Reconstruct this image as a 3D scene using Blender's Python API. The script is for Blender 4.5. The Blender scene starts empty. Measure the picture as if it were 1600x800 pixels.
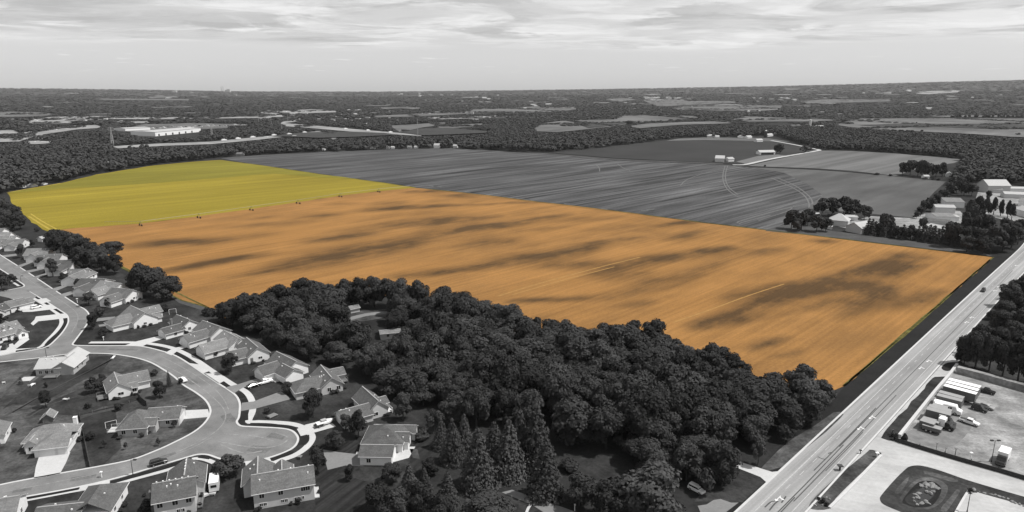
import bpy, bmesh, math, random
import numpy as np
from mathutils import Vector, Matrix
from mathutils.geometry import tessellate_polygon

# ------------------------------------------------------------------ camera
SC = bpy.context.scene
CAM_H, FPX, HORIZON = 100.0, 1066.67, 140.0
PITCH = math.atan((400 - HORIZON) / FPX)
cam_data = bpy.data.cameras.new('camera')
cam = bpy.data.objects.new('camera', cam_data)
SC.collection.objects.link(cam)
cam.location = (0, 0, CAM_H)
cam.rotation_euler = (math.pi / 2 - PITCH, 0, 0)
cam_data.sensor_width = 36.0
cam_data.lens = FPX / 1600 * 36.0
cam_data.clip_start = 1.0
cam_data.clip_end = 200000.0
SC.camera = cam

# ------------------------------------------------------------------ light
SUN_AZ = Vector((0.996, -0.06, 0)).normalized()
SUN_EL = math.radians(58)
SUN_DIR = Vector((SUN_AZ.x * math.cos(SUN_EL), SUN_AZ.y * math.cos(SUN_EL), math.sin(SUN_EL)))
sun_data = bpy.data.lights.new('sun', 'SUN')
sun_data.energy = 5.0
sun_data.angle = math.radians(0.5)
sun_data.color = (1.0, 0.985, 0.965)
sun = bpy.data.objects.new('sun', sun_data)
SC.collection.objects.link(sun)
sun.rotation_euler = SUN_DIR.to_track_quat('Z', 'Y').to_euler()
sun.location = (0, 0, 500)

SC.view_settings.view_transform = 'Standard'
SC.view_settings.look = 'None'
SC.view_settings.exposure = EXPO = 0.0
SC.view_settings.gamma = 1.0
SC.view_settings.use_curve_mapping = False
SC.cycles.max_bounces = 5
SC.cycles.diffuse_bounces = 2
SC.cycles.glossy_bounces = 2
SC.cycles.transparent_max_bounces = 4
SC.cycles.volume_bounces = 0

world = bpy.data.worlds.new("World")
SC.world = world
world.use_nodes = True
wt = world.node_tree
wt.nodes.clear()


def wn(t, **kw):
    n = wt.nodes.new(t)
    for k, v in kw.items():
        setattr(n, k, v)
    return n


def wl(a, b):
    wt.links.new(a, b)


def wmath(op, a, b=None, clamp=False):
    n = wn('ShaderNodeMath', operation=op, use_clamp=clamp)
    for i, v in enumerate((a, b)):
        if v is None:
            continue
        if isinstance(v, (int, float)):
            n.inputs[i].default_value = v
        else:
            wl(v, n.inputs[i])
    return n.outputs[0]


def wrange(v, a, b, c, d, smooth=True):
    n = wn('ShaderNodeMapRange', interpolation_type='SMOOTHSTEP' if smooth else 'LINEAR')
    wl(v, n.inputs[0])
    for i, x in enumerate((a, b, c, d)):
        n.inputs[1 + i].default_value = x
    return n.outputs[0]


SKY_STRENGTH = 0.1
sky = wn('ShaderNodeTexSky', sky_type='NISHITA')
sky.sun_disc = False
sky.sun_elevation = SUN_EL
sky.sun_rotation = math.atan2(SUN_AZ.x, SUN_AZ.y)
sky.air_density = 1.0
sky.dust_density = 1.0
bw = wn('ShaderNodeRGBToBW')          # the photograph is black and white apart from the two fields
wl(sky.outputs[0], bw.inputs[0])
tc = wn('ShaderNodeTexCoord')
sep = wn('ShaderNodeSeparateXYZ')
wl(tc.outputs['Generated'], sep.inputs[0])
# thin cloud sheet: direction projected onto a plane above the ground
zc = wmath('ADD', wmath('MAXIMUM', sep.outputs[2], 0.0), 0.045)
px_ = wmath('DIVIDE', sep.outputs[0], zc)
py_ = wmath('DIVIDE', sep.outputs[1], zc)
comb = wn('ShaderNodeCombineXYZ')
wl(px_, comb.inputs[0])
wl(py_, comb.inputs[1])


def wnoise(sx, sy, scale, detail, rough, dist=0.0, rot=0.0, off=(0, 0, 0)):
    mp = wn('ShaderNodeMapping')
    mp.inputs['Scale'].default_value = (sx, sy, 1)
    mp.inputs['Rotation'].default_value = (0, 0, rot)
    mp.inputs['Location'].default_value = off
    wl(comb.outputs[0], mp.inputs[0])
    n = wn('ShaderNodeTexNoise', noise_dimensions='3D')
    n.inputs['Scale'].default_value = scale
    n.inputs['Detail'].default_value = detail
    n.inputs['Roughness'].default_value = rough
    n.inputs['Distortion'].default_value = dist
    wl(mp.outputs[0], n.inputs['Vector'])
    return n.outputs[0]


c_big = wrange(wnoise(0.7, 1.0, 0.52, 8, 0.62, 0.5, rot=math.radians(20), off=(3.1, 1.7, 0)), 0.40, 0.60, 0.0, 1.0)
c_fine = wrange(wnoise(0.7, 1.0, 1.7, 8, 0.66, 0.5, rot=math.radians(35), off=(7.3, 2.2, 4)), 0.42, 0.60, 0.0, 1.0)
c_dark = wrange(wnoise(0.9, 1.0, 0.80, 8, 0.60, 0.6, rot=math.radians(-12), off=(12.0, 5.0, 2)), 0.47, 0.60, 0.0, 1.0)
edge_n = wnoise(1.0, 1.0, 0.30, 4, 0.6, 0.2, off=(1.5, 9.0, 7))
rdist = wmath('DIVIDE', 1.0, zc)
deck = wrange(wmath('ADD', rdist, wmath('MULTIPLY', edge_n, 3.0)), 10.4, 12.2, 1.0, 0.0)   # the sheet ends far off, clear air below it
thick = wmath('SUBTRACT', 1.0, wmath('POWER', 0.66, rdist))      # a thin sheet looks denser the flatter the view through it
cloud = wmath('MULTIPLY', wmath('MULTIPLY', wmath('ADD', wmath('MULTIPLY', c_big, 0.6), wmath('MULTIPLY', c_fine, 0.5)), deck), thick)
# a few small puffs far off over the horizon
puff = wrange(wnoise(1.6, 1.4, 1.1, 3, 0.5, 0.0, off=(2.0, 31.0, 11)), 0.62, 0.76, 0.0, 0.6)
puff = wmath('MULTIPLY', puff, wrange(rdist, 10.6, 11.4, 0.0, 1.0))
puff = wmath('MULTIPLY', puff, wrange(rdist, 14, 16, 1.0, 0.0))
cloud = wmath('MAXIMUM', cloud, puff)
shade = wmath('MULTIPLY', c_dark, deck)
CLEAR_GAIN, CLOUD_LIT, CLOUD_GREY = 3.36, 9.0, 5.1
clear = wmath('MULTIPLY', wmath('POWER', bw.outputs[0], 0.45), CLEAR_GAIN)
cl_val = wmath('SUBTRACT', CLOUD_LIT, wmath('MULTIPLY', shade, CLOUD_LIT - CLOUD_GREY))
mix = wn('ShaderNodeMix', data_type='FLOAT')
wl(cloud, mix.inputs[0])
wl(clear, mix.inputs[2])
wl(cl_val, mix.inputs[3])
bg = wn('ShaderNodeBackground')
bg.inputs['Strength'].default_value = SKY_STRENGTH
wl(mix.outputs[0], bg.inputs['Color'])
wo = wn('ShaderNodeOutputWorld')
wl(bg.outputs[0], wo.inputs['Surface'])

# ------------------------------------------------------------------ survey: photograph pixels -> ground points
HPROF_X = [0, 200, 400, 600, 800, 1000, 1200, 1400, 1600]
HPROF_Y = [138.2, 140.2, 143.3, 143.6, 141.6, 138.8, 135.4, 130.6, 125.6]
R_NEAR, R_FAR = 4000.0, 15000.0


def hill_top(x, y):
    """height of the far ridge for the bearing of (x, y)"""
    az = math.atan2(x, max(y, 1e-6)) if y > 0 else math.copysign(1.3, x)
    az = max(-0.72, min(0.72, az))
    px = 800 + FPX / math.cos(PITCH) * math.tan(az) * 0.97
    yy = np.interp(px, HPROF_X, HPROF_Y)
    return max(20.0, CAM_H + (HORIZON - yy) * R_FAR / FPX * math.cos(az))


def T(x, y):
    r = math.hypot(x, y)
    if r < R_NEAR:
        return 0.0
    s = min(1.0, (r - R_NEAR) / (R_FAR - R_NEAR))
    s = s * s * (3 - 2 * s) * 0.35 + s ** 1.35 * 0.65
    h = hill_top(x, y) * s
    return h


CP, SP = math.cos(PITCH), math.sin(PITCH)


def G(x, y, z=0.0):
    dx, dy = (x - 800) / FPX, (400 - y) / FPX
    d = (dx, CP + dy * SP, -SP + dy * CP)
    if d[2] < -1e-5:
        t = (z - CAM_H) / d[2]
        if math.hypot(d[0] * t, d[1] * t) < R_NEAR:
            return Vector((d[0] * t, d[1] * t, z))
    t, lo = 3000.0, 3000.0
    while t < 20000:
        q = (d[0] * t, d[1] * t, CAM_H + d[2] * t)
        if q[2] <= T(q[0], q[1]):
            break
        lo = t
        t += 150
    hi = t
    for _ in range(20):
        m = (lo + hi) / 2
        if CAM_H + d[2] * m <= T(d[0] * m, d[1] * m):
            hi = m
        else:
            lo = m
    return Vector((d[0] * hi, d[1] * hi, T(d[0] * hi, d[1] * hi)))


def P(p):
    """point -> photograph pixel"""
    x, y, z = p[0], p[1], p[2] - CAM_H
    f = y * CP - z * SP
    u = y * SP + z * CP
    return 800 + FPX * x / f, 400 - FPX * u / f


def height_for(base, ytop):
    lo, hi = 0.5, 60.0
    for _ in range(24):
        m = (lo + hi) / 2
        if P((base.x, base.y, base.z + m))[1] < ytop:
            hi = m
        else:
            lo = m
    return (lo + hi) / 2


def pxm(p):
    """pixels per metre at a point"""
    return FPX / (p[1] * CP - (p[2] - CAM_H) * SP)


def inside(x, y, poly):
    r, j = False, len(poly) - 1
    for i in range(len(poly)):
        xi, yi = poly[i][0], poly[i][1]
        xj, yj = poly[j][0], poly[j][1]
        if (yi > y) != (yj > y) and x < (xj - xi) * (y - yi) / (yj - yi) + xi:
            r = not r
        j = i
    return r


# ------------------------------------------------------------------ helpers
def link(o, parent=None):
    SC.collection.objects.link(o)
    if parent is not None:
        o.parent = parent
    return o


def tag(o, label=None, cat=None, group=None, kind=None):
    for k, v in (('label', label), ('category', cat), ('group', group), ('kind', kind)):
        if v:
            o[k] = v
    return o


def mesh_data(name, v, f, mats=(), mi=None, smooth=False):
    me = bpy.data.meshes.new(name)
    me.from_pydata([tuple(p) for p in v], [], [tuple(q) for q in f])
    for m in mats:
        me.materials.append(m)
    if mi is not None:
        me.polygons.foreach_set('material_index', mi)
    if smooth:
        me.polygons.foreach_set('use_smooth', [True] * len(me.polygons))
    me.update()
    return me


def np_mesh(name, V, F, mat):
    """big quad mesh from numpy arrays"""
    me = bpy.data.meshes.new(name)
    V = np.asarray(V, dtype=np.float32)
    F = np.asarray(F, dtype=np.int32)
    k = F.shape[1]
    me.vertices.add(len(V))
    me.vertices.foreach_set('co', V.ravel())
    me.loops.add(F.size)
    me.loops.foreach_set('vertex_index', F.ravel())
    me.polygons.add(len(F))
    me.polygons.foreach_set('loop_start', np.arange(0, F.size, k, dtype=np.int32))
    me.polygons.foreach_set('loop_total', np.full(len(F), k, dtype=np.int32))
    me.materials.append(mat)
    me.update(calc_edges=True)
    return me


def obj(name, me, parent=None):
    return link(bpy.data.objects.new(name, me), parent)


def thing(name, label, cat, loc=(0, 0, 0), rz=0.0, group=None):
    o = bpy.data.objects.new(name, None)
    o.empty_display_size = 0.5
    link(o)
    o.location = loc
    o.rotation_euler = (0, 0, rz)
    return tag(o, label, cat, group)


class MB:
    """collects polygons for ONE mesh object, several materials allowed"""
    def __init__(s):
        s.v, s.f, s.m = [], [], []

    def poly(s, pts, m=0):
        n = len(s.v)
        s.v += [tuple(p) for p in pts]
        s.f.append(tuple(range(n, n + len(pts))))
        s.m.append(m)

    def box(s, x0, y0, z0, x1, y1, z1, m=0, M=None):
        c = [(x0, y0, z0), (x1, y0, z0), (x1, y1, z0), (x0, y1, z0), (x0, y0, z1), (x1, y0, z1), (x1, y1, z1), (x0, y1, z1)]
        if M is not None:
            c = [M @ Vector(p) for p in c]
        n = len(s.v)
        s.v += [tuple(p) for p in c]
        for q in ((0, 3, 2, 1), (4, 5, 6, 7), (0, 1, 5, 4), (1, 2, 6, 5), (2, 3, 7, 6), (3, 0, 4, 7)):
            s.f.append(tuple(n + i for i in q))
            s.m.append(m)

    def prism(s, prof, y0, y1, m=0, axis='y'):
        """profile [(a, z)] swept along y (or x)"""
        n, k = len(s.v), len(prof)
        for yy in (y0, y1):
            for a, z in prof:
                s.v.append((a, yy, z) if axis == 'y' else (yy, a, z))
        for i in range(k):
            j = (i + 1) % k
            s.f.append((n + i, n + j, n + k + j, n + k + i))
            s.m.append(m)
        s.f.append(tuple(n + i for i in reversed(range(k))))
        s.m.append(m)
        s.f.append(tuple(n + k + i for i in range(k)))
        s.m.append(m)

    def cyl(s, p, q, r0, r1, n=8, m=0):
        p, q = Vector(p), Vector(q)
        d = (q - p).normalized()
        a = d.cross(Vector((0, 0, 1)) if abs(d.z) < 0.9 else Vector((1, 0, 0))).normalized()
        b = d.cross(a)
        k = len(s.v)
        for c, r in ((p, r0), (q, r1)):
            for i in range(n):
                t = 2 * math.pi * i / n
                s.v.append(tuple(c + a * (r * math.cos(t)) + b * (r * math.sin(t))))
        for i in range(n):
            j = (i + 1) % n
            s.f.append((k + i, k + j, k + n + j, k + n + i))
            s.m.append(m)
        s.f.append(tuple(k + n + i for i in range(n)))
        s.m.append(m)
        s.f.append(tuple(k + i for i in reversed(range(n))))
        s.m.append(m)

    def data(s, name, mats, smooth=False):
        return mesh_data(name, s.v, s.f, mats if isinstance(mats, (list, tuple)) else [mats], s.m, smooth)

    def build(s, name, mats, parent=None, smooth=False):
        return obj(name, s.data(name, mats, smooth), parent)


def spline(pts, closed=False, n=6):
    """Catmull-Rom through 2D/3D points"""
    p = [Vector((q[0], q[1], q[2] if len(q) > 2 else 0.0)) for q in pts]
    out, k = [], len(p)
    rng = range(k if closed else k - 1)
    for i in rng:
        a = p[(i - 1) % k] if closed or i > 0 else p[0] * 2 - p[1]
        b, c = p[i], p[(i + 1) % k]
        d = p[(i + 2) % k] if closed or i + 2 < k else c * 2 - b
        for j in range(n):
            t = j / n
            out.append(0.5 * ((2 * b) + (c - a) * t + (2 * a - 5 * b + 4 * c - d) * t * t + (3 * b - a - 3 * c + d) * t ** 3))
    if not closed:
        out.append(p[-1])
    return out


def gpts(px, smooth=0, closed=False):
    w = [G(*q) for q in px]
    return spline(w, closed, smooth) if smooth else w


def tess(pts):
    return [tuple(t) for t in tessellate_polygon([[Vector((p[0], p[1], 0)) for p in pts]])]


def sheet(name, pts, m, z, label=None, cat=None, kind='structure', far=False, skirt=0.0):
    """flat ground surface bounded by world points"""
    if far:
        bm = bmesh.new()
        vs = [bm.verts.new((p[0], p[1], 0)) for p in pts]
        for t in tess(pts):
            try:
                bm.faces.new([vs[i] for i in t])
            except ValueError:
                pass
        for _ in range(3):
            bmesh.ops.subdivide_edges(bm, edges=[e for e in bm.edges if e.calc_length() > 120], cuts=1, use_grid_fill=True)
        bmesh.ops.triangulate(bm, faces=bm.faces)
        for v in bm.verts:
            v.co.z = T(v.co.x, v.co.y) + z
        bmesh.ops.recalc_face_normals(bm, faces=bm.faces)
        me = bpy.data.meshes.new(name)
        bm.to_mesh(me)
        bm.free()
        me.materials.append(m)
    else:
        v = [(p[0], p[1], z) for p in pts]
        f = []
        for t in tess(pts):
            a, b, c = (v[i] for i in t)
            f.append(t if (b[0] - a[0]) * (c[1] - a[1]) - (b[1] - a[1]) * (c[0] - a[0]) > 0 else t[::-1])
        if skirt:
            n = len(v)
            v += [(p[0], p[1], z - skirt) for p in pts]
            for i in range(n):
                f.append((i, (i + 1) % n, n + (i + 1) % n, n + i))
        me = mesh_data(name, v, f, [m])
    o = obj(name, me)
    return tag(o, label, cat, None, kind)


def ribbon(mb, pts, w, z0, z1=None, m=0, off=0.0, closed=False, drop=0.0):
    """strip of width w along world points; z1 given -> solid kerb from z0 to z1; drop keeps it on terrain"""
    k = len(pts)
    L, R = [], []
    for i, p in enumerate(pts):
        a = pts[i - 1] if i > 0 or closed else p
        b = pts[(i + 1) % k] if i < k - 1 or closed else p
        d = Vector((b[0] - a[0], b[1] - a[1], 0))
        d = d.normalized() if d.length > 1e-9 else Vector((1, 0, 0))
        n = Vector((-d.y, d.x, 0))
        c = Vector((p[0], p[1], p[2] if drop else 0.0))
        L.append(c + n * (off + w / 2))
        R.append(c + n * (off - w / 2))
    up = lambda p, z: (p.x, p.y, p.z + z)
    for i in range(k if closed else k - 1):
        j = (i + 1) % k
        zt = z0 if z1 is None else z1
        mb.poly([up(R[i], zt), up(R[j], zt), up(L[j], zt), up(L[i], zt)], m)
        if z1 is not None:
            mb.poly([up(L[i], z0), up(L[i], z1), up(L[j], z1), up(L[j], z0)], m)
            mb.poly([up(R[i], z1), up(R[i], z0), up(R[j], z0), up(R[j], z1)], m)
    if z1 is not None and not closed:
        mb.poly([up(R[0], z0), up(R[0], z1), up(L[0], z1), up(L[0], z0)], m)
        mb.poly([up(L[-1], z0), up(L[-1], z1), up(R[-1], z1), up(R[-1], z0)], m)


def strip(name, pts, w, z, m, label=None, cat=None, kind='structure', z1=None, off=0.0, closed=False, drop=0.0):
    mb = MB()
    ribbon(mb, pts, w, z, z1, 0, off, closed, drop)
    return tag(mb.build(name, m), label, cat, None, kind)


# ------------------------------------------------------------------ materials
def mat(name, col, rough=0.85, var=(), coords='world', spec=0.3, rand=0.0, bump=0.0, metal=0.0, emit=None):
    """var: list of (scale, amount, detail, (sx, sy, sz), rot) noise layers multiplying the base colour"""
    m = bpy.data.materials.new(name)
    m.use_nodes = True
    nt = m.node_tree
    b = nt.nodes['Principled BSDF']
    if isinstance(col, (int, float)):
        col = (col, col, col)
    b.inputs['Roughness'].default_value = rough
    b.inputs['Specular IOR Level'].default_value = spec
    b.inputs['Metallic'].default_value = metal
    b.inputs['Base Color'].default_value = (*col, 1)
    if not var and not rand:
        return m
    L = nt.links.new
    if coords == 'world':
        src = nt.nodes.new('ShaderNodeNewGeometry').outputs['Position']
    else:
        src = nt.nodes.new('ShaderNodeTexCoord').outputs['Object']
    fac = None
    last = None
    for v in var:
        sc, amt, det = v[0], v[1], v[2]
        st = v[3] if len(v) > 3 else (1, 1, 1)
        rot = v[4] if len(v) > 4 else 0.0
        mp = nt.nodes.new('ShaderNodeVectorRotate')
        mp.rotation_type = 'Z_AXIS'
        mp.inputs['Angle'].default_value = -rot
        L(src, mp.inputs['Vector'])
        ms = nt.nodes.new('ShaderNodeVectorMath')
        ms.operation = 'MULTIPLY'
        ms.inputs[1].default_value = st
        L(mp.outputs[0], ms.inputs[0])
        n = nt.nodes.new('ShaderNodeTexNoise')
        n.inputs['Scale'].default_value = sc
        n.inputs['Detail'].default_value = det
        n.inputs['Roughness'].default_value = 0.6
        L(ms.outputs[0], n.inputs['Vector'])
        r = nt.nodes.new('ShaderNodeMapRange')
        r.inputs[1].default_value, r.inputs[2].default_value = 0.3, 0.7
        r.inputs[3].default_value, r.inputs[4].default_value = 1 - amt, 1 + amt
        r.clamp = False
        L(n.outputs[0], r.inputs[0])
        last = n.outputs[0]
        if fac is None:
            fac = r.outputs[0]
        else:
            q = nt.nodes.new('ShaderNodeMath')
            q.operation = 'MULTIPLY'
            L(fac, q.inputs[0])
            L(r.outputs[0], q.inputs[1])
            fac = q.outputs[0]
    if rand:
        oi = nt.nodes.new('ShaderNodeObjectInfo')
        r = nt.nodes.new('ShaderNodeMapRange')
        r.inputs[3].default_value, r.inputs[4].default_value = 1 - rand, 1 + rand
        L(oi.outputs['Random'], r.inputs[0])
        if fac is None:
            fac = r.outputs[0]
        else:
            q = nt.nodes.new('ShaderNodeMath')
            q.operation = 'MULTIPLY'
            L(fac, q.inputs[0])
            L(r.outputs[0], q.inputs[1])
            fac = q.outputs[0]
    q = nt.nodes.new('ShaderNodeMath')
    q.operation = 'MAXIMUM'
    q.inputs[1].default_value = 0.15
    L(fac, q.inputs[0])
    sc = nt.nodes.new('ShaderNodeVectorMath')
    sc.operation = 'SCALE'
    sc.inputs[0].default_value = col
    L(q.outputs[0], sc.inputs['Scale'])
    L(sc.outputs[0], b.inputs['Base Color'])
    if bump and last is not None:
        bp = nt.nodes.new('ShaderNodeBump')
        bp.inputs['Strength'].default_value = bump
        bp.inputs['Distance'].default_value = 0.3
        L(last, bp.inputs['Height'])
        L(bp.outputs[0], b.inputs['Normal'])
    m['scaled'] = 1
    return m


R45 = math.radians(45)
GREEN_N = [(0.9, 0.16, 4), (0.12, 0.20, 4), (0.02, 0.18, 3)]
M = {}
M['ground'] = mat('rough_grass', 0.026, 0.95, [(0.9, 0.22, 4), (0.09, 0.28, 5), (0.008, 0.3, 4)], spec=0.06)
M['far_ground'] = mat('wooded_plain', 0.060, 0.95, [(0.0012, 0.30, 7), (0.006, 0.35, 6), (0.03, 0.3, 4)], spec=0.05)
M['lawn'] = mat('lawn_grass', 0.031, 0.95, [(1.2, 0.26, 3), (0.14, 0.5, 6), (0.03, 0.34, 4), (0.5, 0.16, 2, (1, 0.08, 1), math.radians(38))], spec=0.06)
M['lawn_pale'] = mat('dry_lawn_grass', 0.06, 0.95, [(1.2, 0.28, 3), (0.14, 0.55, 6), (0.035, 0.4, 4), (0.5, 0.14, 2, (.06, 1, 1), math.radians(25))], spec=0.06)
M['lawn_dark'] = mat('dark_verge_grass', 0.0175, 0.95, [(1.4, 0.16, 3), (0.12, 0.14, 4), (0.02, 0.1, 2)], spec=0.06)
M['lawn_stripe'] = mat('mown_lawn', 0.022, 0.95, [(1.2, 0.14, 3), (0.10, 0.22, 4), (0.8, 0.45, 1, (0.04, 1, 1), math.radians(62))], spec=0.06)
M['asphalt'] = mat('worn_asphalt', 0.155, 0.9, [(2.5, 0.12, 3), (0.15, 0.20, 5), (0.04, 0.16, 4)])
M['highway'] = mat('worn_concrete_road', 0.238, 0.9, [(1.6, 0.08, 3), (0.5, 0.30, 4, (0.010, 1, 1), math.radians(45)), (0.05, 0.08, 3)])
M['concrete'] = mat('pale_concrete', 0.43, 0.85, [(1.5, 0.06, 3), (0.12, 0.08, 4)])
M['concrete_yard'] = mat('grey_concrete_yard', 0.36, 0.88, [(0.9, 0.08, 4), (0.08, 0.16, 5), (0.3, 0.10, 3, (0.06, 1, 1), math.radians(-20))])
M['lot'] = mat('gravel_lot', 0.2, 0.92, [(1.2, 0.25, 4), (0.14, 0.45, 6), (0.04, 0.25, 4), (0.25, 0.22, 4, (0.08, 1, 1), math.radians(-12))])
M['drive_grey'] = mat('grey_driveway', 0.17, 0.9, [(1.2, 0.08, 3), (0.12, 0.12, 4)])
M['tar'] = mat('tar_seam', 0.055, 0.8, [(1.5, 0.2, 3)])
M['paint'] = mat('road_paint', 0.66, 0.8, [(2.0, 0.12, 3)])
M['dirt'] = mat('pale_track_soil', 0.125, 0.95, [(0.3, 0.15, 4)], spec=0.06)
M['path'] = mat('trodden_grass', 0.055, 0.95, [(0.6, 0.25, 4), (0.1, 0.2, 3)], spec=0.06)
M['grey_field'] = mat('ploughed_field', (0.0650, 0.0652, 0.0665), 0.95, [(0.5, 0.2, 3), (0.040, 0.48, 5, (0.10, 1, 1), R45), (0.20, 0.75, 4, (0.03, 1, 1), R45), (0.006, 0.16, 3)], spec=0.06)
M['mid_field'] = mat('hay_field', 0.08, 0.95, [(0.4, 0.06, 3), (0.016, 0.30, 5, (0.35, 1, 1), R45), (0.06, 0.14, 3, (0.1, 1, 1), R45)], spec=0.06)
M['stripe_field'] = mat('mown_field', 0.112, 0.95, [(0.4, 0.06, 3), (0.035, 0.34, 3, (0.03, 1, 1), R45), (0.01, 0.08, 3)], spec=0.06)
M['dark_field'] = mat('bean_field', 0.036, 0.95, [(0.4, 0.08, 3), (0.012, 0.12, 3)], spec=0.06)
M['far_field'] = mat('distant_field', 0.105, 0.95, [(0.006, 0.40, 5), (0.03, 0.2, 3, (0.2, 1, 1), R45)], spec=0.06)
M['far_dark'] = mat('distant_crop', 0.045, 0.95, [(0.01, 0.15, 3)], spec=0.06)
M['far_pale'] = mat('distant_yard', 0.22, 0.95, [(0.01, 0.25, 5), (0.05, 0.2, 4)], spec=0.06)
M['margin'] = mat('field_margin', 0.065, 0.95, [(0.8, 0.15, 3), (0.08, 0.2, 4)], spec=0.06)
# buildings
M['wall_white'] = mat('white_siding', 0.72, 0.7, [(0.7, 0.04, 2)], 'object', rand=0.06)
M['wall_grey'] = mat('grey_siding', 0.40, 0.75, [(0.7, 0.05, 2)], 'object', rand=0.12)
M['wall_tan'] = mat('tan_siding', 0.50, 0.75, [(0.7, 0.05, 2)], 'object', rand=0.1)
M['roof'] = mat('asphalt_shingles', 0.088, 0.9, [(2.5, 0.26, 3), (0.35, 0.16, 3), (1.1, .12, 2, (.2, 1, 3))], 'object', rand=0.26)
M['roof_light'] = mat('weathered_shingles', 0.15, 0.9, [(2.5, 0.24, 3), (0.35, 0.15, 3), (1.1, .1, 2, (.2, 1, 3))], 'object', rand=0.18)
M['roof_pale'] = mat('pale_metal_roof', 0.35, 0.6, [(0.5, 0.05, 3)], 'object', rand=0.08)
M['trim'] = mat('white_trim', 0.68, 0.6)
M['glass'] = mat('window_glass', 0.02, 0.12, spec=0.6)
M['door'] = mat('garage_door_paint', 0.62, 0.6, [(0.8, 0.04, 2)], 'object')
M['brick'] = mat('chimney_brick', 0.16, 0.9, [(3, 0.2, 3)], 'object')
M['wood'] = mat('deck_timber', 0.14, 0.9, [(1.5, 0.2, 3, (1, 6, 1))], 'object')
M['fence'] = mat('dark_fence_timber', 0.035, 0.9, [(1.5, 0.2, 3)], 'object')
M['wall_conc'] = mat('wall_concrete', 0.42, 0.85, [(0.6, 0.10, 4)])
M['kerb_white'] = mat('pale_kerb', 0.46, 0.8, [(1.0, 0.06, 3)])
M['metal'] = mat('galvanised_metal', 0.22, 0.5, [(1, 0.1, 2)], 'object', metal=0.4)
M['dark_metal'] = mat('dark_metal', 0.04, 0.5, [(1, 0.1, 2)], 'object')
M['steel'] = mat('lattice_steel', 0.34, 0.6, [(0.2, 0.1, 2)], 'object')
# vehicles
M['car_white'] = mat('white_car_paint', 0.70, 0.3, [(0.6, 0.04, 2)], 'object', spec=0.5)
M['car_silver'] = mat('silver_car_paint', 0.36, 0.3, [(0.6, 0.04, 2)], 'object', spec=0.5)
M['car_dark'] = mat('dark_car_paint', 0.018, 0.25, [(0.6, 0.1, 2)], 'object', spec=0.5)
M['tyre'] = mat('tyre_rubber', 0.02, 0.9)
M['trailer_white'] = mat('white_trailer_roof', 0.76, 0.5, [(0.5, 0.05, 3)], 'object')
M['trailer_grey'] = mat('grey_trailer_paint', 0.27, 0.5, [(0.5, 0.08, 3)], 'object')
M['trailer_shaded_side'] = mat('trailer_side_painted_shade', 0.11, 0.5, [(0.5, 0.1, 3)], 'object')  # shade of the trailer flanks put into the colour, darker than the roof
M['rock'] = mat('pale_boulder', 0.19, 0.9, [(1.2, 0.2, 4)], 'object', rand=0.2)
M['water'] = mat('pond_water', 0.012, 0.08, [(0.8, 0.2, 3)], spec=0.5)
# vegetation
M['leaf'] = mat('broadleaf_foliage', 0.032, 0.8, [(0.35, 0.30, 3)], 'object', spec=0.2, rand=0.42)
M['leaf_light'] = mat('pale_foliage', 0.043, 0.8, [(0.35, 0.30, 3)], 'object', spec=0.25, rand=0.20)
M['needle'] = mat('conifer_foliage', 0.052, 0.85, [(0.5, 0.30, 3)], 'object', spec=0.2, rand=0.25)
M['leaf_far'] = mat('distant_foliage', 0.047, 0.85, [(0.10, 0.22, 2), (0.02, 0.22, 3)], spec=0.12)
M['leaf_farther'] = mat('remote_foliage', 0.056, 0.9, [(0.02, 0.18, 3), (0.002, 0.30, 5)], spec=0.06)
M['ridge'] = mat('ridge_cap_shingle', 0.30, 0.85, [(2.0, 0.2, 3)], 'object')
M['bark'] = mat('bark', 0.05, 0.95, [(3, 0.3, 3)], 'object')
# ------------------------------------------------------------------ terrain
def ground():
    rad = [20, 60, 110, 160, 220, 300, 400, 550, 750, 1000, 1400, 2000, 2800, 3600, 4000]
    r = 4000.0
    while r < 15000:
        r += 500
        rad.append(r)
    rad += [15600, 16200]
    az = [math.radians(a) for a in np.arange(-48, 48.01, 1.0)]
    az += [math.radians(a) for a in np.arange(56, 308, 8.0)]
    V, F = [(0, 0, 0)], []
    n = len(az)
    for rr in rad:
        for a in az:
            x, y = rr * math.sin(a), rr * math.cos(a)
            z = T(x, y) if -0.9 < math.atan2(x, y) < 0.9 else (0 if rr < R_NEAR else min(140.0, T(math.copysign(rr * .65, x), rr * .76)))
            V.append((x, y, z))
    for i in range(n):
        F.append((0, 1 + (i + 1) % n, 1 + i))
    for k in range(len(rad) - 1):
        for i in range(n):
            a, b = 1 + k * n + i, 1 + k * n + (i + 1) % n
            F.append((a, b, b + n, a + n))
    me = mesh_data('ground', V, F, [M['ground'], M['far_ground']], [1 if math.hypot(*V[f[0]][:2]) > 3900 else 0 for f in F], smooth=True)
    tag(obj('ground', me), 'dark rough grass and woodland floor running out to the wooded horizon', None, None, 'structure')


ground()

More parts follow.
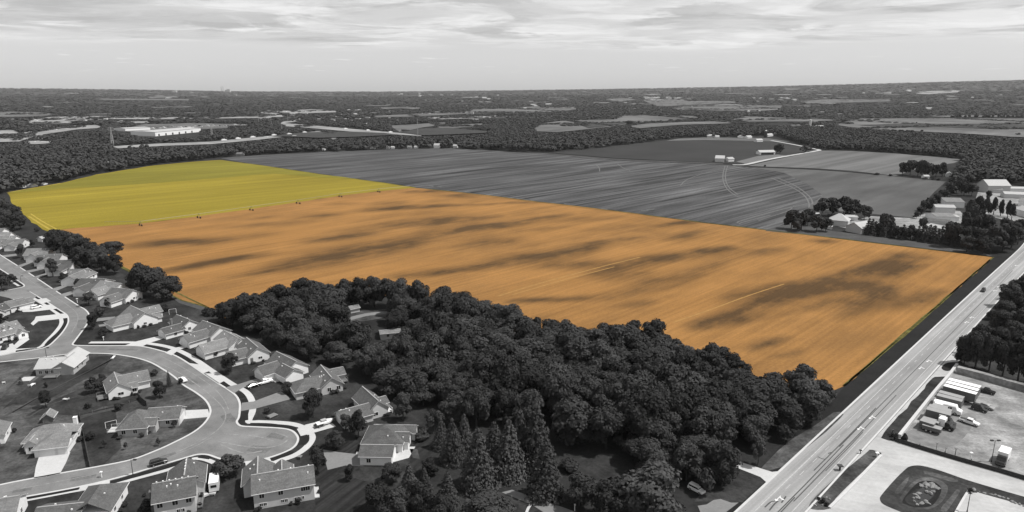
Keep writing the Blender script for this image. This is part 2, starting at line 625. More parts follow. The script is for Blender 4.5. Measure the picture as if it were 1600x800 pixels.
# ------------------------------------------------------------------ fields
ORANGE = [(75, 362), (115, 356.5), (220, 349.5), (310, 338), (395, 326), (465, 316), (530, 306), (590, 299), (640, 294), (655, 294),
          (700, 298.5), (760, 305), (830, 314), (900, 322), (1000, 334.5), (1100, 348.5), (1200, 360), (1300, 372), (1400, 384),
          (1480, 393.5), (1552, 402), (1500, 447), (1430, 510), (1350, 577), (1318, 604), (1300, 612), (1225, 622), (1180, 624), (1110, 585),
          (1040, 556), (960, 545), (900, 548), (820, 535), (740, 498), (660, 470), (600, 463), (545, 464), (470, 474), (400, 486), (345, 500), (328, 482), (285, 470), (195, 421)]
YELLOW = [(10, 302.5), (90, 287.5), (150, 273), (240, 258.5), (300, 253), (345, 250), (400, 257), (500, 272), (600, 285.5), (652, 293.5),
          (640, 294), (590, 299), (530, 306), (465, 316), (395, 326), (310, 338), (220, 349.5), (115, 356.5), (75, 362), (42, 341), (22, 318)]
GREENS = [(12, 301.5), (90, 288), (150, 274), (240, 259.5), (300, 253.8), (345, 251), (400, 257.8), (500, 272.6), (560, 280.2),
          (500, 277.5), (430, 271.5), (400, 273.5), (300, 282), (200, 289), (100, 294.5), (40, 300)]

BLOBS = [  # damp soil: pixel ends, half thickness in pixels, strength
    (219, 381, 319, 379, 5, .55), (319, 378, 412, 367, 4, .3), (262, 424, 337, 411, 5, .55), (337, 408, 400, 399, 5, .55), (365, 433, 475, 414, 5, .35),
    (394, 342, 428, 338, 2.5, .4), (481, 339, 522, 336, 2.5, .4), (500, 375, 562, 367, 4.5, .65), (487, 411, 600, 389, 9, .6), (515, 319, 544, 319, 2, .3),
    (584, 327, 675, 322, 3.2, 1.0), (675, 322, 765, 319, 1.8, .35), (600, 317, 619, 317, 2.5, .35), (650, 299, 684, 299, 2.2, .8), (700, 303, 735, 307, 3, .4),
    (800, 317, 837, 316, 1.6, .6), (662, 347, 719, 344, 7, .65), (687, 363, 781, 352, 5, .95), (781, 352, 875, 336, 3.5, .5), (750, 338, 772, 339, 3, .3),
    (512, 399, 631, 380, 10, .7), (560, 358, 620, 350, 7, .3), (744, 368, 800, 389, 8, .3), (800, 405, 894, 396, 7.5, 1.0), (869, 396, 912, 389, 4, .6),
    (912, 383, 1000, 371, 4.5, .45), (637, 430, 759, 417, 5, .7), (759, 417, 815, 410, 4, .4), (859, 414, 944, 414, 5, .5), (944, 427, 1000, 408, 5, .7),
    (800, 471, 906, 467, 4, .5), (962, 435, 1000, 429, 5, .4), (937, 467, 1000, 455, 6, .4), (962, 480, 1010, 473, 5, .35), (812, 361, 875, 355, 3, .35),
    (1037, 352, 1094, 345, 3, .85), (1060, 372, 1092, 362, 4.5, .45), (1000, 410, 1131, 389, 5.5, .65), (1045, 447, 1124, 410, 5, .4), (1094, 507, 1337, 425, 5, .6),
    (1150, 462, 1300, 436, 6, .55), (1187, 477, 1311, 444, 5.5, .7), (1322, 436, 1412, 399, 5.5, .6), (1394, 429, 1442, 406, 4.5, .7), (1337, 470, 1394, 447, 8, .85),
    (1319, 451, 1356, 447, 5, .75), (1412, 474, 1469, 459, 6, .55), (1112, 507, 1180, 496, 6, .55), (1180, 545, 1225, 530, 6, .5), (1206, 560, 1262, 545, 5, .45),
    (1277, 376, 1300, 378, 2.5, .45), (1232, 489, 1300, 470, 5, .5), (1300, 500, 1360, 480, 6, .3), (1000, 445, 1060, 430, 6, .35), (880, 345, 960, 340, 4, .3),
    (930, 360, 1000, 352, 4, .3), (1150, 400, 1220, 390, 5, .35), (720, 385, 780, 378, 5, .3), (420, 350, 480, 346, 4, .25), (330, 355, 420, 352, 4, .2)]


def crop_material(name, dry, wet, edge_col=None):
    """crop colour with damp soil patches (attribute 'damp') feathered along the drill rows"""
    m = bpy.data.materials.new(name)
    m.use_nodes = True
    nt = m.node_tree
    L = nt.links.new
    b = nt.nodes['Principled BSDF']
    b.inputs['Roughness'].default_value = 0.95
    b.inputs['Specular IOR Level'].default_value = 0.05
    pos = nt.nodes.new('ShaderNodeNewGeometry').outputs['Position']

    def noise(st, scale, det, rough=0.6):
        r = nt.nodes.new('ShaderNodeVectorRotate')
        r.rotation_type = 'Z_AXIS'
        r.inputs['Angle'].default_value = -R45
        L(pos, r.inputs['Vector'])
        s = nt.nodes.new('ShaderNodeVectorMath')
        s.operation = 'MULTIPLY'
        s.inputs[1].default_value = st
        L(r.outputs[0], s.inputs[0])
        n = nt.nodes.new('ShaderNodeTexNoise')
        n.inputs['Scale'].default_value = scale
        n.inputs['Detail'].default_value = det
        n.inputs['Roughness'].default_value = rough
        L(s.outputs[0], n.inputs['Vector'])
        return n.outputs[0]

    def rng(v, a, b_, c, d, clamp=True):
        n = nt.nodes.new('ShaderNodeMapRange')
        n.clamp = clamp
        for i, x in enumerate((a, b_, c, d)):
            n.inputs[1 + i].default_value = x
        L(v, n.inputs[0])
        return n.outputs[0]

    def mul(a, c):
        n = nt.nodes.new('ShaderNodeMath')
        n.operation = 'MULTIPLY'
        L(a, n.inputs[0])
        if isinstance(c, float):
            n.inputs[1].default_value = c
        else:
            L(c, n.inputs[1])
        return n.outputs[0]
    rows = rng(noise((0.02, 1, 1), 0.42, 3), 0.3, 0.7, 0.85, 1.15, False)       # drill rows
    wide = rng(noise((0.3, 1, 1), 0.05, 5), 0.3, 0.7, 0.90, 1.09, False)
    fine = rng(noise((1, 1, 1), 0.9, 3), 0.3, 0.7, 0.88, 1.12, False)
    big = rng(noise((0.5, 1, 1), 0.008, 3), 0.3, 0.7, 0.92, 1.08, False)
    tex = mul(mul(mul(rows, wide), fine), big)
    at = nt.nodes.new('ShaderNodeAttribute')
    at.attribute_name = 'damp'
    feather = rng(noise((0.5, 1, 1), 0.055, 6, 0.66), 0.3, 0.7, 0.45, 1.45, False)
    damp = rng(mul(at.outputs['Fac'], feather), 0.06, 0.95, 0.0, 1.0)
    loose = rng(noise((0.5, 1, 1), 0.016, 6, 0.66), 0.46, 0.72, 0.0, 0.58)
    ad = nt.nodes.new('ShaderNodeMath')
    ad.operation = 'MAXIMUM'
    L(damp, ad.inputs[0])
    L(loose, ad.inputs[1])
    mx = nt.nodes.new('ShaderNodeMix')
    mx.data_type = 'RGBA'
    L(ad.outputs[0], mx.inputs[0])
    mx.inputs[6].default_value = (*dry, 1)
    mx.inputs[7].default_value = (*wet, 1)
    sc = nt.nodes.new('ShaderNodeVectorMath')
    sc.operation = 'SCALE'
    L(mx.outputs[2], sc.inputs[0])
    L(tex, sc.inputs['Scale'])
    L(sc.outputs[0], b.inputs['Base Color'])
    return m


M['orange'] = crop_material('ripe_orange_crop', (0.264, 0.136, 0.046), (0.076, 0.045, 0.021))
M['yellow'] = mat('yellow_green_crop', (0.198, 0.156, 0.022), 0.95, [(0.7, 0.16, 4), (0.010, 0.22, 5, (0.25, 1, 1), math.radians(40)), (0.10, 0.16, 4, (0.05, 1, 1), math.radians(40))], spec=0.05)
M['yellow_green'] = mat('green_crop_strip', (0.158, 0.139, 0.023), 0.95, [(0.7, 0.16, 4), (0.012, 0.2, 5, (0.3, 1, 1), math.radians(40)), (0.10, 0.14, 4, (0.05, 1, 1), math.radians(40))], spec=0.05)


rJ = random.Random(3)


def ragged(pts, step=7.0, amp=0.7):
    out = []
    for i, p in enumerate(pts):
        q = pts[(i + 1) % len(pts)]
        n = max(1, int((q - p).length / step))
        for k in range(n):
            r = p.lerp(q, k / n)
            out.append(r + Vector((rJ.uniform(-amp, amp), rJ.uniform(-amp, amp), 0)))
    return out


def orange_field():
    pts = ragged(gpts(ORANGE))
    bm = bmesh.new()
    vs = [bm.verts.new((p.x, p.y, 0.08)) for p in pts]
    for t in tess(pts):
        bm.faces.new([vs[i] for i in t])
    d, n = Vector((math.cos(R45), math.sin(R45), 0)), Vector((-math.sin(R45), math.cos(R45), 0))
    for ax, step in ((n, 3.5), (d, 9.0)):
        lo = min(p.dot(ax) for p in pts)
        hi = max(p.dot(ax) for p in pts)
        k = lo + step
        while k < hi:
            bmesh.ops.bisect_plane(bm, geom=bm.verts[:] + bm.edges[:] + bm.faces[:], plane_co=ax * k, plane_no=ax, dist=1e-4)
            k += step
    bmesh.ops.recalc_face_normals(bm, faces=bm.faces)
    for f in bm.faces:
        if f.normal.z < 0:
            f.normal_flip()
    me = bpy.data.meshes.new('orange_field')
    bm.to_mesh(me)
    bm.free()
    me.materials.append(M['orange'])
    co = np.empty(len(me.vertices) * 3, dtype=np.float32)
    me.vertices.foreach_get('co', co)
    co = co.reshape(-1, 3)[:, :2]
    S, U = co @ np.array([d.x, d.y]), co @ np.array([n.x, n.y])
    damp = np.zeros(len(co))
    for x1, y1, x2, y2, w, s in BLOBS:
        a, b = G(x1, y1), G(x2, y2)
        mid = G((x1 + x2) / 2, (y1 + y2) / 2)
        lo = G((x1 + x2) / 2, (y1 + y2) / 2 + w)
        hw = max(1.8, (mid - lo).length * 1.10)
        s = min(1.0, s * 1.7)
        sa, ua, sb, ub = a.dot(d), a.dot(n), b.dot(d), b.dot(n)
        # distance to the segment, longer reach along the rows than across
        kx = 0.60
        ax_, ay_, bx_, by_ = sa * kx, ua, sb * kx, ub
        px, py = S * kx, U
        vx, vy = bx_ - ax_, by_ - ay_
        t = np.clip(((px - ax_) * vx + (py - ay_) * vy) / (vx * vx + vy * vy + 1e-9), 0, 1)
        dd = np.hypot(px - ax_ - vx * t, py - ay_ - vy * t)
        prof = np.exp(-(dd / (hw * 1.0)) ** 2) * s * (0.75 + 0.25 * np.sin(t * math.pi))
        damp = 1 - (1 - damp) * (1 - np.clip(prof, 0, 1))
    at = me.attributes.new('damp', 'FLOAT', 'POINT')
    at.data.foreach_set('value', damp.astype(np.float32))
    tag(obj('orange_field', me), 'large orange crop field with darker damp streaks along its rows', None, None, 'structure')


orange_field()
sheet('yellow_field', ragged(gpts(YELLOW), 12, 1.2), M['yellow'], 0.10, 'yellow green crop field beyond the irrigation line')
sheet('green_crop_strip', ragged(gpts(GREENS), 10, 2.0), M['yellow_green'], 0.22, 'slightly greener band along the far edge of the yellow field')

GREY = [(345, 247), (372, 244.5), (430, 241.5), (500, 238), (600, 233.5), (700, 231.5), (760, 235), (800, 238), (860, 240), (960, 250.5), (1060, 254.5),
        (1130, 257.5), (1172, 262), (1235, 264), (1270, 266), (1300, 280), (1290, 300), (1275, 320), (1235, 345), (1200, 362),
        (1100, 350.5), (1000, 336), (900, 323.5), (830, 315), (760, 306.5), (700, 299.5), (655, 295), (600, 286), (500, 272.8), (400, 257.8)]
sheet('ploughed_field', gpts(GREY), M['grey_field'], 0.06, 'broad grey ploughed field with tyre tracks beyond the orange crop')
sheet('hay_field', gpts([(1172, 261.5), (1270, 264), (1335, 268), (1400, 276), (1478, 284), (1460, 300), (1440, 322), (1425, 340), (1380, 336), (1310, 330), (1262, 326), (1285, 305), (1262, 288), (1225, 270)]),
      M['mid_field'], 0.12, 'smooth grey hay field behind the farmstead trees')
sheet('mown_field', gpts([(1168, 259.5), (1210, 250), (1282, 235.5), (1330, 236), (1400, 240), (1505, 249), (1490, 255), (1440, 262), (1400, 275), (1330, 267), (1270, 263)]),
      M['stripe_field'], 0.20, 'pale mown field with straight stripes beside the farm track')
sheet('bean_field', gpts([(862, 239), (930, 232), (1000, 224), (1060, 217.5), (1150, 219), (1210, 222), (1240, 227), (1278, 234.5), (1215, 247), (1165, 257), (1060, 252), (960, 247)]),
      M['dark_field'], 0.30, 'dark even bean field around the long low barn')
sheet('farm_yard', gpts([(1150, 253), (1185, 244), (1215, 242), (1235, 245), (1190, 251.5), (1165, 256.5)]), M['dirt'], 0.5, 'pale bare yard in front of the long low barn')
sheet('field_margin', gpts([(1060, 217), (1100, 215), (1200, 216), (1235, 222), (1210, 221.5), (1100, 218.8), (1040, 220.5)]), M['far_field'], 0.5, 'pale strip of stubble below the farm buildings')
strip('farm_track', gpts([(1145, 258.2), (1165, 257.6), (1190, 252), (1220, 246), (1250, 241), (1274, 236.6), (1280, 234.8), (1268, 232), (1245, 227.2), (1222, 223), (1205, 220)], 4), 7.0, 0.6, M['concrete_yard'],
      'pale gravel track bending round the bean field')
strip('field_edge', gpts([(1170, 260.5), (1205, 262), (1270, 265), (1330, 269), (1372, 273.5)], 3), 6, 0.55, M['lawn_dark'], 'dark grassy boundary between mown field and hay field')
strip('field_verge', gpts([(860, 241), (960, 249.5), (1060, 253.6), (1130, 256.8)], 3), 9, 0.5, M['mid_field'], 'pale grass verge between bean field and ploughed field')
sheet('field_margin', gpts([(1195, 361), (1235, 348), (1300, 361), (1400, 374), (1500, 385), (1530, 392), (1552, 401), (1480, 392.5), (1400, 383), (1300, 371)]), M['margin'], 0.13, 'grey grass margin between the orange crop and the farmstead trees')
# bare strip between the field edge and the gardens
sheet('field_margin', gpts([(258, 458), (285, 469.5), (328, 482.5), (345, 494), (330, 490), (280, 474)]), M['margin'], 0.15, 'grey grass margin behind the back gardens')

# grassy margins along the crop edges
EG = MB()
for px in ([(655, 294), (700, 298.5), (760, 305), (830, 314), (900, 322), (1000, 334.5), (1100, 348.5), (1200, 360), (1300, 372), (1400, 384), (1480, 393.5), (1552, 402)], [(1552, 402), (1500, 447), (1430, 510), (1350, 577), (1318, 604)], [(345, 250), (400, 257), (500, 272), (600, 285.5), (655, 294)], [(75, 362), (195, 421), (285, 470), (328, 482)]):
    ribbon(EG, ragged(gpts(px), 9, .25), 0.9, 0.19)
tag(EG.build('crop_margin', mat('weedy_margin', (0.085, 0.080, 0.026), 0.95, [(0.4, 0.5, 4), (0.05, 0.4, 3)], spec=0.05)), 'thin weedy green margin round the orange crop', None, None, 'structure')
EG = MB()
for px in ([(670, 290), (690, 292.5)], [(726, 299.5), (752, 302.5)], [(806, 309.5), (828, 312.5)], [(1000, 328.5), (1024, 329.5)], [(940, 326), (968, 330)], [(880, 318), (892, 319.5)]):
    ribbon(EG, ragged(gpts(px), 6, .8), 2.2, 0.12)
tag(EG.build('stubble_patches', M['dirt']), 'short pale streaks of bare soil along the ploughed field edge', None, None, 'structure')

# tyre tracks
TR = MB()
for px, w in (([(1133, 259), (1130, 270), (1130, 282), (1136, 295), (1150, 306), (1160, 309)], 1.6), ([(1137, 259), (1134, 270), (1134, 282), (1140, 294), (1153, 304)], 1.6),
              ([(1205, 278), (1225, 287), (1245, 297), (1258, 307), (1264, 318), (1264, 328)], 2.0), ([(1215, 278), (1240, 289), (1258, 301), (1268, 312), (1270, 324)], 2.0),
              ([(1152, 348), (1158, 345), (1200, 333), (1262, 318)], 1.8), ([(1155, 350), (1162, 347), (1204, 336)], 1.5), ([(932, 258), (936, 262), (937, 268)], 1.6), ([(965, 256), (973, 262), (985, 267)], 1.6),
              ([(1148, 260), (1110, 268), (1075, 280), (1063, 290)], 1.6), ([(1185, 345), (1230, 330), (1240, 322)], 1.2), ([(1010, 328), (1022, 327)], 2.5), ([(675, 291), (690, 292)], 3), ([(725, 299), (738, 301)], 2.5)):
    ribbon(TR, gpts(px, 5), w * .7, 0.11)
tag(TR.build('tyre_tracks', M['dirt']), 'curving pale tyre tracks across the ploughed field', None, None, 'structure')
TR = MB()
for px, w in (([(778, 463), (830, 447), (880, 433), (940, 417), (1000, 402)], 1.1), ([(800, 461), (880, 438), (960, 417)], 0.9), ([(1052, 504), (1110, 484), (1170, 462), (1225, 444)], 0.9)):
    ribbon(TR, gpts(px, 5), w, 0.10)
tag(TR.build('crop_tracks', mat('yellow_stubble', (0.262, 0.146, 0.042), 0.95, [(0.3, 0.2, 3)])), 'thin yellow tractor lines crossing the orange crop', None, None, 'structure')
TR = MB()
for px, w in (([(45, 338), (62, 349), (80, 360)], 1.6), ([(48, 334), (66, 346), (88, 358)], 1.2), ([(12, 301), (60, 292.5), (95, 286.5)], 3)):
    ribbon(TR, gpts(px, 5), w, 0.14)
tag(TR.build('headland_tracks', mat('yellow_headland', (0.30, 0.225, 0.035), 0.95, [(0.3, 0.2, 3)])), 'bright yellow headland lines at the corner of the yellow field', None, None, 'structure')

# ------------------------------------------------------------------ streets
def road(name, outer, m, z, label, n=5):
    return sheet(name, outer, m, z, label)


# junction outline of the estate street, kerb lines read off the photograph
K_R1 = [(-20, 386), (14, 407), (50, 430), (86, 454), (122, 477.5)]                  # far kerb of the upper street
K_COR = [(122, 477.5), (133, 484), (139, 492), (138, 503), (131, 514), (122, 526), (113, 538)]
K_LOW = [(113, 538), (120, 540), (160, 540.5), (200, 540.5), (224, 542), (250, 548), (274, 556), (296, 569), (318, 584), (342, 600), (358, 610), (369, 619),
         (374.5, 630), (374.5, 643), (373, 653), (370, 659), (373, 664), (380, 666.5), (400, 667.5), (437, 669.5), (455, 673), (464, 681), (465.5, 689), (460, 698), (447, 706),
         (422, 715), (400, 720), (381, 722.5), (360, 722), (340, 716), (325, 711), (310, 710.5), (297, 713.5), (270, 721.5), (238, 731), (205, 741), (172, 750), (124, 761), (60, 773), (0, 783), (-60, 792)]
K_IN = [(-60, 775), (0, 758), (94, 740), (150, 730), (204, 719), (240, 706), (266, 694.5), (300, 677), (318, 663), (327, 650), (328.5, 639), (321, 625.5), (305, 613), (287, 602), (271, 588), (255, 577.5), (234, 566), (206, 558),
        (169, 553), (130, 552.5), (103, 554), (56, 560), (0, 566), (-40, 570)]
K_W1 = [(-40, 562), (0, 556), (25, 551), (56, 546.5), (75, 541)]
K_W2 = [(75, 541), (88, 530), (98, 519), (105, 508), (107, 500), (104, 492)]
K_W3 = [(104, 492), (92, 484), (75, 473), (58, 463), (46, 456)]
K_W4 = [(46, 456), (40, 455), (0, 463), (-30, 470)]
K_W5 = [(-30, 457), (0, 455), (25, 451), (38, 447)]
K_W6 = [(38, 447), (30, 440), (12, 428), (0, 420.5), (-30, 402)]


def ln(px, n=5):
    return gpts(px, n)


street = ln(K_R1) + ln(K_COR) + ln(K_LOW) + ln(K_IN) + ln(K_W1) + ln(K_W2) + ln(K_W3) + ln(K_W4) + ln(K_W5) + ln(K_W6)
cl = [street[0]]
for p in street[1:]:
    if (p - cl[-1]).length > 0.05:
        cl.append(p)
street = cl
sheet('street', street, M['asphalt'], 0.05, 'worn grey estate street curving into a round turning end')
strip('side_street', gpts([(-30, 403), (0, 401), (26, 398)], 3), 7, 0.06, M['asphalt'], 'short side street meeting the upper street')
# seams and repair bands in the asphalt
SE = MB()
for px, w in (([(230, 560), (275, 580), (310, 603), (336, 624), (350, 640), (352, 655), (340, 672), (312, 690), (280, 705)], .35),
              ([(250, 556), (290, 577), (330, 603), (350, 625), (357, 640)], .3), ([(330, 684), (300, 700), (260, 716)], .3), ([(340, 690), (400, 700), (436, 696), (450, 684), (430, 676)], .5),
              ([(345, 695), (380, 708), (410, 705)], .5), ([(350, 678), (400, 682), (430, 690)], .4), ([(0, 770), (100, 751), (200, 730)], .3), ([(20, 420), (70, 454), (110, 480), (122, 497), (112, 520)], .3)):
    ribbon(SE, gpts(px, 4), w, 0.075)
tag(SE.build('street_seams', mat('sealed_seam', 0.20, 0.9, [(0.6, 0.3, 3)])), 'pale joint and repair lines in the estate street', None, None, 'structure')

PA = MB()
for px, w in (([(60, 440), (75, 450)], 2.4), ([(128, 500), (126, 512)], 3.0), ([(170, 546), (215, 547)], 1.6), ([(290, 590), (304, 600)], 2.6), ([(352, 648), (362, 660)], 3.2), ([(390, 700), (420, 704)], 3.4), ([(250, 716), (275, 708)], 1.8), ([(110, 750), (150, 743)], 2.2), ([(20, 768), (50, 763)], 1.8), ([(420, 680), (445, 684)], 2.6)):
    ribbon(PA, gpts(px), w, 0.065)
tag(PA.build('asphalt_patches', mat('newer_asphalt', 0.115, 0.9, [(1.5, 0.2, 3), (0.3, .25, 4)])), 'darker repaired patches in the estate street', None, None, 'structure')
KB = MB()
for k in (K_R1 + K_COR[1:], K_IN[:-1], K_W1 + K_W2[1:] + K_W3[1:], K_W5 + K_W6[1:]):
    ribbon(KB, ln(k), 0.6, 0.0, 0.14)
ribbon(KB, ln(K_LOW), 0.65, 0.0, 0.14)
tag(KB.build('kerb', M['kerb_white']), 'pale concrete kerb and gutter along the estate street', None, None, 'structure')

# lawns around and inside the streets
LAWN_N = [(-40, 372), (0, 392), (60, 382), (100, 392), (180, 420), (230, 452), (262, 462), (328, 484), (350, 505), (400, 530), (470, 556), (560, 598), (640, 630), (700, 660), (690, 700), (640, 735), (590, 800), (560, 830), (-60, 830), (-60, 600)]
sheet('lawn', gpts(LAWN_N), M['lawn'], 0.02, 'mown garden lawns of the housing estate')
IS = ln(K_IN)
sheet('lawn', IS, M['lawn_pale'], 0.06, 'rounded block of dry lawn enclosed by the curving street')
sheet('garden_lawn', gpts([(3, 640), (60, 590), (100, 560), (178, 556), (160, 580), (120, 600), (60, 634), (20, 632)]), M['lawn'], 0.075, 'darker lawn round the pale roofed house')
sheet('garden_lawn', gpts([(40, 650), (85, 625), (130, 606), (172, 600), (215, 615), (222, 625), (160, 636), (125, 650), (88, 648)]), M['lawn'], 0.08, 'darker lawn behind the light gabled house')
sheet('garden_lawn', gpts([(126, 655), (145, 648), (180, 640), (190, 700), (160, 728), (142, 728)]), M['lawn'], 0.085, 'fenced strip of lawn beside the hip roofed house')
sheet('garden_lawn', gpts([(497, 700), (520, 690), (560, 690), (562, 735), (520, 738), (600, 760), (560, 815), (493, 815), (493, 745)]), M['lawn_stripe'], 0.09, 'striped mown lawn beside the long two storey house')
sheet('garden_lawn', gpts([(648, 690), (690, 668), (705, 690), (690, 725), (655, 742), (640, 722)]), M['lawn_stripe'], 0.095, 'striped mown lawn by the white patio')
sheet('garden_lawn', gpts([(60, 545), (88, 519), (94, 506), (92, 497), (62, 503), (50, 512), (44, 530), (26, 545)]), M['lawn'], 0.07, 'dark corner lawn inside the street bend')
sheet('garden_lawn', gpts([(122, 528), (132, 512), (150, 505), (200, 516), (260, 512), (255, 528), (215, 533), (120, 534)]), M['lawn'], 0.075, 'dark front lawn by the street corner')
PT = MB()
for px, w in (([(185, 556), (140, 580), (80, 610), (30, 638), (-10, 660)], 1.2), ([(175, 562), (130, 586), (70, 617), (20, 645)], .9), ([(60, 566), (30, 592), (0, 622)], .9), ([(40, 655), (80, 632), (120, 620)], .7), ([(126, 650), (170, 640), (215, 627)], .8)):
    ribbon(PT, gpts(px, 4), w, 0.10)
tag(PT.build('trodden_lines', M['path']), 'faint trodden lines across the dry lawn', None, None, 'structure')

# pavements
SW = MB()
for px, w in (([(140, 535.5), (212, 535.5), (240, 538), (267, 543.5), (290, 553), (310, 565), (330, 579), (362, 600), (382, 611), (391, 621), (395, 633), (394, 645), (389, 659), (405, 659.5), (440, 661), (462, 664), (478, 671), (487, 681), (486, 690), (477, 701), (460, 712), (437, 720), (422, 724.5)], 2.1),
              ([(-40, 795), (20, 785.5), (70, 776), (124, 766), (172, 758.5), (220, 746), (272, 731.5), (297, 719), (312, 717), (326, 720), (342, 727)], 1.5),
              ([(38, 457.5), (57, 469), (76, 480.5), (92, 492), (96, 500), (95, 508), (86, 520), (74, 532), (60, 543.5), (23, 547), (-20, 553)], 1.6),
              ([(30, 447), (14, 437), (0, 427), (-20, 415)], 1.4)):
    ribbon(SW, gpts(px, 5), w, 0.11)
tag(SW.build('pavement', M['concrete']), 'pale concrete pavement set back from the street kerb', None, None, 'structure')
VG = MB()
for px, w in (([(33, 446), (20, 438), (8, 430), (0, 425)], 1.1), ([(49, 459), (56, 464)], 1.5), ([(50, 460), (61, 467)], 1.6), ([(69, 472), (76, 476)], 1.5), ([(82, 480.5), (97, 489.5)], 1.6), ([(102, 497), (102.5, 505), (94, 518), (80, 531), (73, 539)], 1.7),
              ([(22, 549), (40, 546.5), (58, 544)], 0.9), ([(140, 538.2), (196, 538.3)], 1.0), ([(222, 540), (252, 545)], 1.5), ([(270, 551.5), (288, 560), (295, 565)], 1.9), ([(304, 570), (312, 575)], 2.0), ([(330, 586), (355, 604)], 1.9), ([(372, 614), (380, 622)], 2.2), ([(379, 624), (383, 631)], 2.4),
              ([(380, 644), (380, 658)], 3.0), ([(390, 663), (420, 663.7), (452, 668), (464, 670)], 1.5), ([(475, 681), (475, 689), (470, 695)], 3.0), ([(456, 706), (440, 713), (424, 719.5)], 1.8),
              ([(25, 781.5), (70, 773.5), (124, 763.2)], 1.6), ([(174, 754.5), (238, 736.8), (270, 727), (298, 715.5)], 1.7), ([(312, 713), (330, 715.5)], 2.0)):
    ribbon(VG, gpts(px, 4), w, 0.12)
tag(VG.build('grass_verge', M['lawn_dark']), 'dark grass verge strips between kerb and pavement', None, None, 'structure')

# driveways
DR = [('concrete', [(62, 711), (110, 707), (103, 724), (94, 740.5), (53, 749), (56, 730)], 'broad white driveway of the hip roofed house by the lower street'),
      ('concrete', [(262, 643), (325, 640), (328, 652), (263, 657.5)], 'straight white driveway reaching the street bend'),
      ('concrete', [(383, 722.5), (421, 715), (428, 730), (452, 735), (455, 741), (400, 742), (386, 738)], 'white driveway apron above the long two storey house'),
      ('concrete', [(464, 671), (478, 664), (513, 656), (525, 667), (488, 677.5), (470, 682)], 'white driveway with a parked boat trailer'),
      ('drive_grey', [(378, 630), (396, 628), (439, 612), (455, 624), (400, 639), (376, 643)], 'grey driveway west of the leafy garden tree'),
      ('drive_grey', [(352, 606), (372, 601), (415, 588), (431, 596), (380, 606), (366, 615)], 'grey driveway with two parked vehicles'),
      ('concrete', [(196, 540), (213, 534), (258, 523), (263, 527), (232, 537), (222, 542)], 'pale driveway to the low wing with white walls'),
      ('concrete', [(258, 552), (270, 545), (320, 532.5), (322, 534.5), (280, 547), (268, 556)], 'narrow pale path to a grey roofed house'),
      ('concrete', [(296, 568), (312, 570), (328, 580), (318, 584)], 'short pale driveway apron on the curve'),
      ('concrete', [(318, 584), (336, 584), (352, 595), (342, 600)], 'second short apron on the curve'),
      ('concrete', [(618, 699), (649, 698.5), (639, 716), (612, 723.5)], 'bright white patio beside the cross gabled house'),
      ('drive_grey', [(505, 703), (528, 707), (573, 712), (568, 729), (540, 728), (512, 735), (508, 720)], 'rough grey gravel drive ending at a double garage'),
      ('concrete', [(557, 706), (572, 708), (570, 712), (556, 711)], 'small white step slab by the garage'),
      ('concrete', [(54, 500), (56, 495), (88, 491.5), (103, 490), (106, 497), (92, 499), (60, 502.5), (52, 509), (48, 506)], 'white L shaped driveway inside the bend'),
      ('concrete', [(34, 486), (46, 481), (80, 476), (91, 482.5), (80, 484), (50, 487.5), (36, 488)], 'upper white driveway inside the bend'),
      ('concrete', [(56, 469), (72, 466), (80, 471), (64, 475)], 'small white apron near the street corner'),
      ('drive_grey', [(24, 452), (46, 456), (58, 463), (40, 476), (14, 466), (0, 463)], 'grey paved forecourt at the street corner'),
      ('concrete', [(21, 541), (30, 532), (44, 527), (46, 531), (26, 545)], 'pale front path curling round a porch'),
      ('concrete', [(-30, 562), (-30, 548), (20, 537), (26, 546), (24, 551)], 'pale apron reaching the street at the picture edge'),
      ('drive_grey', [(20, 418), (57, 405), (59, 407), (27, 420)], 'first grey driveway of the far house row'),
      ('drive_grey', [(38, 424), (69, 418), (70, 420.5), (43, 427)], 'second grey driveway of the far house row'),
      ('drive_grey', [(52, 433), (72, 427), (74, 429), (57, 436)], 'third grey driveway of the far house row'),
      ('drive_grey', [(80, 452), (106, 444), (108, 446.5), (86, 456)], 'fourth grey driveway of the far house row'),
      ('drive_grey', [(92, 461), (128, 450.5), (130, 454), (99, 465)], 'fifth grey driveway of the far house row'),
      ('drive_grey', [(150, 498), (180, 495), (181, 499), (150, 503)], 'short grey driveway beside a garden bush'),
      ('drive_grey', [(154, 508), (190, 503), (191, 507), (155, 511)], 'second short grey driveway beside a garden bush'),
      ('concrete', [(124, 761), (172, 750), (171, 762), (160, 768), (126, 767)], 'white apron between street and low gabled house'),
      ('concrete', [(-30, 788), (23, 778), (22, 787), (-30, 797)], 'white apron at the lower picture corner'),
      ('path', [(640, 702), (652, 702), (656, 718), (645, 716)], 'worn grass beside the patio')]
for i, (m, px, lab) in enumerate(DR):
    sheet('driveway' if m != 'path' else 'worn_grass', gpts(px), M[m], 0.14 + 0.004 * (i % 9), lab)

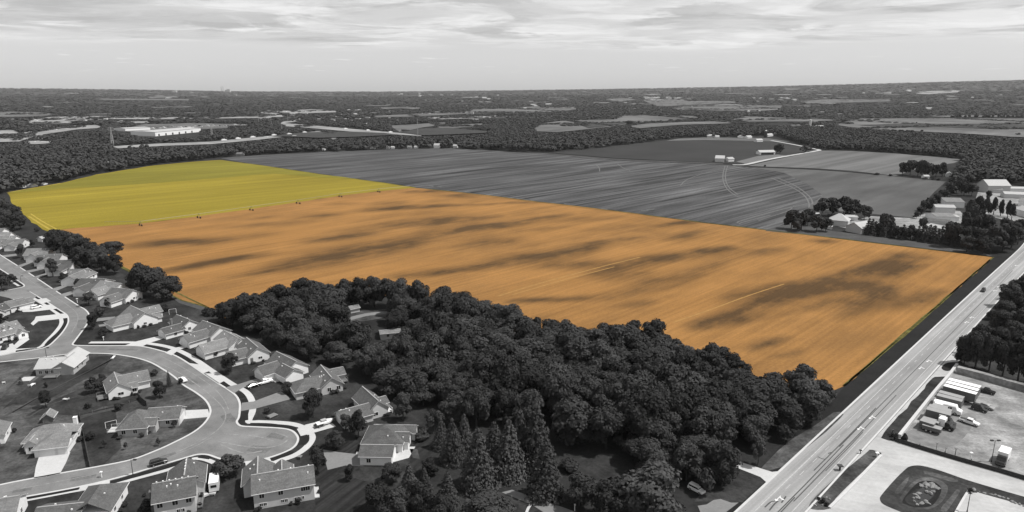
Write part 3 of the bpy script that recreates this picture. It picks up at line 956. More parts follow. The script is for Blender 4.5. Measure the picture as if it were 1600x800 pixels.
# ------------------------------------------------------------------ the highway
HL = [(1700, 303), (1640, 346.5), (1600, 383), (1581, 400), (1532, 449), (1482, 500), (1431, 550), (1347, 625), (1300, 670), (1262, 702.5), (1215, 739.5), (1127, 806)]
a, b = G(1581, 400), G(1215, 739.5)
hd = (b - a).normalized()                                   # the road is straight in the near part
HLw = [a - hd * 400, a - hd * 200, a - hd * 80, a, b, b + hd * 60]
hn = Vector((-hd.y, hd.x, 0))
if hn.x < 0:
    hn = -hn
HW = 12.3
HLw[0] = HLw[0] + hn * 150
HLw[1] = HLw[1] + hn * 40
HLw[2] = HLw[2] + hn * 3
lp = spline(HLw, False, 8)
HC = []
for i, p in enumerate(lp):
    q0, q1 = lp[max(0, i - 1)], lp[min(len(lp) - 1, i + 1)]
    d = (q1 - q0).normalized()
    n = Vector((-d.y, d.x, 0))
    n = n if n.dot(hn) > 0 else -n
    HC.append(p + n * HW / 2)


def along(px, py, across=0.0):
    """point of the highway frame nearest a pixel: distance along the kerb line, offset to the road's far side"""
    w = G(px, py) - b
    return w.dot(hd), w.dot(hn)


sheet('highway', [p - (HC[min(i + 1, len(HC) - 1)] - HC[max(i - 1, 0)]).normalized().cross(Vector((0, 0, 1))) * 0 for i, p in enumerate(lp)] + [2 * HC[i] - lp[i] for i in reversed(range(len(lp)))], M['highway'], 0.06, 'straight wide concrete highway crossing beside the orange field')
KB = MB()
ribbon(KB, lp, 0.6, 0.0, 0.16, off=0)
tag(KB.build('highway_kerb', M['kerb_white']), 'bright concrete kerb along the field side of the highway', None, None, 'structure')
KB = MB()
rp = [2 * HC[i] - lp[i] for i in range(len(lp))]
ribbon(KB, rp, 0.5, 0.0, 0.12)
tag(KB.build('highway_kerb', M['kerb_white']), 'pale kerb along the business side of the highway', None, None, 'structure')


def hw(s, o):
    return b + hd * s + hn * o


s1180 = 0
LM = MB()
for o, w in ((HW * 0.26, .18), (HW * .80, .16)):
    ribbon(LM, [hw(-430, o), hw(40, o)], w, 0.082)
for s in np.arange(-420, 40, 9.0):
    ribbon(LM, [hw(s, HW * .38), hw(s + 3, HW * .38)], .14, 0.082)
tag(LM.build('lane_lines', mat('faded_road_paint', 0.40, 0.8, [(0.8, 0.25, 3)])), 'faded lane lines along the highway', None, None, 'structure')
TL = MB()
s0, o0 = along(1350, 612)
for (sa, sb, o, w) in ((-225, -26, HW * .56, .28), (-28, 30, HW * .60, .30), (-60, -8, HW * .53, .3), (-75, 10, HW * .68, .26), (-300, -225, HW * .55, .25), (-40, -10, HW * .72, .22), (8, 40, HW * .64, .3)):
    ribbon(TL, [hw(sa, o), hw((sa + sb) / 2, o + .12), hw(sb, o)], w, 0.085)
for px in ([(1278, 714), (1284, 717), (1290, 718)], [(1294, 709), (1300, 707)], [(1195, 793), (1204, 785), (1212, 783)], [(1202, 798), (1210, 788), (1216, 783)], [(1221, 786), (1228, 776)]):
    ribbon(TL, gpts(px, 3), .35, 0.088)
tag(TL.build('tar_seams', M['tar']), 'dark tar filled seams down the middle of the highway', None, None, 'structure')
# turn arrows
AR = MB()
for px, py in ((1343, 669), (1361, 652), (1438, 575), (1450, 564), (1509, 503.5), (1517, 496), (1553, 454), (1559, 448), (1587, 415), (1216, 779)):
    s, o = along(px, py)
    c, k = hw(s, o), 1.0
    e1, e2 = hd, hn
    for q in ([(-2.4, -.14), (1.2, -.14), (1.2, .14), (-2.4, .14)], [(1.2, -.75), (2.8, 0), (1.2, .75)], [(-1.6, .1), (-.9, .1), (-.2, 1.5), (-.7, 1.5)], [(-1.2, 1.3), (.2, 1.3), (-.5, 2.4)]):
        pts = [c + e1 * x * .62 + e2 * y * .62 for x, y in q]
        AR.poly([(p.x, p.y, .09) for p in pts])
tag(AR.build('turn_arrows', M['paint']), 'white painted turn arrows in the middle lane of the highway', None, None, 'structure')

# verges
sheet('roadside_verge', [hw(-330, -.45), hw(-250, -.45), hw(-120, -.45), hw(0, -.45), hw(70, -.45)] + gpts([(1120, 790), (1150, 760), (1200, 720), (1225, 690), (1290, 640), (1319, 604), (1352, 577), (1432, 510), (1502, 447), (1554, 402), (1575, 385)]),
      M['lawn_dark'], 0.045, 'dark mown verge between highway and orange field')
sheet('bank', gpts([(1195, 738), (1190, 731), (1215, 705), (1238, 686), (1272, 666), (1292, 652), (1302, 645), (1312, 644), (1318, 648), (1312, 655), (1290, 676), (1240, 716), (1222, 730)]), M['lawn_pale'], 0.11, 'paler mown bank beside the highway kerb')
sheet('garden_lawn', gpts([(1150, 733), (1195, 745), (1196, 752), (1160, 785), (1085, 784), (1100, 765), (1140, 752)]), M['lawn'], 0.07, 'lawn corner between driveway and highway')
sheet('driveway', gpts([(1145, 721.5), (1152, 721), (1206, 738), (1216, 737), (1197, 754), (1188, 746), (1150, 731)]), M['concrete'], 0.15, 'pale driveway leaving the highway into the trees')
sheet('driveway', gpts([(1090, 791), (1104, 789), (1115, 782), (1126, 780.5), (1142, 786), (1154, 786), (1128, 806), (1100, 815)]), M['drive_grey'], 0.15, 'grey driveway at the foot of the domed tree')
sheet('driveway', gpts([(784, 770), (800, 766), (850, 783), (895, 799), (930, 815), (870, 815), (832, 790)]), M['drive_grey'], 0.15, 'pale drive slanting under the spruces')
strip('garden_path', gpts([(829, 789), (824, 798), (820, 812)], 3), 0.7, 0.16, M['concrete'], 'thin pale path off the slanting drive')
sheet('garden_lawn', gpts([(720, 800), (735, 765), (784, 770), (832, 790), (870, 815), (720, 815)]), M['lawn'], 0.08, 'lawn at the foot of the spruces')
sheet('garden_lawn', gpts([(868, 722), (910, 715), (950, 725), (985, 748), (960, 765), (900, 745)]), M['lawn'], 0.09, 'small clearing of lawn under big trees')
sheet('clearing', gpts([(535, 494), (552, 487), (604, 483), (611, 489), (600, 497), (570, 502), (548, 503)]), M['lawn_pale'], 0.09, 'grey clearing inside the wood')
strip('clearing_track', gpts([(545, 499), (575, 491.5), (605, 489)], 3), 4, 0.15, M['drive_grey'], 'pale track through the wood clearing')

# ------------------------------------------------------------------ business side of the highway
sheet('frontage_yard', [hw(-160, HW + .3), hw(-60, HW + .3), hw(40, HW + .3)] + gpts([(1240, 830), (1640, 830), (1640, 560), (1560, 560)]), M['concrete_yard'], 0.03, 'broad pale concrete frontage roads beside the highway')
sheet('belt_floor', gpts([(1497, 566), (1518, 538), (1556, 496), (1600, 446), (1660, 415), (1660, 628), (1600, 604), (1497, 573)]), M['lawn'], 0.05, 'dark grass under the highway tree belt')
LOT = [(1494, 574), (1600, 605), (1660, 622), (1660, 768), (1600, 748), (1404, 687)]
sheet('lorry_park', gpts(LOT), M['lot'], 0.07, 'gravel lorry park with rough worn ground')
sheet('worn_patch', spline(gpts([(1440, 665), (1475, 672), (1510, 645), (1525, 655), (1500, 690), (1470, 700), (1425, 690), (1415, 680)]), True, 5), mat('oily_gravel', 0.15, .92, [(0.25, .35, 5), (1.2, .1, 3)]), 0.078, 'darker oily ground round the old trailers')
sheet('grass_strip', ragged(gpts([(1377, 684), (1377.5, 680), (1380, 676), (1398, 657), (1416, 638), (1434, 618), (1448, 602), (1458, 591), (1462, 589.5), (1484, 588), (1466, 608), (1438, 642), (1405, 682), (1400, 690), (1390, 689), (1381, 686)]), 3, .25), M['lawn'], 0.08, 'dark grass strip between highway and lorry park wall')
sheet('grass_strip', spline(gpts([(1471, 575), (1480, 567), (1498, 567), (1494, 575), (1480, 580)]), True, 4), M['lawn_dark'], 0.085, 'small dark grass island at the lorry park corner')
sheet('grass_strip', spline(gpts([(1352, 709), (1360, 703), (1371, 706), (1376, 712), (1340, 745), (1305, 780), (1296, 795), (1270, 796), (1266, 786), (1300, 752)]), True, 3), M['lawn_pale'], 0.08, 'long grass island between highway and frontage road')
POND = [(1375, 780), (1378, 773), (1396, 752), (1412, 736), (1422, 729), (1440, 728), (1470, 736), (1510, 750), (1560, 765), (1640, 789), (1640, 800), (1580, 784), (1530, 770), (1515, 764), (1505, 784), (1492, 800), (1480, 815), (1440, 812), (1400, 797), (1380, 788)]
sheet('grass_island', spline(gpts(POND), True, 3), M['lawn'], 0.085, 'rounded grass island around the rocky pond')
sheet('pond_bank', spline(gpts([(1405, 782), (1420, 760), (1436, 748), (1458, 747), (1478, 757), (1480, 770), (1468, 788), (1445, 797), (1418, 793)]), True, 4), M['lawn_pale'], 0.095, 'paler bank round the pond')
sheet('pond', spline(gpts([(1410, 783), (1424, 764), (1438, 753), (1458, 753), (1470, 762), (1468, 775), (1455, 791), (1432, 793), (1416, 789)]), True, 4), M['lawn_dark'], 0.105, 'dark sunken bed of the pond')
sheet('pond_mud', spline(gpts([(1414, 780), (1424, 770), (1434, 764), (1446, 767), (1440, 776), (1430, 790), (1420, 788)]), True, 4), M['ground'], 0.108, 'dark muddy patch beside the pond water')
for k_, pp_ in enumerate(([(1398, 768), (1412, 752), (1420, 746), (1416, 757), (1404, 772)], [(1470, 795), (1486, 776), (1494, 766), (1500, 768), (1490, 784), (1478, 800)], [(1446, 736), (1470, 742), (1496, 750), (1490, 754), (1462, 746), (1444, 740)])):
    sheet('mown_patch', spline(gpts(pp_), True, 4), M['lawn_pale'], 0.1 + .003 * k_, 'paler mown patch on the grass island round the pond')
sheet('pond_water', spline(gpts([(1426, 776), (1438, 764), (1452, 760), (1462, 766), (1456, 778), (1442, 788), (1430, 786)]), True, 4), M['water'], 0.115, 'dark still water between the pond rocks')
strip('pond_edging', gpts([(1493, 802), (1503, 784), (1514, 766)], 3), 0.5, 0.0, M['kerb_white'], 'white edging kerb beside the pond island', z1=0.3)
strip('yard_kerb', gpts([(1296, 794), (1320, 771), (1348, 742), (1377, 712)], 3), 0.7, 0.0, M['kerb_white'], 'bright white kerb along the long grass island', z1=0.35)
# ------------------------------------------------------------------ vegetation
def rand_unit(rs, n):
    v = rs.normal(size=(n, 3))
    return v / np.linalg.norm(v, axis=1, keepdims=True)


def leaf_quads(rs, C, N, size, flat=0.0):
    """one bent leaf clump quad per centre C with facing N"""
    n = len(C)
    a = np.cross(N, rand_unit(rs, n))
    a /= np.linalg.norm(a, axis=1, keepdims=True) + 1e-9
    b = np.cross(N, a)
    s = (size * rs.uniform(0.65, 1.35, n))[:, None]
    q = rs.uniform(0.6, 1.0, n)[:, None]
    V = np.empty((n, 4, 3))
    bend = N * s * 0.35
    V[:, 0] = C - a * s - b * s * q * 0.3
    V[:, 1] = C - b * s * q + bend * rs.uniform(-1, 1, n)[:, None]
    V[:, 2] = C + a * s + b * s * q * 0.3
    V[:, 3] = C + b * s * q - bend * rs.uniform(-1, 1, n)[:, None]
    return V.reshape(-1, 3)


def quad_faces(n):
    return np.arange(n * 4, dtype=np.int32).reshape(n, 4)


def broadleaf_crown(seed, nl=13, nq=1500, size=0.042, base=0.20, lobe=(0.15, 0.25), top=1.0, conic=0.0, rnd=0.55, mn=8, inner=True, up=0.0):
    """unit tree: height 1, crown width 1; returns vertices of leaf clump quads"""
    rs = np.random.RandomState(seed)
    lobes = []
    zc, rz = (base + top) / 2, (top - base) / 2
    for i in range(nl):
        u = rs.uniform(-0.75, 1.0)
        th = i * 2.39996 + rs.uniform(-0.5, 0.5)
        rr = math.sqrt(max(0.0, 1 - u * u)) * rs.uniform(0.72, 1.0)
        r = rs.uniform(*lobe)
        w = 0.5 * (1 - conic * (u * 0.5 + 0.5))
        c = np.array([math.cos(th) * rr * (w - r * 0.75), math.sin(th) * rr * (w - r * 0.75), zc + u * (rz - r * 0.8)])
        lobes.append((c, r))
    lobes.append((np.array([0, 0, top - 0.22]), 0.2))
    lobes.append((np.array([0, 0, zc]), 0.27))
    ar = np.array([l[1] ** 2 for l in lobes])
    cnt = np.maximum(mn, (nq * ar / ar.sum()).astype(int))
    C, N, core = [], [], []
    for (c, r), k in zip(lobes, cnt):
        d = rand_unit(rs, k)
        d[:, 2] = np.where(d[:, 2] < -0.35, -d[:, 2], d[:, 2])
        p = c + d * (r * rs.uniform(0.80, 1.07, k))[:, None] * np.array([1, 1, 0.88])
        out = p - np.array([0, 0, zc - 0.1])
        out /= np.linalg.norm(out, axis=1, keepdims=True) + 1e-9
        nn = d * 0.75 + out * 0.35 + rand_unit(rs, k) * rnd + np.array([0, 0, up])
        C.append(p)
        N.append(nn / (np.linalg.norm(nn, axis=1, keepdims=True) + 1e-9))
        k2 = max(2, k // 9)                       # inner foliage closes the crown
        d = rand_unit(rs, k2)
        core.append((c + d * r * 0.55, d))
    C, N = np.vstack(C), np.vstack(N)
    if not inner:
        return leaf_quads(rs, C, N, size)
    CC, CN = np.vstack([a for a, _ in core]), np.vstack([b for _, b in core])
    return np.vstack([leaf_quads(rs, C, N, size), leaf_quads(rs, CC, CN, size * 2.6)])


def conifer_crown(seed, nq=1300, size=0.05, base=0.06, power=0.85, tiers=13):
    rs = np.random.RandomState(seed)
    C, N = [], []
    per = nq // tiers
    for t in range(tiers):
        f = (t + 0.3) / tiers
        z = base + (1 - base) * f
        R = 0.5 * (1 - f) ** power + 0.02
        nb = max(5, int(11 * (1 - f) + 4))
        k = max(14, int(per * 1.9 * (1 - f) + per * .12))
        th0 = rs.uniform(0, 6.28)
        br = rs.randint(0, nb, k)
        th = th0 + br * 2 * math.pi / nb + rs.normal(0, 0.16, k)
        rr = R * np.sqrt(rs.uniform(0.06, 1.0, k)) * (0.82 + 0.36 * rs.rand(nb)[br])
        zz = z - rr * 0.30 + rs.normal(0, 0.010, k)
        C.append(np.stack([np.cos(th) * rr, np.sin(th) * rr, zz], 1))
        d = np.stack([np.cos(th) * 0.6, np.sin(th) * 0.6, np.full(k, 0.7)], 1) + rand_unit(rs, k) * 0.55
        N.append(d / np.linalg.norm(d, axis=1, keepdims=True))
    C, N = np.vstack(C), np.vstack(N)
    return leaf_quads(rs, C, N, size)


def crown_mesh(name, V, m):
    return np_mesh(name, V, quad_faces(len(V) // 4), m)


CROWNS = {
    'broad': [crown_mesh('broadleaf_crown', broadleaf_crown(10 + i, 17 + i % 4, 3000, 0.029, 0.02, (0.12, 0.22)), M['leaf']) for i in range(8)],
    'pale': [crown_mesh('broadleaf_crown', broadleaf_crown(40 + i, 17, 3000, 0.029, 0.02, (0.13, 0.22)), M['leaf_light']) for i in range(3)],
    'oval': [crown_mesh('oval_crown', broadleaf_crown(60 + i, 11, 1600, 0.038, 0.06, (0.15, 0.25)), M['leaf']) for i in range(3)],
    'open': [crown_mesh('open_crown', broadleaf_crown(80 + i, 15, 900, 0.04, 0.15, (0.10, 0.17)), M['leaf_light']) for i in range(2)],
    'poplar': [crown_mesh('columnar_crown', broadleaf_crown(90 + i, 14, 900, 0.05, 0.06, (0.16, 0.24), 1.0, 0.5), M['leaf']) for i in range(2)],
    'bush': [crown_mesh('bush_foliage', broadleaf_crown(100 + i, 10, 420, 0.08, 0.0, (0.18, 0.28), 0.95), M['leaf']) for i in range(3)],
    'conifer': [crown_mesh('conifer_crown', conifer_crown(120 + i, 3400, 0.027, tiers=15), M['needle']) for i in range(4)],
    'slim': [crown_mesh('slim_conifer_crown', conifer_crown(140 + i, 1500, 0.036, 0.02, 0.7, 11), M['needle']) for i in range(3)],
    'small': [crown_mesh('small_crown', broadleaf_crown(160 + i, 9, 600, 0.06, 0.02, (0.16, 0.26)), M['leaf']) for i in range(5)],
    'smallcone': [crown_mesh('small_conifer_crown', conifer_crown(180 + i, 500, 0.075, 0.02, 0.7, 8), M['needle']) for i in range(3)],
}


def trunk_mesh(seed, top=0.62, r=0.022, limbs=5, name='trunk'):
    rs = random.Random(seed)
    b = MB()
    b.cyl((0, 0, -0.01), (rs.uniform(-.01, .01), rs.uniform(-.01, .01), top * .55), r * 1.25, r * .8, 7)
    b.cyl((0, 0, top * .54), (rs.uniform(-.02, .02), rs.uniform(-.02, .02), top), r * .8, r * .25, 6)
    for i in range(limbs):
        t = i * 2.4 + rs.random()
        z = top * rs.uniform(.35, .7)
        q = rs.uniform(.18, .34)
        b.cyl((0, 0, z), (math.cos(t) * q, math.sin(t) * q, z + rs.uniform(.16, .3)), r * .45, r * .12, 5)
    return b.data(name, M['bark'])


TRUNKS = [trunk_mesh(i) for i in range(3)]
TRUNK_CON = [trunk_mesh(9, 0.93, 0.016, 0)]
TRUNK_BUSH = [trunk_mesh(12, 0.55, 0.03, 4, 'stem')]
rT = random.Random(77)
NAMES = {'broad': 'broadleaf_tree', 'pale': 'broadleaf_tree', 'oval': 'garden_tree', 'open': 'young_tree', 'poplar': 'poplar_tree', 'bush': 'shrub',
         'conifer': 'spruce_tree', 'slim': 'slim_conifer', 'small': 'broadleaf_tree', 'smallcone': 'slim_conifer'}
CATS = {'bush': 'shrub'}
tree_log = []


def tree(base, h, w, kind, label, group=None, z=0.0, name=None):
    """one tree standing at a ground point: an Empty with its trunk and crown"""
    t = thing(name or NAMES[kind], label, CATS.get(kind, 'tree'), (base.x, base.y, base.z + z), rT.uniform(0, 6.28), group)
    con = kind in ('conifer', 'slim', 'smallcone')
    tk = TRUNK_CON[0] if con else TRUNK_BUSH[0] if kind == 'bush' else rT.choice(TRUNKS)
    k = obj('stem' if kind == 'bush' else 'trunk', tk, t)
    k.scale = (h * .85, h * .85, h)
    c = obj('foliage' if kind == 'bush' else 'crown', rT.choice(CROWNS[kind]), t)
    c.scale = (w, w * rT.uniform(.88, 1.12), h)
    tree_log.append((base.x, base.y, w))
    return t


def ptree(x, yb, yt, wpx, kind, label, group=None):
    """tree read off the photograph: foot pixel, top pixel row, crown width in pixels"""
    g = G(x, yb)
    h = height_for(g, yt)
    return tree(g, h, wpx / pxm(g), kind, label, group)


# ---- the big wood between the orange field and the houses
WOOD = [(335, 500), (400, 488), (470, 478), (545, 473), (600, 471), (660, 476), (705, 489), (770, 506), (830, 533), (900, 545), (960, 541), (1000, 543), (1060, 561), (1112, 580),
        (1150, 602), (1185, 628), (1215, 632), (1240, 624), (1270, 622), (1298, 622), (1288, 640), (1252, 672), (1212, 700), (1186, 712), (1158, 716), (1142, 750), (1118, 765), (1085, 762), (1050, 745), (1000, 742),
        (965, 722), (930, 706), (890, 700), (860, 690), (840, 668), (770, 672), (700, 668), (668, 650), (655, 632), (612, 622), (570, 598), (525, 578), (480, 560), (440, 548), (408, 534), (360, 514)]
HOLES = [[(528, 476), (616, 476), (618, 541), (540, 545), (520, 510)], [(586, 524), (640, 524), (640, 566), (586, 566)], [(868, 690), (965, 718), (990, 752), (940, 772), (860, 735)]]


def jitter_points(poly_px, spacing, seed, jit=0.36, holes=()):
    rs = random.Random(seed)
    w = [G(*p) for p in poly_px]
    x0, x1 = min(p.x for p in w), max(p.x for p in w)
    y0, y1 = min(p.y for p in w), max(p.y for p in w)
    out, row = [], 0
    y = y0
    while y <= y1:
        x = x0 + (spacing / 2 if row % 2 else 0)
        while x <= x1:
            q = Vector((x + rs.uniform(-jit, jit) * spacing, y + rs.uniform(-jit, jit) * spacing, 0))
            if inside(q.x, q.y, w):
                p = P(q)
                if not any(inside(p[0], p[1], h) for h in holes):
                    out.append(q)
            x += spacing
        y += spacing * 0.87
        row += 1
    return out


rW = random.Random(5)
EDGE_N = [G(*p) for p in WOOD[:20]]


def edge_dist(q, line):
    return min((q - p).length for p in spline(line, False, 4))


wood_pts = jitter_points(WOOD, 8.3, 3, holes=HOLES)
EDGE_SP = spline(EDGE_N, False, 4)
WOOD_E = [G(*p) for p in WOOD[20:29]]
EDGE_SE = spline(WOOD_E, False, 4)
for q in wood_pts:
    de = min((q - p).length for p in EDGE_SP)
    dr = min((q - p).length for p in EDGE_SE)
    k = rW.random()
    h, w = rW.uniform(8.5, 13.5) + (4 if k < .25 else 0), rW.uniform(9.5, 14.5) + (2.5 if k < .25 else 0)
    kind, look = 'broad', 'tall wide' if k < .25 else 'dark'
    k = rW.random()
    if k < .18:
        kind, look = 'pale', 'paler grey'
    elif k < .27:
        kind, look, w = 'oval', 'narrow upright', w * .72
    if de < 7:
        lab, gr = look + ' broadleaf tree on the wood edge facing the orange field', look + ' trees along the field edge of the wood'
        h *= .92
    elif dr < 10:
        lab, gr = look + ' broadleaf tree on the wood edge by the highway verge', look + ' trees on the highway edge of the wood'
        h, w = h * .8, w * .85
    else:
        lab, gr = look + ' broadleaf tree packed inside the dense wood beside the houses', look + ' trees inside the dense wood'
    tree(q, h, w, kind, lab, gr)
for x, y, yt, w in [(540, 480, 436, 40), (562, 481, 434, 40), (585, 480, 432, 42), (607, 481, 434, 42)]:
    ptree(x, y, yt, w, 'broad', 'dark broadleaf tree on the wood edge facing the orange field', 'dark trees along the field edge of the wood')
# low growth round the rim of the wood
for i, (x, y, yt, w) in enumerate([(331, 493, 480, 16), (838, 522, 493, 17), (1190, 640, 612, 26), (1170, 690, 655, 34), (1225, 690, 662, 26), (1180, 705, 675, 28), (1262, 660, 632, 28), (1290, 632, 600, 26), (1230, 655, 618, 30), (1100, 770, 728, 30)]):
    ptree(x, y, yt, w, 'bush', 'low dark bush growing on the rim of the wood', 'bushes on the rim of the wood')
ptree(1184, 728, 692, 26, 'open', 'thin leafless looking tree beside the highway driveway')
ptree(1250, 628, 570, 62, 'pale', 'large rounded tree at the corner of the orange field')
ptree(1283, 622, 594, 34, 'broad', 'smaller dark tree at the last corner of wood and field')
ptree(1018, 812, 728, 118, 'pale', 'big domed tree beside the lower grey driveway')
ptree(950, 815, 748, 70, 'broad', 'rounded tree between clearing and slanting drive')
ptree(905, 790, 742, 56, 'broad', 'dark bushy tree beside the slanting drive')
ptree(1072, 750, 690, 60, 'broad', 'dark tree behind the grass corner by the highway')
ptree(1128, 758, 690, 56, 'broad', 'tall dark tree beside the highway driveway')
ptree(890, 735, 716, 30, 'bush', 'pale shrub in the small clearing')

# ---- spruces at the wood's front
SPR = [(748, 760, 668, 54, 'conifer', 'broad pyramid shaped spruce standing nearest the slanting drive'), (795, 742, 656, 56, 'conifer', 'spruce just behind the broad pyramid shaped one'),
       (838, 728, 630, 52, 'conifer', 'tallest spruce at the front of the wood'), (812, 722, 640, 44, 'conifer', 'narrow spruce between the tallest spruces'),
       (852, 775, 690, 56, 'conifer', 'spruce whose skirt reaches the slanting drive'), (772, 712, 660, 38, 'conifer', 'spruce with a pointed top behind the pyramid shaped one'),
       (708, 722, 655, 46, 'conifer', 'dark spruce at the edge of the striped lawn'), (726, 700, 648, 40, 'conifer', 'spruce half hidden behind the lawn edge spruce'),
       (690, 700, 655, 34, 'conifer', 'slender spruce beside the bare garden sapling'), (640, 775, 726, 40, 'conifer', 'spruce in the thicket below the patio house'),
       (700, 790, 738, 44, 'conifer', 'spruce among loose trees at the picture foot'), (664, 768, 733, 30, 'conifer', 'small spruce in the thicket below the patio house')]
for s in SPR:
    ptree(s[0], s[1], s[2] - 3, s[3] * (1.3 if s[0] > 730 else 1.0), *s[4:])
LOOSE = [(612, 752, 724, 34, 'broad', 'dark shrubby tree touching the garage wall of the patio house'), (590, 800, 756, 48, 'broad', 'bushy tree over the striped lawn'), (618, 812, 764, 52, 'pale', 'pale leafy tree at the picture foot'),
         (655, 805, 752, 50, 'broad', 'dark leafy tree at the picture foot behind the pale one'), (688, 830, 770, 50, 'broad', 'rounded tree beside the lowest spruce'), (765, 812, 770, 78, 'pale', 'wide low domed shrub tree on the lawn by the drive'),
         (735, 815, 785, 40, 'bush', 'small round shrub beside the wide domed one'), (672, 742, 716, 34, 'broad', 'tree between patio and spruces')]
for s in LOOSE:
    ptree(*s)
ptree(680, 674, 640, 36, 'open', 'young tree with pale trunk on the striped lawn by the wood')
ptree(660, 686, 670, 30, 'bush', 'dark shrub in the lawn beside the pale patio')

# ---- garden trees
GT = [(34, 403, 381, 15, 'oval', 'dark garden tree at the first corner of the upper street'), (51, 386, 374, 9, 'oval', 'small dark tree beside the white end gable'), (64, 418, 402, 16, 'oval', 'round garden tree before the grey roof in the far row'),
      (83, 432, 404, 19, 'oval', 'tall egg shaped garden tree in the far house row'), (99, 440, 426, 16, 'oval', 'bushy garden tree beside the egg shaped one'), (58, 404, 396, 5, 'slim', 'tiny pointed conifer in the far house row'), (122, 447, 434, 11, 'bush', 'dark shrub by the long white house front'),
      (139, 477, 457, 25, 'open', 'pale round tree at the bend of the upper street'), (147, 514, 488, 20, 'oval', 'dark tree overhanging the inner street bend'), (163, 528, 513, 17, 'oval', 'small round tree on the dark corner lawn'), (170, 480, 464, 12, 'bush', 'shrub between two grey driveways'),
      (156, 494, 479, 14, 'bush', 'dark hedge shrub beside the short driveways'), (258, 487, 475, 12, 'bush', 'lone round bush on the back lawn by the field'), (4, 455, 424, 30, 'oval', 'large dark tree in the side street corner'), (19, 442, 428, 18, 'oval', 'dark tree beside the pavement of the side street'),
      (1, 505, 488, 12, 'bush', 'dark shrub against the house at the picture edge'), (148, 614, 588, 24, 'oval', 'dense tree against the light gabled house'), (160, 603, 584, 18, 'oval', 'second dense tree behind the light gabled house'), (138, 638, 628, 13, 'bush', 'low shrub in the back lawn of the light gabled house'),
      (186, 642, 629, 13, 'bush', 'round shrub at the rear of the hip roofed house'), (72, 637, 610, 19, 'oval', 'dark lone tree on the dry lawn'), (250, 622, 595, 24, 'oval', 'dark bushy tree on the lawn inside the bend'), (265, 604, 578, 10, 'slim', 'narrow conifer beside the street bend'),
      (241, 587, 577, 12, 'bush', 'small dark shrub on the lawn inside the bend'), (33, 601, 588, 9, 'slim', 'small conifer left of the pale roofed house'), (142, 687, 673, 14, 'bush', 'shrub beside the long dark garden fence'), (164, 700, 687, 9, 'open', 'sapling in the fenced lawn'), (197, 703, 691, 7, 'open', 'thin sapling in the front lawn of the hip roofed house'),
      (248, 697, 684, 8, 'open', 'sapling near the kerb of the lower street'), (273, 668, 656, 10, 'open', 'sapling beside the straight white driveway'), (322, 492, 480, 12, 'bush', 'dark bush at the field corner of the wood'), (361, 583, 552, 27, 'oval', 'dark spreading tree before the grey roofed row'),
      (317, 512, 501, 11, 'bush', 'shrub beside the low white wing'), (336, 557, 545, 11, 'bush', 'clump of shrubs in the front garden on the curve'), (320, 545, 537, 10, 'bush', 'small shrub in the front garden on the curve'), (407, 584, 574, 11, 'bush', 'dark shrub at the garage corner'), (449, 614, 597, 18, 'oval', 'dark evergreen clump beside the grey driveway'),
      (490, 652, 607, 37, 'oval', 'large leafy tree in the front lawn above the turning end'), (418, 645, 637, 11, 'bush', 'small shrub on the lawn above the turning end'), (630, 656, 614, 35, 'oval', 'rounded tree beside the brown roofed house corner'), (560, 682, 640, 34, 'oval', 'leafy tree over the garden of the patio house'),
      (540, 672, 648, 24, 'oval', 'tree in front of the low roofed wing'), (524, 700, 672, 36, 'oval', 'dark tree clump between turning end and patio house'), (497, 740, 697, 31, 'oval', 'dark tree beside the turning end pavement'), (547, 751, 726, 19, 'oval', 'small egg shaped tree on the striped lawn'),
      (359, 746, 709, 48, 'oval', 'wide dark tree beside the white camper'), (336, 745, 732, 16, 'bush', 'shrub beneath the wide dark tree'), (302, 732, 719, 18, 'bush', 'dark shrub by the pavement of the lower street'), (230, 796, 780, 20, 'bush', 'dark shrub at the side wall of the two storey house'), (226, 776, 770, 6, 'bush', 'tiny shrub by the two storey house'),
      (72, 606, 597, 6, 'bush', 'tiny shrub beside the small shed'), (516, 655, 647, 14, 'bush', 'shrub at the corner of the low wing'), (283, 600, 590, 8, 'bush', 'shrub beside the parked white car')]
for s in GT:
    ptree(*s)

# ---- tree clumps along the back gardens
CL = [(96, 400, 357, 40), (118, 402, 364, 40), (136, 410, 372, 40), (150, 418, 380, 40), (176, 405, 376, 36), (160, 425, 388, 38), (180, 428, 396, 30), (84, 388, 358, 24), (128, 420, 384, 30)]
for s in CL:
    ptree(*s, 'broad', 'dark tree in the long clump behind the far house row', 'trees of the long clump by the field')
CL = [(222, 458, 411, 42), (246, 463, 418, 48), (268, 468, 430, 38), (256, 470, 438, 40), (214, 448, 418, 22)]
for s in CL:
    ptree(*s, 'broad', 'dark tree in the rounded clump at the orange field edge', 'trees of the rounded clump by the field')
CL = [(4, 338, 306, 32), (18, 346, 318, 32), (32, 358, 330, 24), (6, 354, 324, 30), (22, 361, 335, 24)]
for s in CL:
    ptree(*s, 'broad', 'dark tree in the clump at the yellow field corner', 'trees of the clump by the yellow field')
ptree(58, 362, 355, 8, 'bush', 'bush by the white shed at the yellow field corner')

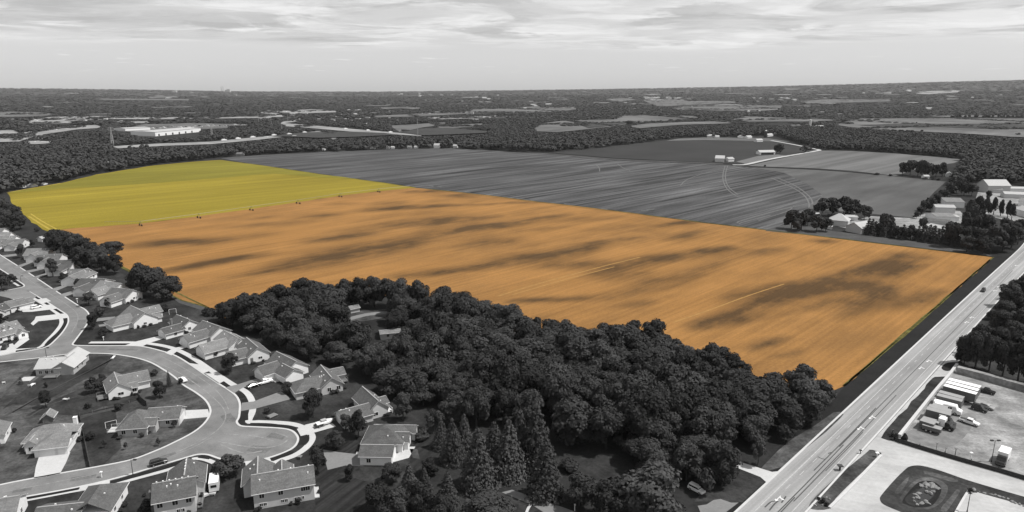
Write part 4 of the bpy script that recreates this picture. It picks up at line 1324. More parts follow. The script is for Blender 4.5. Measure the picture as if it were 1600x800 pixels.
# ---- trees east of the highway
ER = [(1592, 470, 432, 30, 'broad'), (1575, 480, 440, 34, 'broad'), (1600, 500, 452, 40, 'broad'), (1568, 500, 468, 30, 'broad'), (1595, 530, 480, 40, 'broad'), (1560, 525, 482, 32, 'broad'), (1580, 548, 500, 40, 'broad')]
for x, y, yt, w, k in ER:
    ptree(x, y, yt, w, k, 'dark tree in the belt beside the far highway lane', 'trees of the belt beside the highway')
ER = [(1500, 566, 540, 20, 'bush'), (1506, 570, 520, 32, 'broad'), (1524, 574, 514, 36, 'broad'), (1545, 580, 524, 36, 'broad'), (1528, 556, 505, 30, 'broad'), (1566, 588, 530, 36, 'broad'), (1590, 596, 534, 40, 'broad'), (1612, 602, 540, 40, 'broad'), (1556, 560, 508, 34, 'broad')]
for x, y, yt, w, k in ER:
    ptree(x, y, yt, w, k, 'dense tree behind the lorry park wall', 'dense trees behind the lorry park wall')
ptree(1557, 510, 500, 22, 'bush', 'low shrub reaching over the highway kerb')
ptree(1548, 500, 484, 14, 'bush', 'dark shrub beside the highway kerb')

# ---- farmstead trees beyond the orange field
FT = [(1236, 358, 326, 26), (1252, 360, 330, 24), (1262, 352, 326, 22), (1276, 362, 334, 28), (1290, 362, 340, 22), (1245, 362, 340, 18)]
for s in FT:
    ptree(*s, 'small', 'dark tree in the farm clump touching the ploughed field', 'farm clump by the ploughed field')
FT = [(1284, 338, 309, 26), (1300, 338, 307, 24), (1318, 336, 306, 26), (1332, 338, 310, 24), (1350, 343, 320, 22), (1325, 340, 318, 22)]
for s in FT:
    ptree(*s, 'small', 'dark tree in the row behind the farm roofs', 'trees behind the farm roofs')
x = 1356.0
i = 0
rF = random.Random(21)
while x < 1494:
    yb = 366.5 + (x - 1356) * 0.128 + rF.uniform(-1.5, 1.0)
    ptree(x, yb, yb - rF.uniform(17, 30), rF.uniform(13, 18), 'smallcone' if rF.random() < .7 else 'small', 'dark tree in the windbreak row along the orange field', 'windbreak row beside the orange field', )
    x += rF.uniform(5.0, 7.0)
ptree(1383, 366, 333, 24, 'small', 'tall dark tree above the windbreak row')
ptree(1486, 386, 345, 30, 'small', 'rounded dark tree ending the windbreak row')
ptree(1441, 362, 340, 16, 'small', 'pale tree in the yard behind the windbreak row')
for x, y, yt, w in [(1512, 357, 312, 22), (1524, 352, 306, 22), (1508, 362, 330, 18), (1519, 360, 318, 20)]:
    ptree(x, y, yt, w * 1.2, 'poplar', 'tall dark poplar in the dense stand by the yards', 'dense poplar stand')
for x, y, yt, w in [(1540, 333, 306, 9), (1552, 336, 308, 9), (1563, 338, 311, 8), (1574, 340, 312, 8), (1580, 344, 318, 9), (1545, 336, 316, 8)]:
    ptree(x, y, yt, w * 1.35, 'poplar', 'slim poplar standing in line before the white yards', 'line of slim poplars')
for x, y, yt, w in [(1516, 388, 352, 34), (1532, 385, 332, 36), (1548, 394, 350, 38), (1566, 392, 340, 38), (1580, 388, 346, 30), (1510, 394, 368, 24), (1590, 382, 340, 22), (1535, 397, 368, 28)]:
    ptree(x, y, yt, w, 'broad', 'large dark tree at the corner of field and highway', 'large trees at the field and highway corner')
for x, y, yt, w in [(1438, 338, 322, 14), (1444, 330, 312, 15), (1453, 330, 308, 18), (1464, 320, 302, 16), (1474, 314, 296, 18), (1484, 308, 284, 20), (1494, 302, 280, 20), (1506, 306, 283, 18), (1518, 306, 286, 18), (1500, 296, 276, 18), (1432, 342, 330, 10)]:
    ptree(x, y, yt, w, 'small', 'dark tree in the hedge beside the hay field', 'hedge trees beside the hay field')
for x, y, yt, w in [(1410, 273, 254, 16), (1422, 274, 249, 18), (1434, 275, 252, 16), (1440, 277, 249, 18), (1450, 276, 254, 15), (1462, 277, 256, 16), (1472, 276, 254, 14)]:
    ptree(x, y, yt, w, 'small', 'dark tree in the isolated group on the mown field', 'tree group on the mown field')
ptree(1544, 312, 297, 9, 'small', 'small tree before the white gabled shed')
for x, y, yt, w in [(1218, 240, 224, 14), (1213, 239, 226, 10)]:
    ptree(x, y, yt, w, 'small', 'dark tree at the end of the long low barn', 'trees at the long low barn')
for x, y, w in [(1370, 273.5, 8), (1391, 275.5, 7), (1445, 280.5, 8), (1458, 281.5, 8), (1466, 282, 7), (1195, 261, 4)]:
    ptree(x, y, y - 4, w, 'bush', 'small dark bush on the field boundary', 'bushes on the field boundary')
# ------------------------------------------------------------------ houses
def slab(mb, a, b, c, d, th, m=0):
    """roof plane a-b-c-d (top surface, counter-clockwise from above) with thickness th"""
    a, b, c, d = (Vector(p) for p in (a, b, c, d))
    dn = Vector((0, 0, -th))
    top, bot = [a, b, c, d], [p + dn for p in (a, b, c, d)]
    if (d - a).length < 1e-4 or (c - d).length < 1e-4:
        top, bot = [a, b, c], [p + dn for p in (a, b, c)]
    mb.poly(top, m)
    mb.poly(list(reversed(bot)), m)
    k = len(top)
    for i in range(k):
        j = (i + 1) % k
        mb.poly([top[i], bot[i], bot[j], top[j]], m)


rS = random.Random(99)


class House:
    def __init__(s, A, B, label, cat='house', wall='wall_white', roof='roof', group=None, name='house', flip=False, lenm=None):
        a, b_ = G(*A), G(*B)
        d = b_ - a
        s.len = lenm or d.length
        s.root = thing(name, label, cat, (a.x, a.y, 0), math.atan2(d.y, d.x), group)
        s.W, s.R, s.Tm, s.Rc = MB(), MB(), MB(), MB()
        s.ridges = []
        s.wall, s.roof = wall, roof
        s.n = 0

    def vol(s, u0, v0, u1, v1, eave, rise, ridge='u', kind='gable', ov=0.45, z0=-0.1, dz=0.0, hips=(True, True)):
        W, R, Tm = s.W, s.R, s.Tm
        th = 0.2
        s.n += 1
        if s.n == 1:
            s.front = v0
        e = 0.004 * s.n
        ov += e
        W.box(u0, v0, z0, u1, v1, eave)
        if ridge == 'u':
            m_, a0, a1, c0, c1 = (lambda a, c, z: (a, c, z)), u0, u1, v0, v1
        else:
            m_, a0, a1, c0, c1 = (lambda a, c, z: (c, a, z)), v0, v1, u0, u1
        cm, half = (c0 + c1) / 2, (c1 - c0) / 2
        sl = rise / half
        zt = eave + rise + th
        ze = eave - sl * ov + th
        if kind == 'gable':
            for q in (a0, a1):
                W.poly([m_(q, c0, eave), m_(q, c1, eave), m_(q, cm, eave + rise)])
            A0, A1 = a0 - ov * .8, a1 + ov * .8
            for c_, sg in ((c0 - ov, 1), (c1 + ov, -1)):
                pts = [m_(A0, c_, ze), m_(A1, c_, ze), m_(A1, cm, zt), m_(A0, cm, zt)]
                if (sg < 0) == (ridge == 'u'):
                    pts = pts[::-1]
                slab(R, *pts, th)
            lo, hi = m_(A0 + .1, cm - .16, zt - .05), m_(A1 - .1, cm + .16, zt + .05)
            s.Rc.box(min(lo[0], hi[0]), min(lo[1], hi[1]), lo[2], max(lo[0], hi[0]), max(lo[1], hi[1]), hi[2])
            s.ridges.append((ridge, A0, A1, cm, zt, sl))
            for q, dq in ((A0, -.03), (A1, .03)):       # white rake boards
                for c_ in (c0 - ov, c1 + ov):
                    p0, p1 = Vector(m_(q + dq, c_, ze - .02)), Vector(m_(q + dq, cm, zt - .02))
                    dn = Vector((0, 0, -.24))
                    o2 = Vector(m_(q - dq * .7, c_, 0)) - Vector(m_(q + dq, c_, 0))
                    Tm.poly([p0, p1, p1 + dn, p0 + dn])
                    Tm.poly([p0 + dn, p1 + dn, p1, p0])
            for c_ in (c0 - ov, c1 + ov):              # gutters
                g0 = -.09 if c_ < cm else 0.0
                x = sorted((c_ + g0, c_ + g0 + .09))
                lo, hi = m_(A0, x[0], ze - .22), m_(A1, x[1], ze - .06)
                Tm.box(min(lo[0], hi[0]), min(lo[1], hi[1]), lo[2], max(lo[0], hi[0]), max(lo[1], hi[1]), hi[2])
        else:
            A0, A1, C0, C1 = a0 - ov, a1 + ov, c0 - ov, c1 + ov
            hh = half + ov
            r0 = A0 + (hh if hips[0] else 0)
            r1 = A1 - (hh if hips[1] else 0)
            if r0 > r1:
                r0 = r1 = (r0 + r1) / 2
            quads = [[(A0, C0, ze), (A1, C0, ze), (r1, cm, zt), (r0, cm, zt)], [(A1, C1, ze), (A0, C1, ze), (r0, cm, zt), (r1, cm, zt)]]
            if hips[0]:
                quads.append([(A0, C1, ze), (A0, C0, ze), (r0, cm, zt), (r0, cm, zt)])
            if hips[1]:
                quads.append([(A1, C0, ze), (A1, C1, ze), (r1, cm, zt), (r1, cm, zt)])
            for q in quads:
                pts = [m_(*p) for p in q]
                if len({pts[2], pts[3]}) == 1:
                    pts = pts[:3]
                    if ridge == 'v':
                        pts = pts[::-1]
                    pts.append(pts[-1])
                elif ridge == 'v':
                    pts = pts[::-1]
                slab(R, *pts, th)
            for a, b_, c, d in ((A0, C0 - .08, A1, C0), (A0, C1, A1, C1 + .08), (A0 - .08, C0, A0, C1), (A1, C0, A1 + .08, C1)):
                lo, hi = m_(a, b_, ze - .22), m_(c, d, ze - .05)
                Tm.box(min(lo[0], hi[0]), min(lo[1], hi[1]), lo[2], max(lo[0], hi[0]), max(lo[1], hi[1]), hi[2])
        return s

    def on(s, side, at, c):
        """frame on a wall: side f/b/l/r, at = coordinate of that wall, c = centre along it -> matrix with x along, y outward, z up"""
        if side == 'f':
            return Matrix.Translation((c, at, 0)) @ Matrix.Rotation(math.pi, 4, 'Z')
        if side == 'b':
            return Matrix.Translation((c, at, 0))
        if side == 'r':
            return Matrix.Translation((at, c, 0)) @ Matrix.Rotation(-math.pi / 2, 4, 'Z')
        return Matrix.Translation((at, c, 0)) @ Matrix.Rotation(math.pi / 2, 4, 'Z')

    def win(s, side, at, c, z, w=1.1, h=1.15):
        Mx = s.on(side, at, c)
        f = MB()
        t = .09
        for x0, z0, x1, z1 in ((-w / 2 - t, z - t, w / 2 + t, z), (-w / 2 - t, z + h, w / 2 + t, z + h + t), (-w / 2 - t, z, -w / 2, z + h), (w / 2, z, w / 2 + t, z + h), (-.03, z, .03, z + h)):
            f.box(x0, 0.0, z0, x1, .06, z1, 0, Mx)
        o = f.build('window', M['trim'], s.root)
        p = MB()
        p.box(-w / 2, .005, z, w / 2, .03, z + h, 0, Mx)
        p.build('pane', M['glass'], o)
        return s

    def door(s, side, at, c, w=1.0, h=2.1, m='brick'):
        f = MB()
        f.box(-w / 2, 0, 0.1, w / 2, .06, h, 0, s.on(side, at, c))
        f.build('door', M['wood'], s.root)
        return s

    def garage(s, side, at, c, w=4.9, h=2.2):
        Mx = s.on(side, at, c)
        f = MB()
        n = 4
        for i in range(n):
            f.box(-w / 2, 0.0, .05 + i * h / n, w / 2, .07, .05 + (i + 1) * h / n - .035, 0, Mx)
        f.build('garage_door', M['door'], s.root)
        return s

    def chimney(s, u, v, z0, z1, w=.7, m='brick'):
        f = MB()
        f.box(u - w / 2, v - w / 2, z0, u + w / 2, v + w / 2, z1)
        f.box(u - w / 2 - .06, v - w / 2 - .06, z1, u + w / 2 + .06, v + w / 2 + .06, z1 + .12)
        f.build('chimney', M[m], s.root)
        return s

    def vents(s, pts):
        for u, v, z in pts:
            f = MB()
            f.box(u - .16, v - .16, z - .35, u + .16, v + .16, z + .28)
            f.build('roof_vent', M['trim'], s.root)
        return s

    def deck(s, u0, v0, u1, v1, z, m='wood', rail=True):
        f = MB()
        f.box(u0, v0, z - .2, u1, v1, z)
        for u in (u0 + .1, u1 - .1):
            for v in (v0 + .1, v1 - .1):
                f.box(u - .07, v - .07, 0, u + .07, v + .07, z + (1 if rail else 0))
        if rail:
            f.box(u0, v0, z + .9, u1, v0 + .07, z + 1.0)
            f.box(u0, v1 - .07, z + .9, u1, v1, z + 1.0)
            f.box(u1 - .07, v0, z + .86, u1, v1, z + .96)
        f.build('deck', M[m], s.root)
        return s

    def done(s):
        if s.root['category'] == 'house' and s.root.location.y < 420:
            Mw = Matrix.Translation(s.root.location) @ Matrix.Rotation(s.root.rotation_euler[2], 4, 'Z')
            for i in range(rS.randint(3, 6)):
                if rS.random() < .6:
                    q = (rS.uniform(0, s.len), s.front - rS.uniform(.6, 1.1), 0)
                else:
                    q = (s.len + rS.uniform(.7, 1.3), rS.uniform(.5, 8), 0)
                tree(Mw @ Vector(q), rS.uniform(.8, 1.7), rS.uniform(1.0, 2.0), 'bush', 'small dark shrub growing against a house wall', 'shrubs against house walls', .1)
        if s.Rc.v:
            s.Rc.build('ridge_cap', M['ridge'], s.root)
        if s.root['category'] == 'house':
            for rg, a0, a1, cm, zt, sl in s.ridges[:2]:
                for k in range(rS.randint(1, 3)):
                    a, c = rS.uniform(a0 + 1, a1 - 1), rS.choice((-1, 1)) * rS.uniform(.8, 2.0)
                    s.vents([(a, cm + c, zt - abs(c) * sl) if rg == 'u' else (cm + c, a, zt - abs(c) * sl)])
        s.W.build('wall', M[s.wall], s.root)
        s.R.build('roof', M[s.roof], s.root)
        if s.Tm.v:
            s.Tm.build('roof_trim', M['trim'], s.root)
        return s.root


# --- long two storey house (bottom, beside the turning end)
h = House((398, 797), (492, 780), 'long two storey house with grey roof below the turning end', wall='wall_tan', roof='roof')
L = h.len
h.vol(0, 0, L, 8.0, 4.7, 2.4, 'u', ov=.55)
h.vol(-2.6, 6.2, 4.6, 14.5, 3.6, 2.6, 'v')
h.vol(4.4, 8.0, 9.2, 12.8, 3.5, 1.7, 'v')
for c in (1.6, 2.5, 6.6, 7.4, 9.8, 10.6, 11.3):
    h.win('f', 0, c, .7, .75, .8)
for c in (1.9, 6.3, 11.6, 12.7):
    h.win('f', 0, c, 2.9, 1.1 if c < 10 else 1.0, 1.2)
h.win('l', 0, 3.5, 2.7).win('r', L, 3.0, 2.7).win('r', L, 5.5, .8)
h.garage('b', 14.5, 1.0).vents([(6, 5.3, 6.6), (9, 4.9, 6.8)])
h.deck(L, 0.2, L + 1.2, 6.5, .3, 'wall_conc', False).done()
# --- two storey house with the ragged ridge, picture foot
h = House((243, 812), (307, 799.5), 'two storey house with light ridge caps beside the white camper', wall='wall_tan', roof='roof')
L = h.len
h.vol(0, 0, L, 8.2, 4.7, 2.4, 'u', ov=.55).vol(2.2, 7.0, 10.6, 15.5, 3.8, 2.6, 'v')
for c in (1.3, 4.6, 7.6):
    h.win('f', 0, c, 2.9, 1.2, 1.2)
for c in (2.0, 5.2, 6.0):
    h.win('f', 0, c, .7, .9, .9)
h.win('r', L, 4, 2.8).win('r', 10.6, 11, 1.6).garage('b', 15.5, 6.4)
h.vents([(u, 4.1, 7.35) for u in (.6, 2.0, 3.4, 4.8, 6.2, 7.6)] + [(6.4, v, 6.65) for v in (9.5, 11, 12.5, 14)])
h.deck(L + .1, 1, L + 1.4, 6, .5).chimney(-.5, 3.0, 0, 6.0, 1.1, 'roof').done()
# --- low gabled house at the bottom
h = House((112, 822), (174, 815), 'low house with two tone grey roof under the white apron', wall='wall_white', roof='roof')
L = h.len
h.vol(0, 0, L, 12.0, 3.0, 2.6, 'v', 'hip', hips=(False, True)).vol(-7, -3, 2.5, 6, 2.8, 2.0, 'u')
h.garage('b', 12.0, L / 2).win('r', L, 3, 1.0).win('r', L, 8, 1.0).vents([(L * .7, 5, 4.6)]).done()
# --- corner roof bottom left
h = House((-45, 836), (26, 823), 'house whose roof tip just shows in the lower picture corner', wall='wall_white', roof='roof_light')
L = h.len
h.vol(0, 0, L, 9, 3.2, 2.2, 'u').garage('b', 9, 4).win('r', L, 4.5, 1).done()
# --- hip roofed house by the lower street (white driveway)
h = House((36, 709), (112, 700), 'hip roofed house with wide garage and broad white driveway', wall='wall_white', roof='roof_light')
L = h.len
h.vol(0, 1.2, L, 9.6, 2.9, 2.6, 'u', 'hip', hips=(True, True)).vol(4.2, -3.6, L + .2, 4.5, 2.7, 2.1, 'u', 'hip', hips=(True, False)).vol(1.0, -.6, 4.0, 3.0, 2.7, 1.2, 'v')
h.garage('f', -3.6, 7.6, 4.8).garage('f', -3.6, L - 1.6, 2.6).win('f', -.6, 2.4, .9, 1.2, 1.1).win('r', L, 6.5, .9).chimney(L - 1.0, 8.6, 2, 5.6, 1.0, 'wall_white')
h.vents([(6.5 + i * .7, 5.4 - i * .1, 4.9) for i in range(5)]).done()
# --- hip roofed house with fence
h = House((185, 684), (224.5, 681), 'brown hip roofed house with dark fence and eastern garage wing', wall='wall_grey', roof='roof')
L = h.len
h.vol(0, 0, L + 1, 10.0, 2.9, 2.9, 'v', 'hip').vol(L - .5, 4.6, L + 8.6, 12.0, 2.8, 2.0, 'u').vol(L - 1.0, 1.5, L + 3.0, 5.2, 2.7, 1.2, 'u')
h.garage('r', L + 8.6, 8.3, 4.9).win('f', 0, 1.6, 1).win('f', 0, 4.8, 1).win('f', 4.6, L + 5.5, 1).deck(-4.2, 3.0, 0, 6.4, .5, 'wall_conc').vents([(L * .6, 3, 4.4), (L * .7, 3.3, 4.3)]).done()
# --- light gabled house
h = House((170.5, 625.5), (215, 615.5), 'light gabled house with white siding and bushes beside it', wall='wall_white', roof='roof_light')
L = h.len
h.vol(0, 0, L * .78, 11.0, 2.9, 2.3, 'v').vol(L * .35, 3.5, L + 4.4, 10.8, 2.9, 2.0, 'u').vol(L * .70, .8, L * 1.05, 5, 2.4, .8, 'u')
h.win('f', 0, 3.6, 1.0, 1.6, .9).win('f', .8, L * .92, .8, 1.2, 1.2).garage('r', L + 4.4, 7.2).deck(-3.2, .4, 0, 4.2, .9).done()
# --- pale roofed house with porch
h = House((57, 588), (96.5, 586), 'pale roofed house with shaded long wall and small terrace', wall='wall_grey', roof='roof_pale')
L = h.len
h.vol(0, 0, L, 9.0, 3.0, 2.2, 'u').vol(L - 2.5, -.2, L + 4.2, 9.2, 2.9, 2.0, 'v').vol(L * .55, 5, L * .55 + 7, 14, 3.0, 2.3, 'v')
for c in (1.5, 3.6, 5.6):
    h.win('f', 0, c, .9)
h.win('r', L + 4.2, 3, 1).win('r', L + 4.2, 6.5, 1).garage('b', 14, L * .55 + 3.5).vents([(u, 3.5, 4.9) for u in (2.2, 4, 5.8)])
h.deck(-3.6, -4.8, 0.2, -1.0, .4, 'wall_conc', False).deck(3.6, -3.4, 8.4, -.05, .6).done()
# --- white wall at the left picture edge
h = House((-50, 703), (8, 693), 'house whose white end wall shows at the picture edge', wall='wall_white', roof='roof_light')
h.vol(0, 0, h.len, 8, 2.9, 2.2, 'v').win('r', h.len, 4, 1).garage('f', 0, 3).done()
# --- small shed
h = House((67, 662), (83, 660), 'small garden shed with light roof on the dry lawn', 'shed', wall='wood', roof='roof_light', name='garden_shed')
h.vol(0, 0, h.len, 3.6, 1.9, 1.1, 'v').door('f', 0, h.len / 2, 1.5, 1.7).done()

# --- row above the curve
h = House((446, 594), (482, 582), 'house with bright white gable and projecting garage above the curve', wall='wall_white', roof='roof')
L = h.len
h.vol(0, 0, L, 13.5, 2.9, 2.8, 'v').vol(-1.8, -3.6, 5.0, 4.0, 2.7, 1.9, 'v').vol(-6.0, 3.5, 1.0, 10.5, 2.7, 2.2, 'u')
h.win('f', 0, 5.4, 1.2, 1.3, .8).win('r', L, 5, 1).garage('l', -6.0, 7, 4.6).door('l', 0, 2.2).deck(-3.5, .6, -.1, 3.3, .25, 'wall_conc', False).done()
h = House((503, 618), (536, 610.5), 'house with long brown roof and shaded porch behind the leafy tree', wall='wall_tan', roof='roof')
L = h.len
h.vol(0, 0, L, 12.5, 2.9, 2.7, 'v').vol(-8.2, .8, 1.0, 9.5, 2.7, 2.4, 'u', 'hip', hips=(True, False)).vol(L - 4, 8, L + 3.4, 13, 2.7, 1.4, 'u')
h.win('f', 0, 2.6, .9, 1.2, 1.3).win('f', 0, 5.8, .9, 1.3, 1.3).garage('l', -8.2, 5.2, 4.6).deck(L, 5.2, L + 3.6, 9.6, .9).vents([(u, 4 + u * .4, 4.9) for u in (.8, 1.6, 2.4)]).done()
h = House((577, 656.5), (607, 648), 'brown gabled house with low front wing next to the rounded tree', wall='wall_tan', roof='roof')
L = h.len
h.vol(0, 0, L, 12.5, 2.9, 2.7, 'v').vol(-8.5, -1.2, .8, 5.8, 2.6, 1.9, 'u').vol(L - 1, 3.5, L + 1.6, 8, 2.6, 1.1, 'u')
h.win('f', 0, 2.2, .9, 1.6, 1.1).win('f', -1.2, -4, .9).garage('l', -8.5, 2.3, 4.6).deck(L, 0.6, L + 1.8, 3.4, .7, 'trim').done()
h = House((566, 708), (628, 709), 'cross gabled house with bright patio and garage facing the rough drive', wall='wall_white', roof='roof')
L = h.len
h.vol(0, 0.5, L, 10.6, 2.9, 3.1, 'v', 'hip').vol(1.5, 7.6, L + 2.4, 12.0, 2.5, 1.1, 'u').vol(L - 3.5, 2.0, L + 1.4, 6.5, 2.8, 1.5, 'u').vol(1.0, -6.4, L - 1.6, -.3, 2.9, 1.5, 'u')
h.garage('l', 1.0, -3.3, 4.9).win('f', -6.4, 3.4, .9).win('r', L + 1.4, 4.2, .9).win('r', L + 2.4, 10, .8).vents([(L * .62, 2.2, 4.2)]).done()
h = House((388, 569), (421.5, 561), 'house with steep brown gable end behind the dark spreading tree', wall='wall_white', roof='roof')
L = h.len
h.vol(0, 0, L, 13, 2.9, 2.8, 'v').vol(-5.5, 1.2, 1, 8.2, 2.7, 2.1, 'u')
h.win('f', 0, 4.6, 1.1, 1.4, .8).garage('l', -5.5, 4.6, 4.6).door('f', 0, 1.4).done()
h = House((358, 553), (390, 544), 'house with long light roof and small white dormer gable', wall='wall_white', roof='roof_light')
L = h.len
h.vol(0, 0, L, 12.5, 2.9, 2.5, 'v').vol(-9, .5, 1.0, 8.5, 2.7, 2.3, 'u').vol(L * .42, -.6, L * .86, 4, 4.0, 1.2, 'v')
h.win('f', -.6, L * .64, 2.9, .9, .9).garage('l', -9, 4.5, 4.6).done()
h = House((330, 536), (362, 526), 'grey roofed house with bright gable at the end of the narrow path', wall='wall_white', roof='roof')
L = h.len
h.vol(0, 0, L, 13, 2.9, 2.7, 'v').vol(-8.5, 1.0, 1.0, 8.0, 2.7, 2.1, 'u')
h.win('f', 0, 4.4, 1.1, 1.0, .8).garage('l', -8.5, 4.5, 4.6).done()
h = House((286, 522), (311, 515), 'grey house with long low white garage wing at the pale driveway', wall='wall_white', roof='roof')
L = h.len
h.vol(0, 0, L, 11, 3.0, 2.3, 'v').vol(-7.5, -1.0, .6, 5.6, 2.4, 1.6, 'u').win('f', 0, 3, 1.1).win('f', -1.0, -3.5, .8).garage('l', -7.5, 2.3, 4.6).chimney(-1, 7, 2, 5.4, .8).done()
h = House((210, 514), (247, 505), 'large grey roofed house with broad white gable at the street corner', wall='wall_white', roof='roof_light')
L = h.len
h.vol(0, 0, L, 15, 2.9, 3.2, 'v').vol(-7.5, 2.2, 1, 10.5, 2.7, 2.6, 'u', 'hip', hips=(True, False)).vol(L - 4, 8, L + 5.4, 14, 2.8, 2.0, 'u').vol(L - 3, 1.0, L + 2.2, 4.6, 2.4, .9, 'u')
h.win('f', 0, 4.6, 1.0, 1.2, .8).win('r', L, 5.5, 1).garage('l', -7.5, 6.5, 4.8).done()
# --- far house row along the upper street
ROW = [((197, 475), (223, 466), 'grey house directly behind the large corner house', 'roof'), ((176, 464), (204, 455), 'house with pale hipped roof second behind the corner house', 'roof_light'), ((154, 458), (180, 447), 'house with bright gable third behind the corner house', 'roof'),
       ((123, 447), (152, 433.5), 'house with long white front wall in the far row', 'roof_light'), ((110, 426), (129, 416), 'grey roofed house behind the long white fronted one', 'roof'), ((92, 415), (106, 407.5), 'house with pale gable behind the egg shaped tree', 'roof'), ((74, 405), (88, 398.5), 'last grey roofed house of the row before the field trees', 'roof_light')]
for i, (A, B, lab, rf) in enumerate(ROW):
    h = House(A, B, lab, wall='wall_white', roof=rf, group='houses in the row by the upper street')
    L = h.len
    if i == 3:
        h.vol(0, 0, L, 9, 2.8, 2.4, 'u').garage('f', 0, 3.2, 4.6).win('f', 0, L - 3, 1).vol(L - 5, 2, L, 12, 2.9, 2.4, 'v')
    else:
        h.vol(0, 0, L, 13, 2.9, 2.7, 'v').vol(-6.8, 1.5, 1, 8.5, 2.7, 2.2, 'u').win('f', 0, L * .5, 1.1, 1.1, .9).garage('l', -6.8, 5, 4.6)
    h.done()
FARH = [((2, 371), (15, 366), 'pale house furthest along the upper street'), ((14, 377), (24, 372.5), 'pale house second from the far end of the street'), ((22, 383), (33, 378), 'pale house third from the far end of the street'),
        ((34, 389), (47, 383), 'house with bright white gable at the row corner'), ((1, 383.5), (12, 380), 'light roofed house at the near side of the far cluster'), ((8, 388), (18, 384.5), 'house with white porch in the far cluster')]
for i, (A, B, lab) in enumerate(FARH):
    h = House(A, B, lab, wall='wall_white', roof='roof_light', group='far cluster of houses beyond the upper street')
    h.vol(0, 0, h.len, 10, 2.8, 2.5, 'v').vol(-5.5, 1.5, 1, 7.5, 2.6, 1.9, 'u').win('f', 0, h.len * .5, 1.0).done()
h = House((66, 378), (75, 376), 'small white shed beside the field tree clump', 'shed', wall='wall_white', roof='roof_pale', name='garden_shed')
h.vol(0, 0, h.len, 4, 2.3, 1.0, 'u').door('f', 0, h.len / 2).done()
# --- inside the street bend, left edge
h = House((-14, 505), (11, 497), 'house with grey gable roof cut by the picture edge', wall='wall_tan', roof='roof')
h.vol(0, 0, h.len, 11, 2.9, 2.7, 'v').vol(h.len - 2, 4, h.len + 4.6, 10.5, 2.7, 2.0, 'u').win('f', 0, 4, 1).done()
h = House((18, 489), (46, 482), 'house with flat looking light roof and white garage at the forecourt', wall='wall_white', roof='roof_light')
L = h.len
h.vol(0, 0, L, 9.5, 2.8, 1.6, 'u').vol(L - 3, 1, L + 2.8, 6.4, 2.6, 1.4, 'u').garage('r', L + 2.8, 3.7, 4.4).win('f', 0, 3, 1).done()
h = House((-8, 541), (42, 527), 'house with many small dormers inside the street bend', wall='wall_white', roof='roof_light')
L = h.len
h.vol(0, 1.5, L, 11.5, 2.9, 3.2, 'u').vol(L - 4.5, 6, L + 1.8, 12.5, 2.9, 2.2, 'v').vol(L - 3.2, -.6, L + .4, 5, 2.5, 1.2, 'v')
for c in (3.0, 5.6, 8.0):
    h.vol(c - .8, 3.2, c + .8, 6.0, 4.6, .7, 'v', ov=.2, z0=3.4)
h.win('f', 1.5, 3, 1).win('f', 1.5, 6, 1).win('f', -.6, L - 1.4, 1).garage('r', L + 1.8, 9.2, 4.6).done()
# --- houses glimpsed in the wood
h = House((595, 531), (626, 528), 'flat grey roofed building glimpsed inside the wood', 'building', wall='wall_tan', roof='roof_light', name='wood_building')
h.vol(0, 0, h.len, 4.5, 2.6, .5, 'u').win('f', 0, 3, 1).done()
h = House((548, 490), (562, 487), 'small pale shed at the wood clearing', 'shed', wall='wall_tan', roof='roof_light', name='wood_shed')
h.vol(0, 0, h.len, 3.0, 2.2, .8, 'u').done()

# ------------------------------------------------------------------ farm and yard buildings
def barn(A, B, depth, eave, rise, label, wall='wall_white', roof='roof_pale', ridge='u', name='barn', cat='barn', doors=(), kind='gable'):
    h = House(A, B, label, cat, wall, roof, name=name)
    h.vol(0, 0, h.len, depth, eave, rise, ridge, kind, ov=.4)
    for side, at, c, w, hh in doors:
        f = MB()
        at_ = at if at is not None else (h.len if side == 'r' else depth if side == 'b' else 0)
        f.box(-w / 2, 0, .05, w / 2, .09, hh, 0, h.on(side, at_, c if c is not None else h.len / 2))
        f.build('barn_door', M['dark_metal'], h.root)
    return h.done()


barn((1187, 242), (1211, 241.5), 11, 4.0, 2.8, 'long low open fronted barn with bright roof', doors=[('f', None, None, 22, 3.2)])
barn((1117, 253), (1131, 253.5), 17, 5.2, 3.4, 'farm shed with bright roof and dark end at the track bend', wall='wall_tan', doors=[('r', None, 8, 10, 4.4)])
barn((1138, 253), (1147, 252.5), 8, 4.0, 2.2, 'small shed with white end beside the track bend', doors=[('r', None, 4, 4, 3)])
for A, B, lab in (((1105, 214.5), (1117, 214.5), 'low pale shed among the farm trees'), ((1118, 216), (1124, 216), 'white farmhouse end by the low pale shed'), ((1154, 216), (1163, 216), 'white gabled farmhouse under the trees'), ((1168, 216.5), (1175, 216), 'second white farmhouse under the trees'),
                  ((1200, 213.5), (1208, 212.5), 'white barn beside the dark silo'), ((1208, 210), (1214, 209.5), 'white roofed shed in the wood edge'), ((1218, 207.5), (1224, 206.5), 'white gable peeping from the wood'), ((1276, 199.8), (1290, 199.2), 'pale roof deep in the wood'),
                  ((1183, 222), (1192, 221.5), 'low grey shed in the farm yard')):
    barn(A, B, 8, 3.4, 2.5, lab, name='farm_building', cat='building', ridge='v' if 'gable' in lab else 'u')
s_ = G(1196, 215)
t = thing('silo', 'dark farm silo with white cap beside the barn', 'silo', s_)
b_ = MB()
b_.cyl((0, 0, 0), (0, 0, 14), 3.0, 3.0, 16)
b_.build('silo_tower', M['dark_metal'], t)
b_ = MB()
b_.cyl((0, 0, 14), (0, 0, 16), 3.1, .8, 16)
b_.build('silo_cap', M['roof_pale'], t)
s_ = G(1265.5, 198)
t = thing('silo', 'tall pale silo standing in the distant wood', 'silo', s_)
b_ = MB()
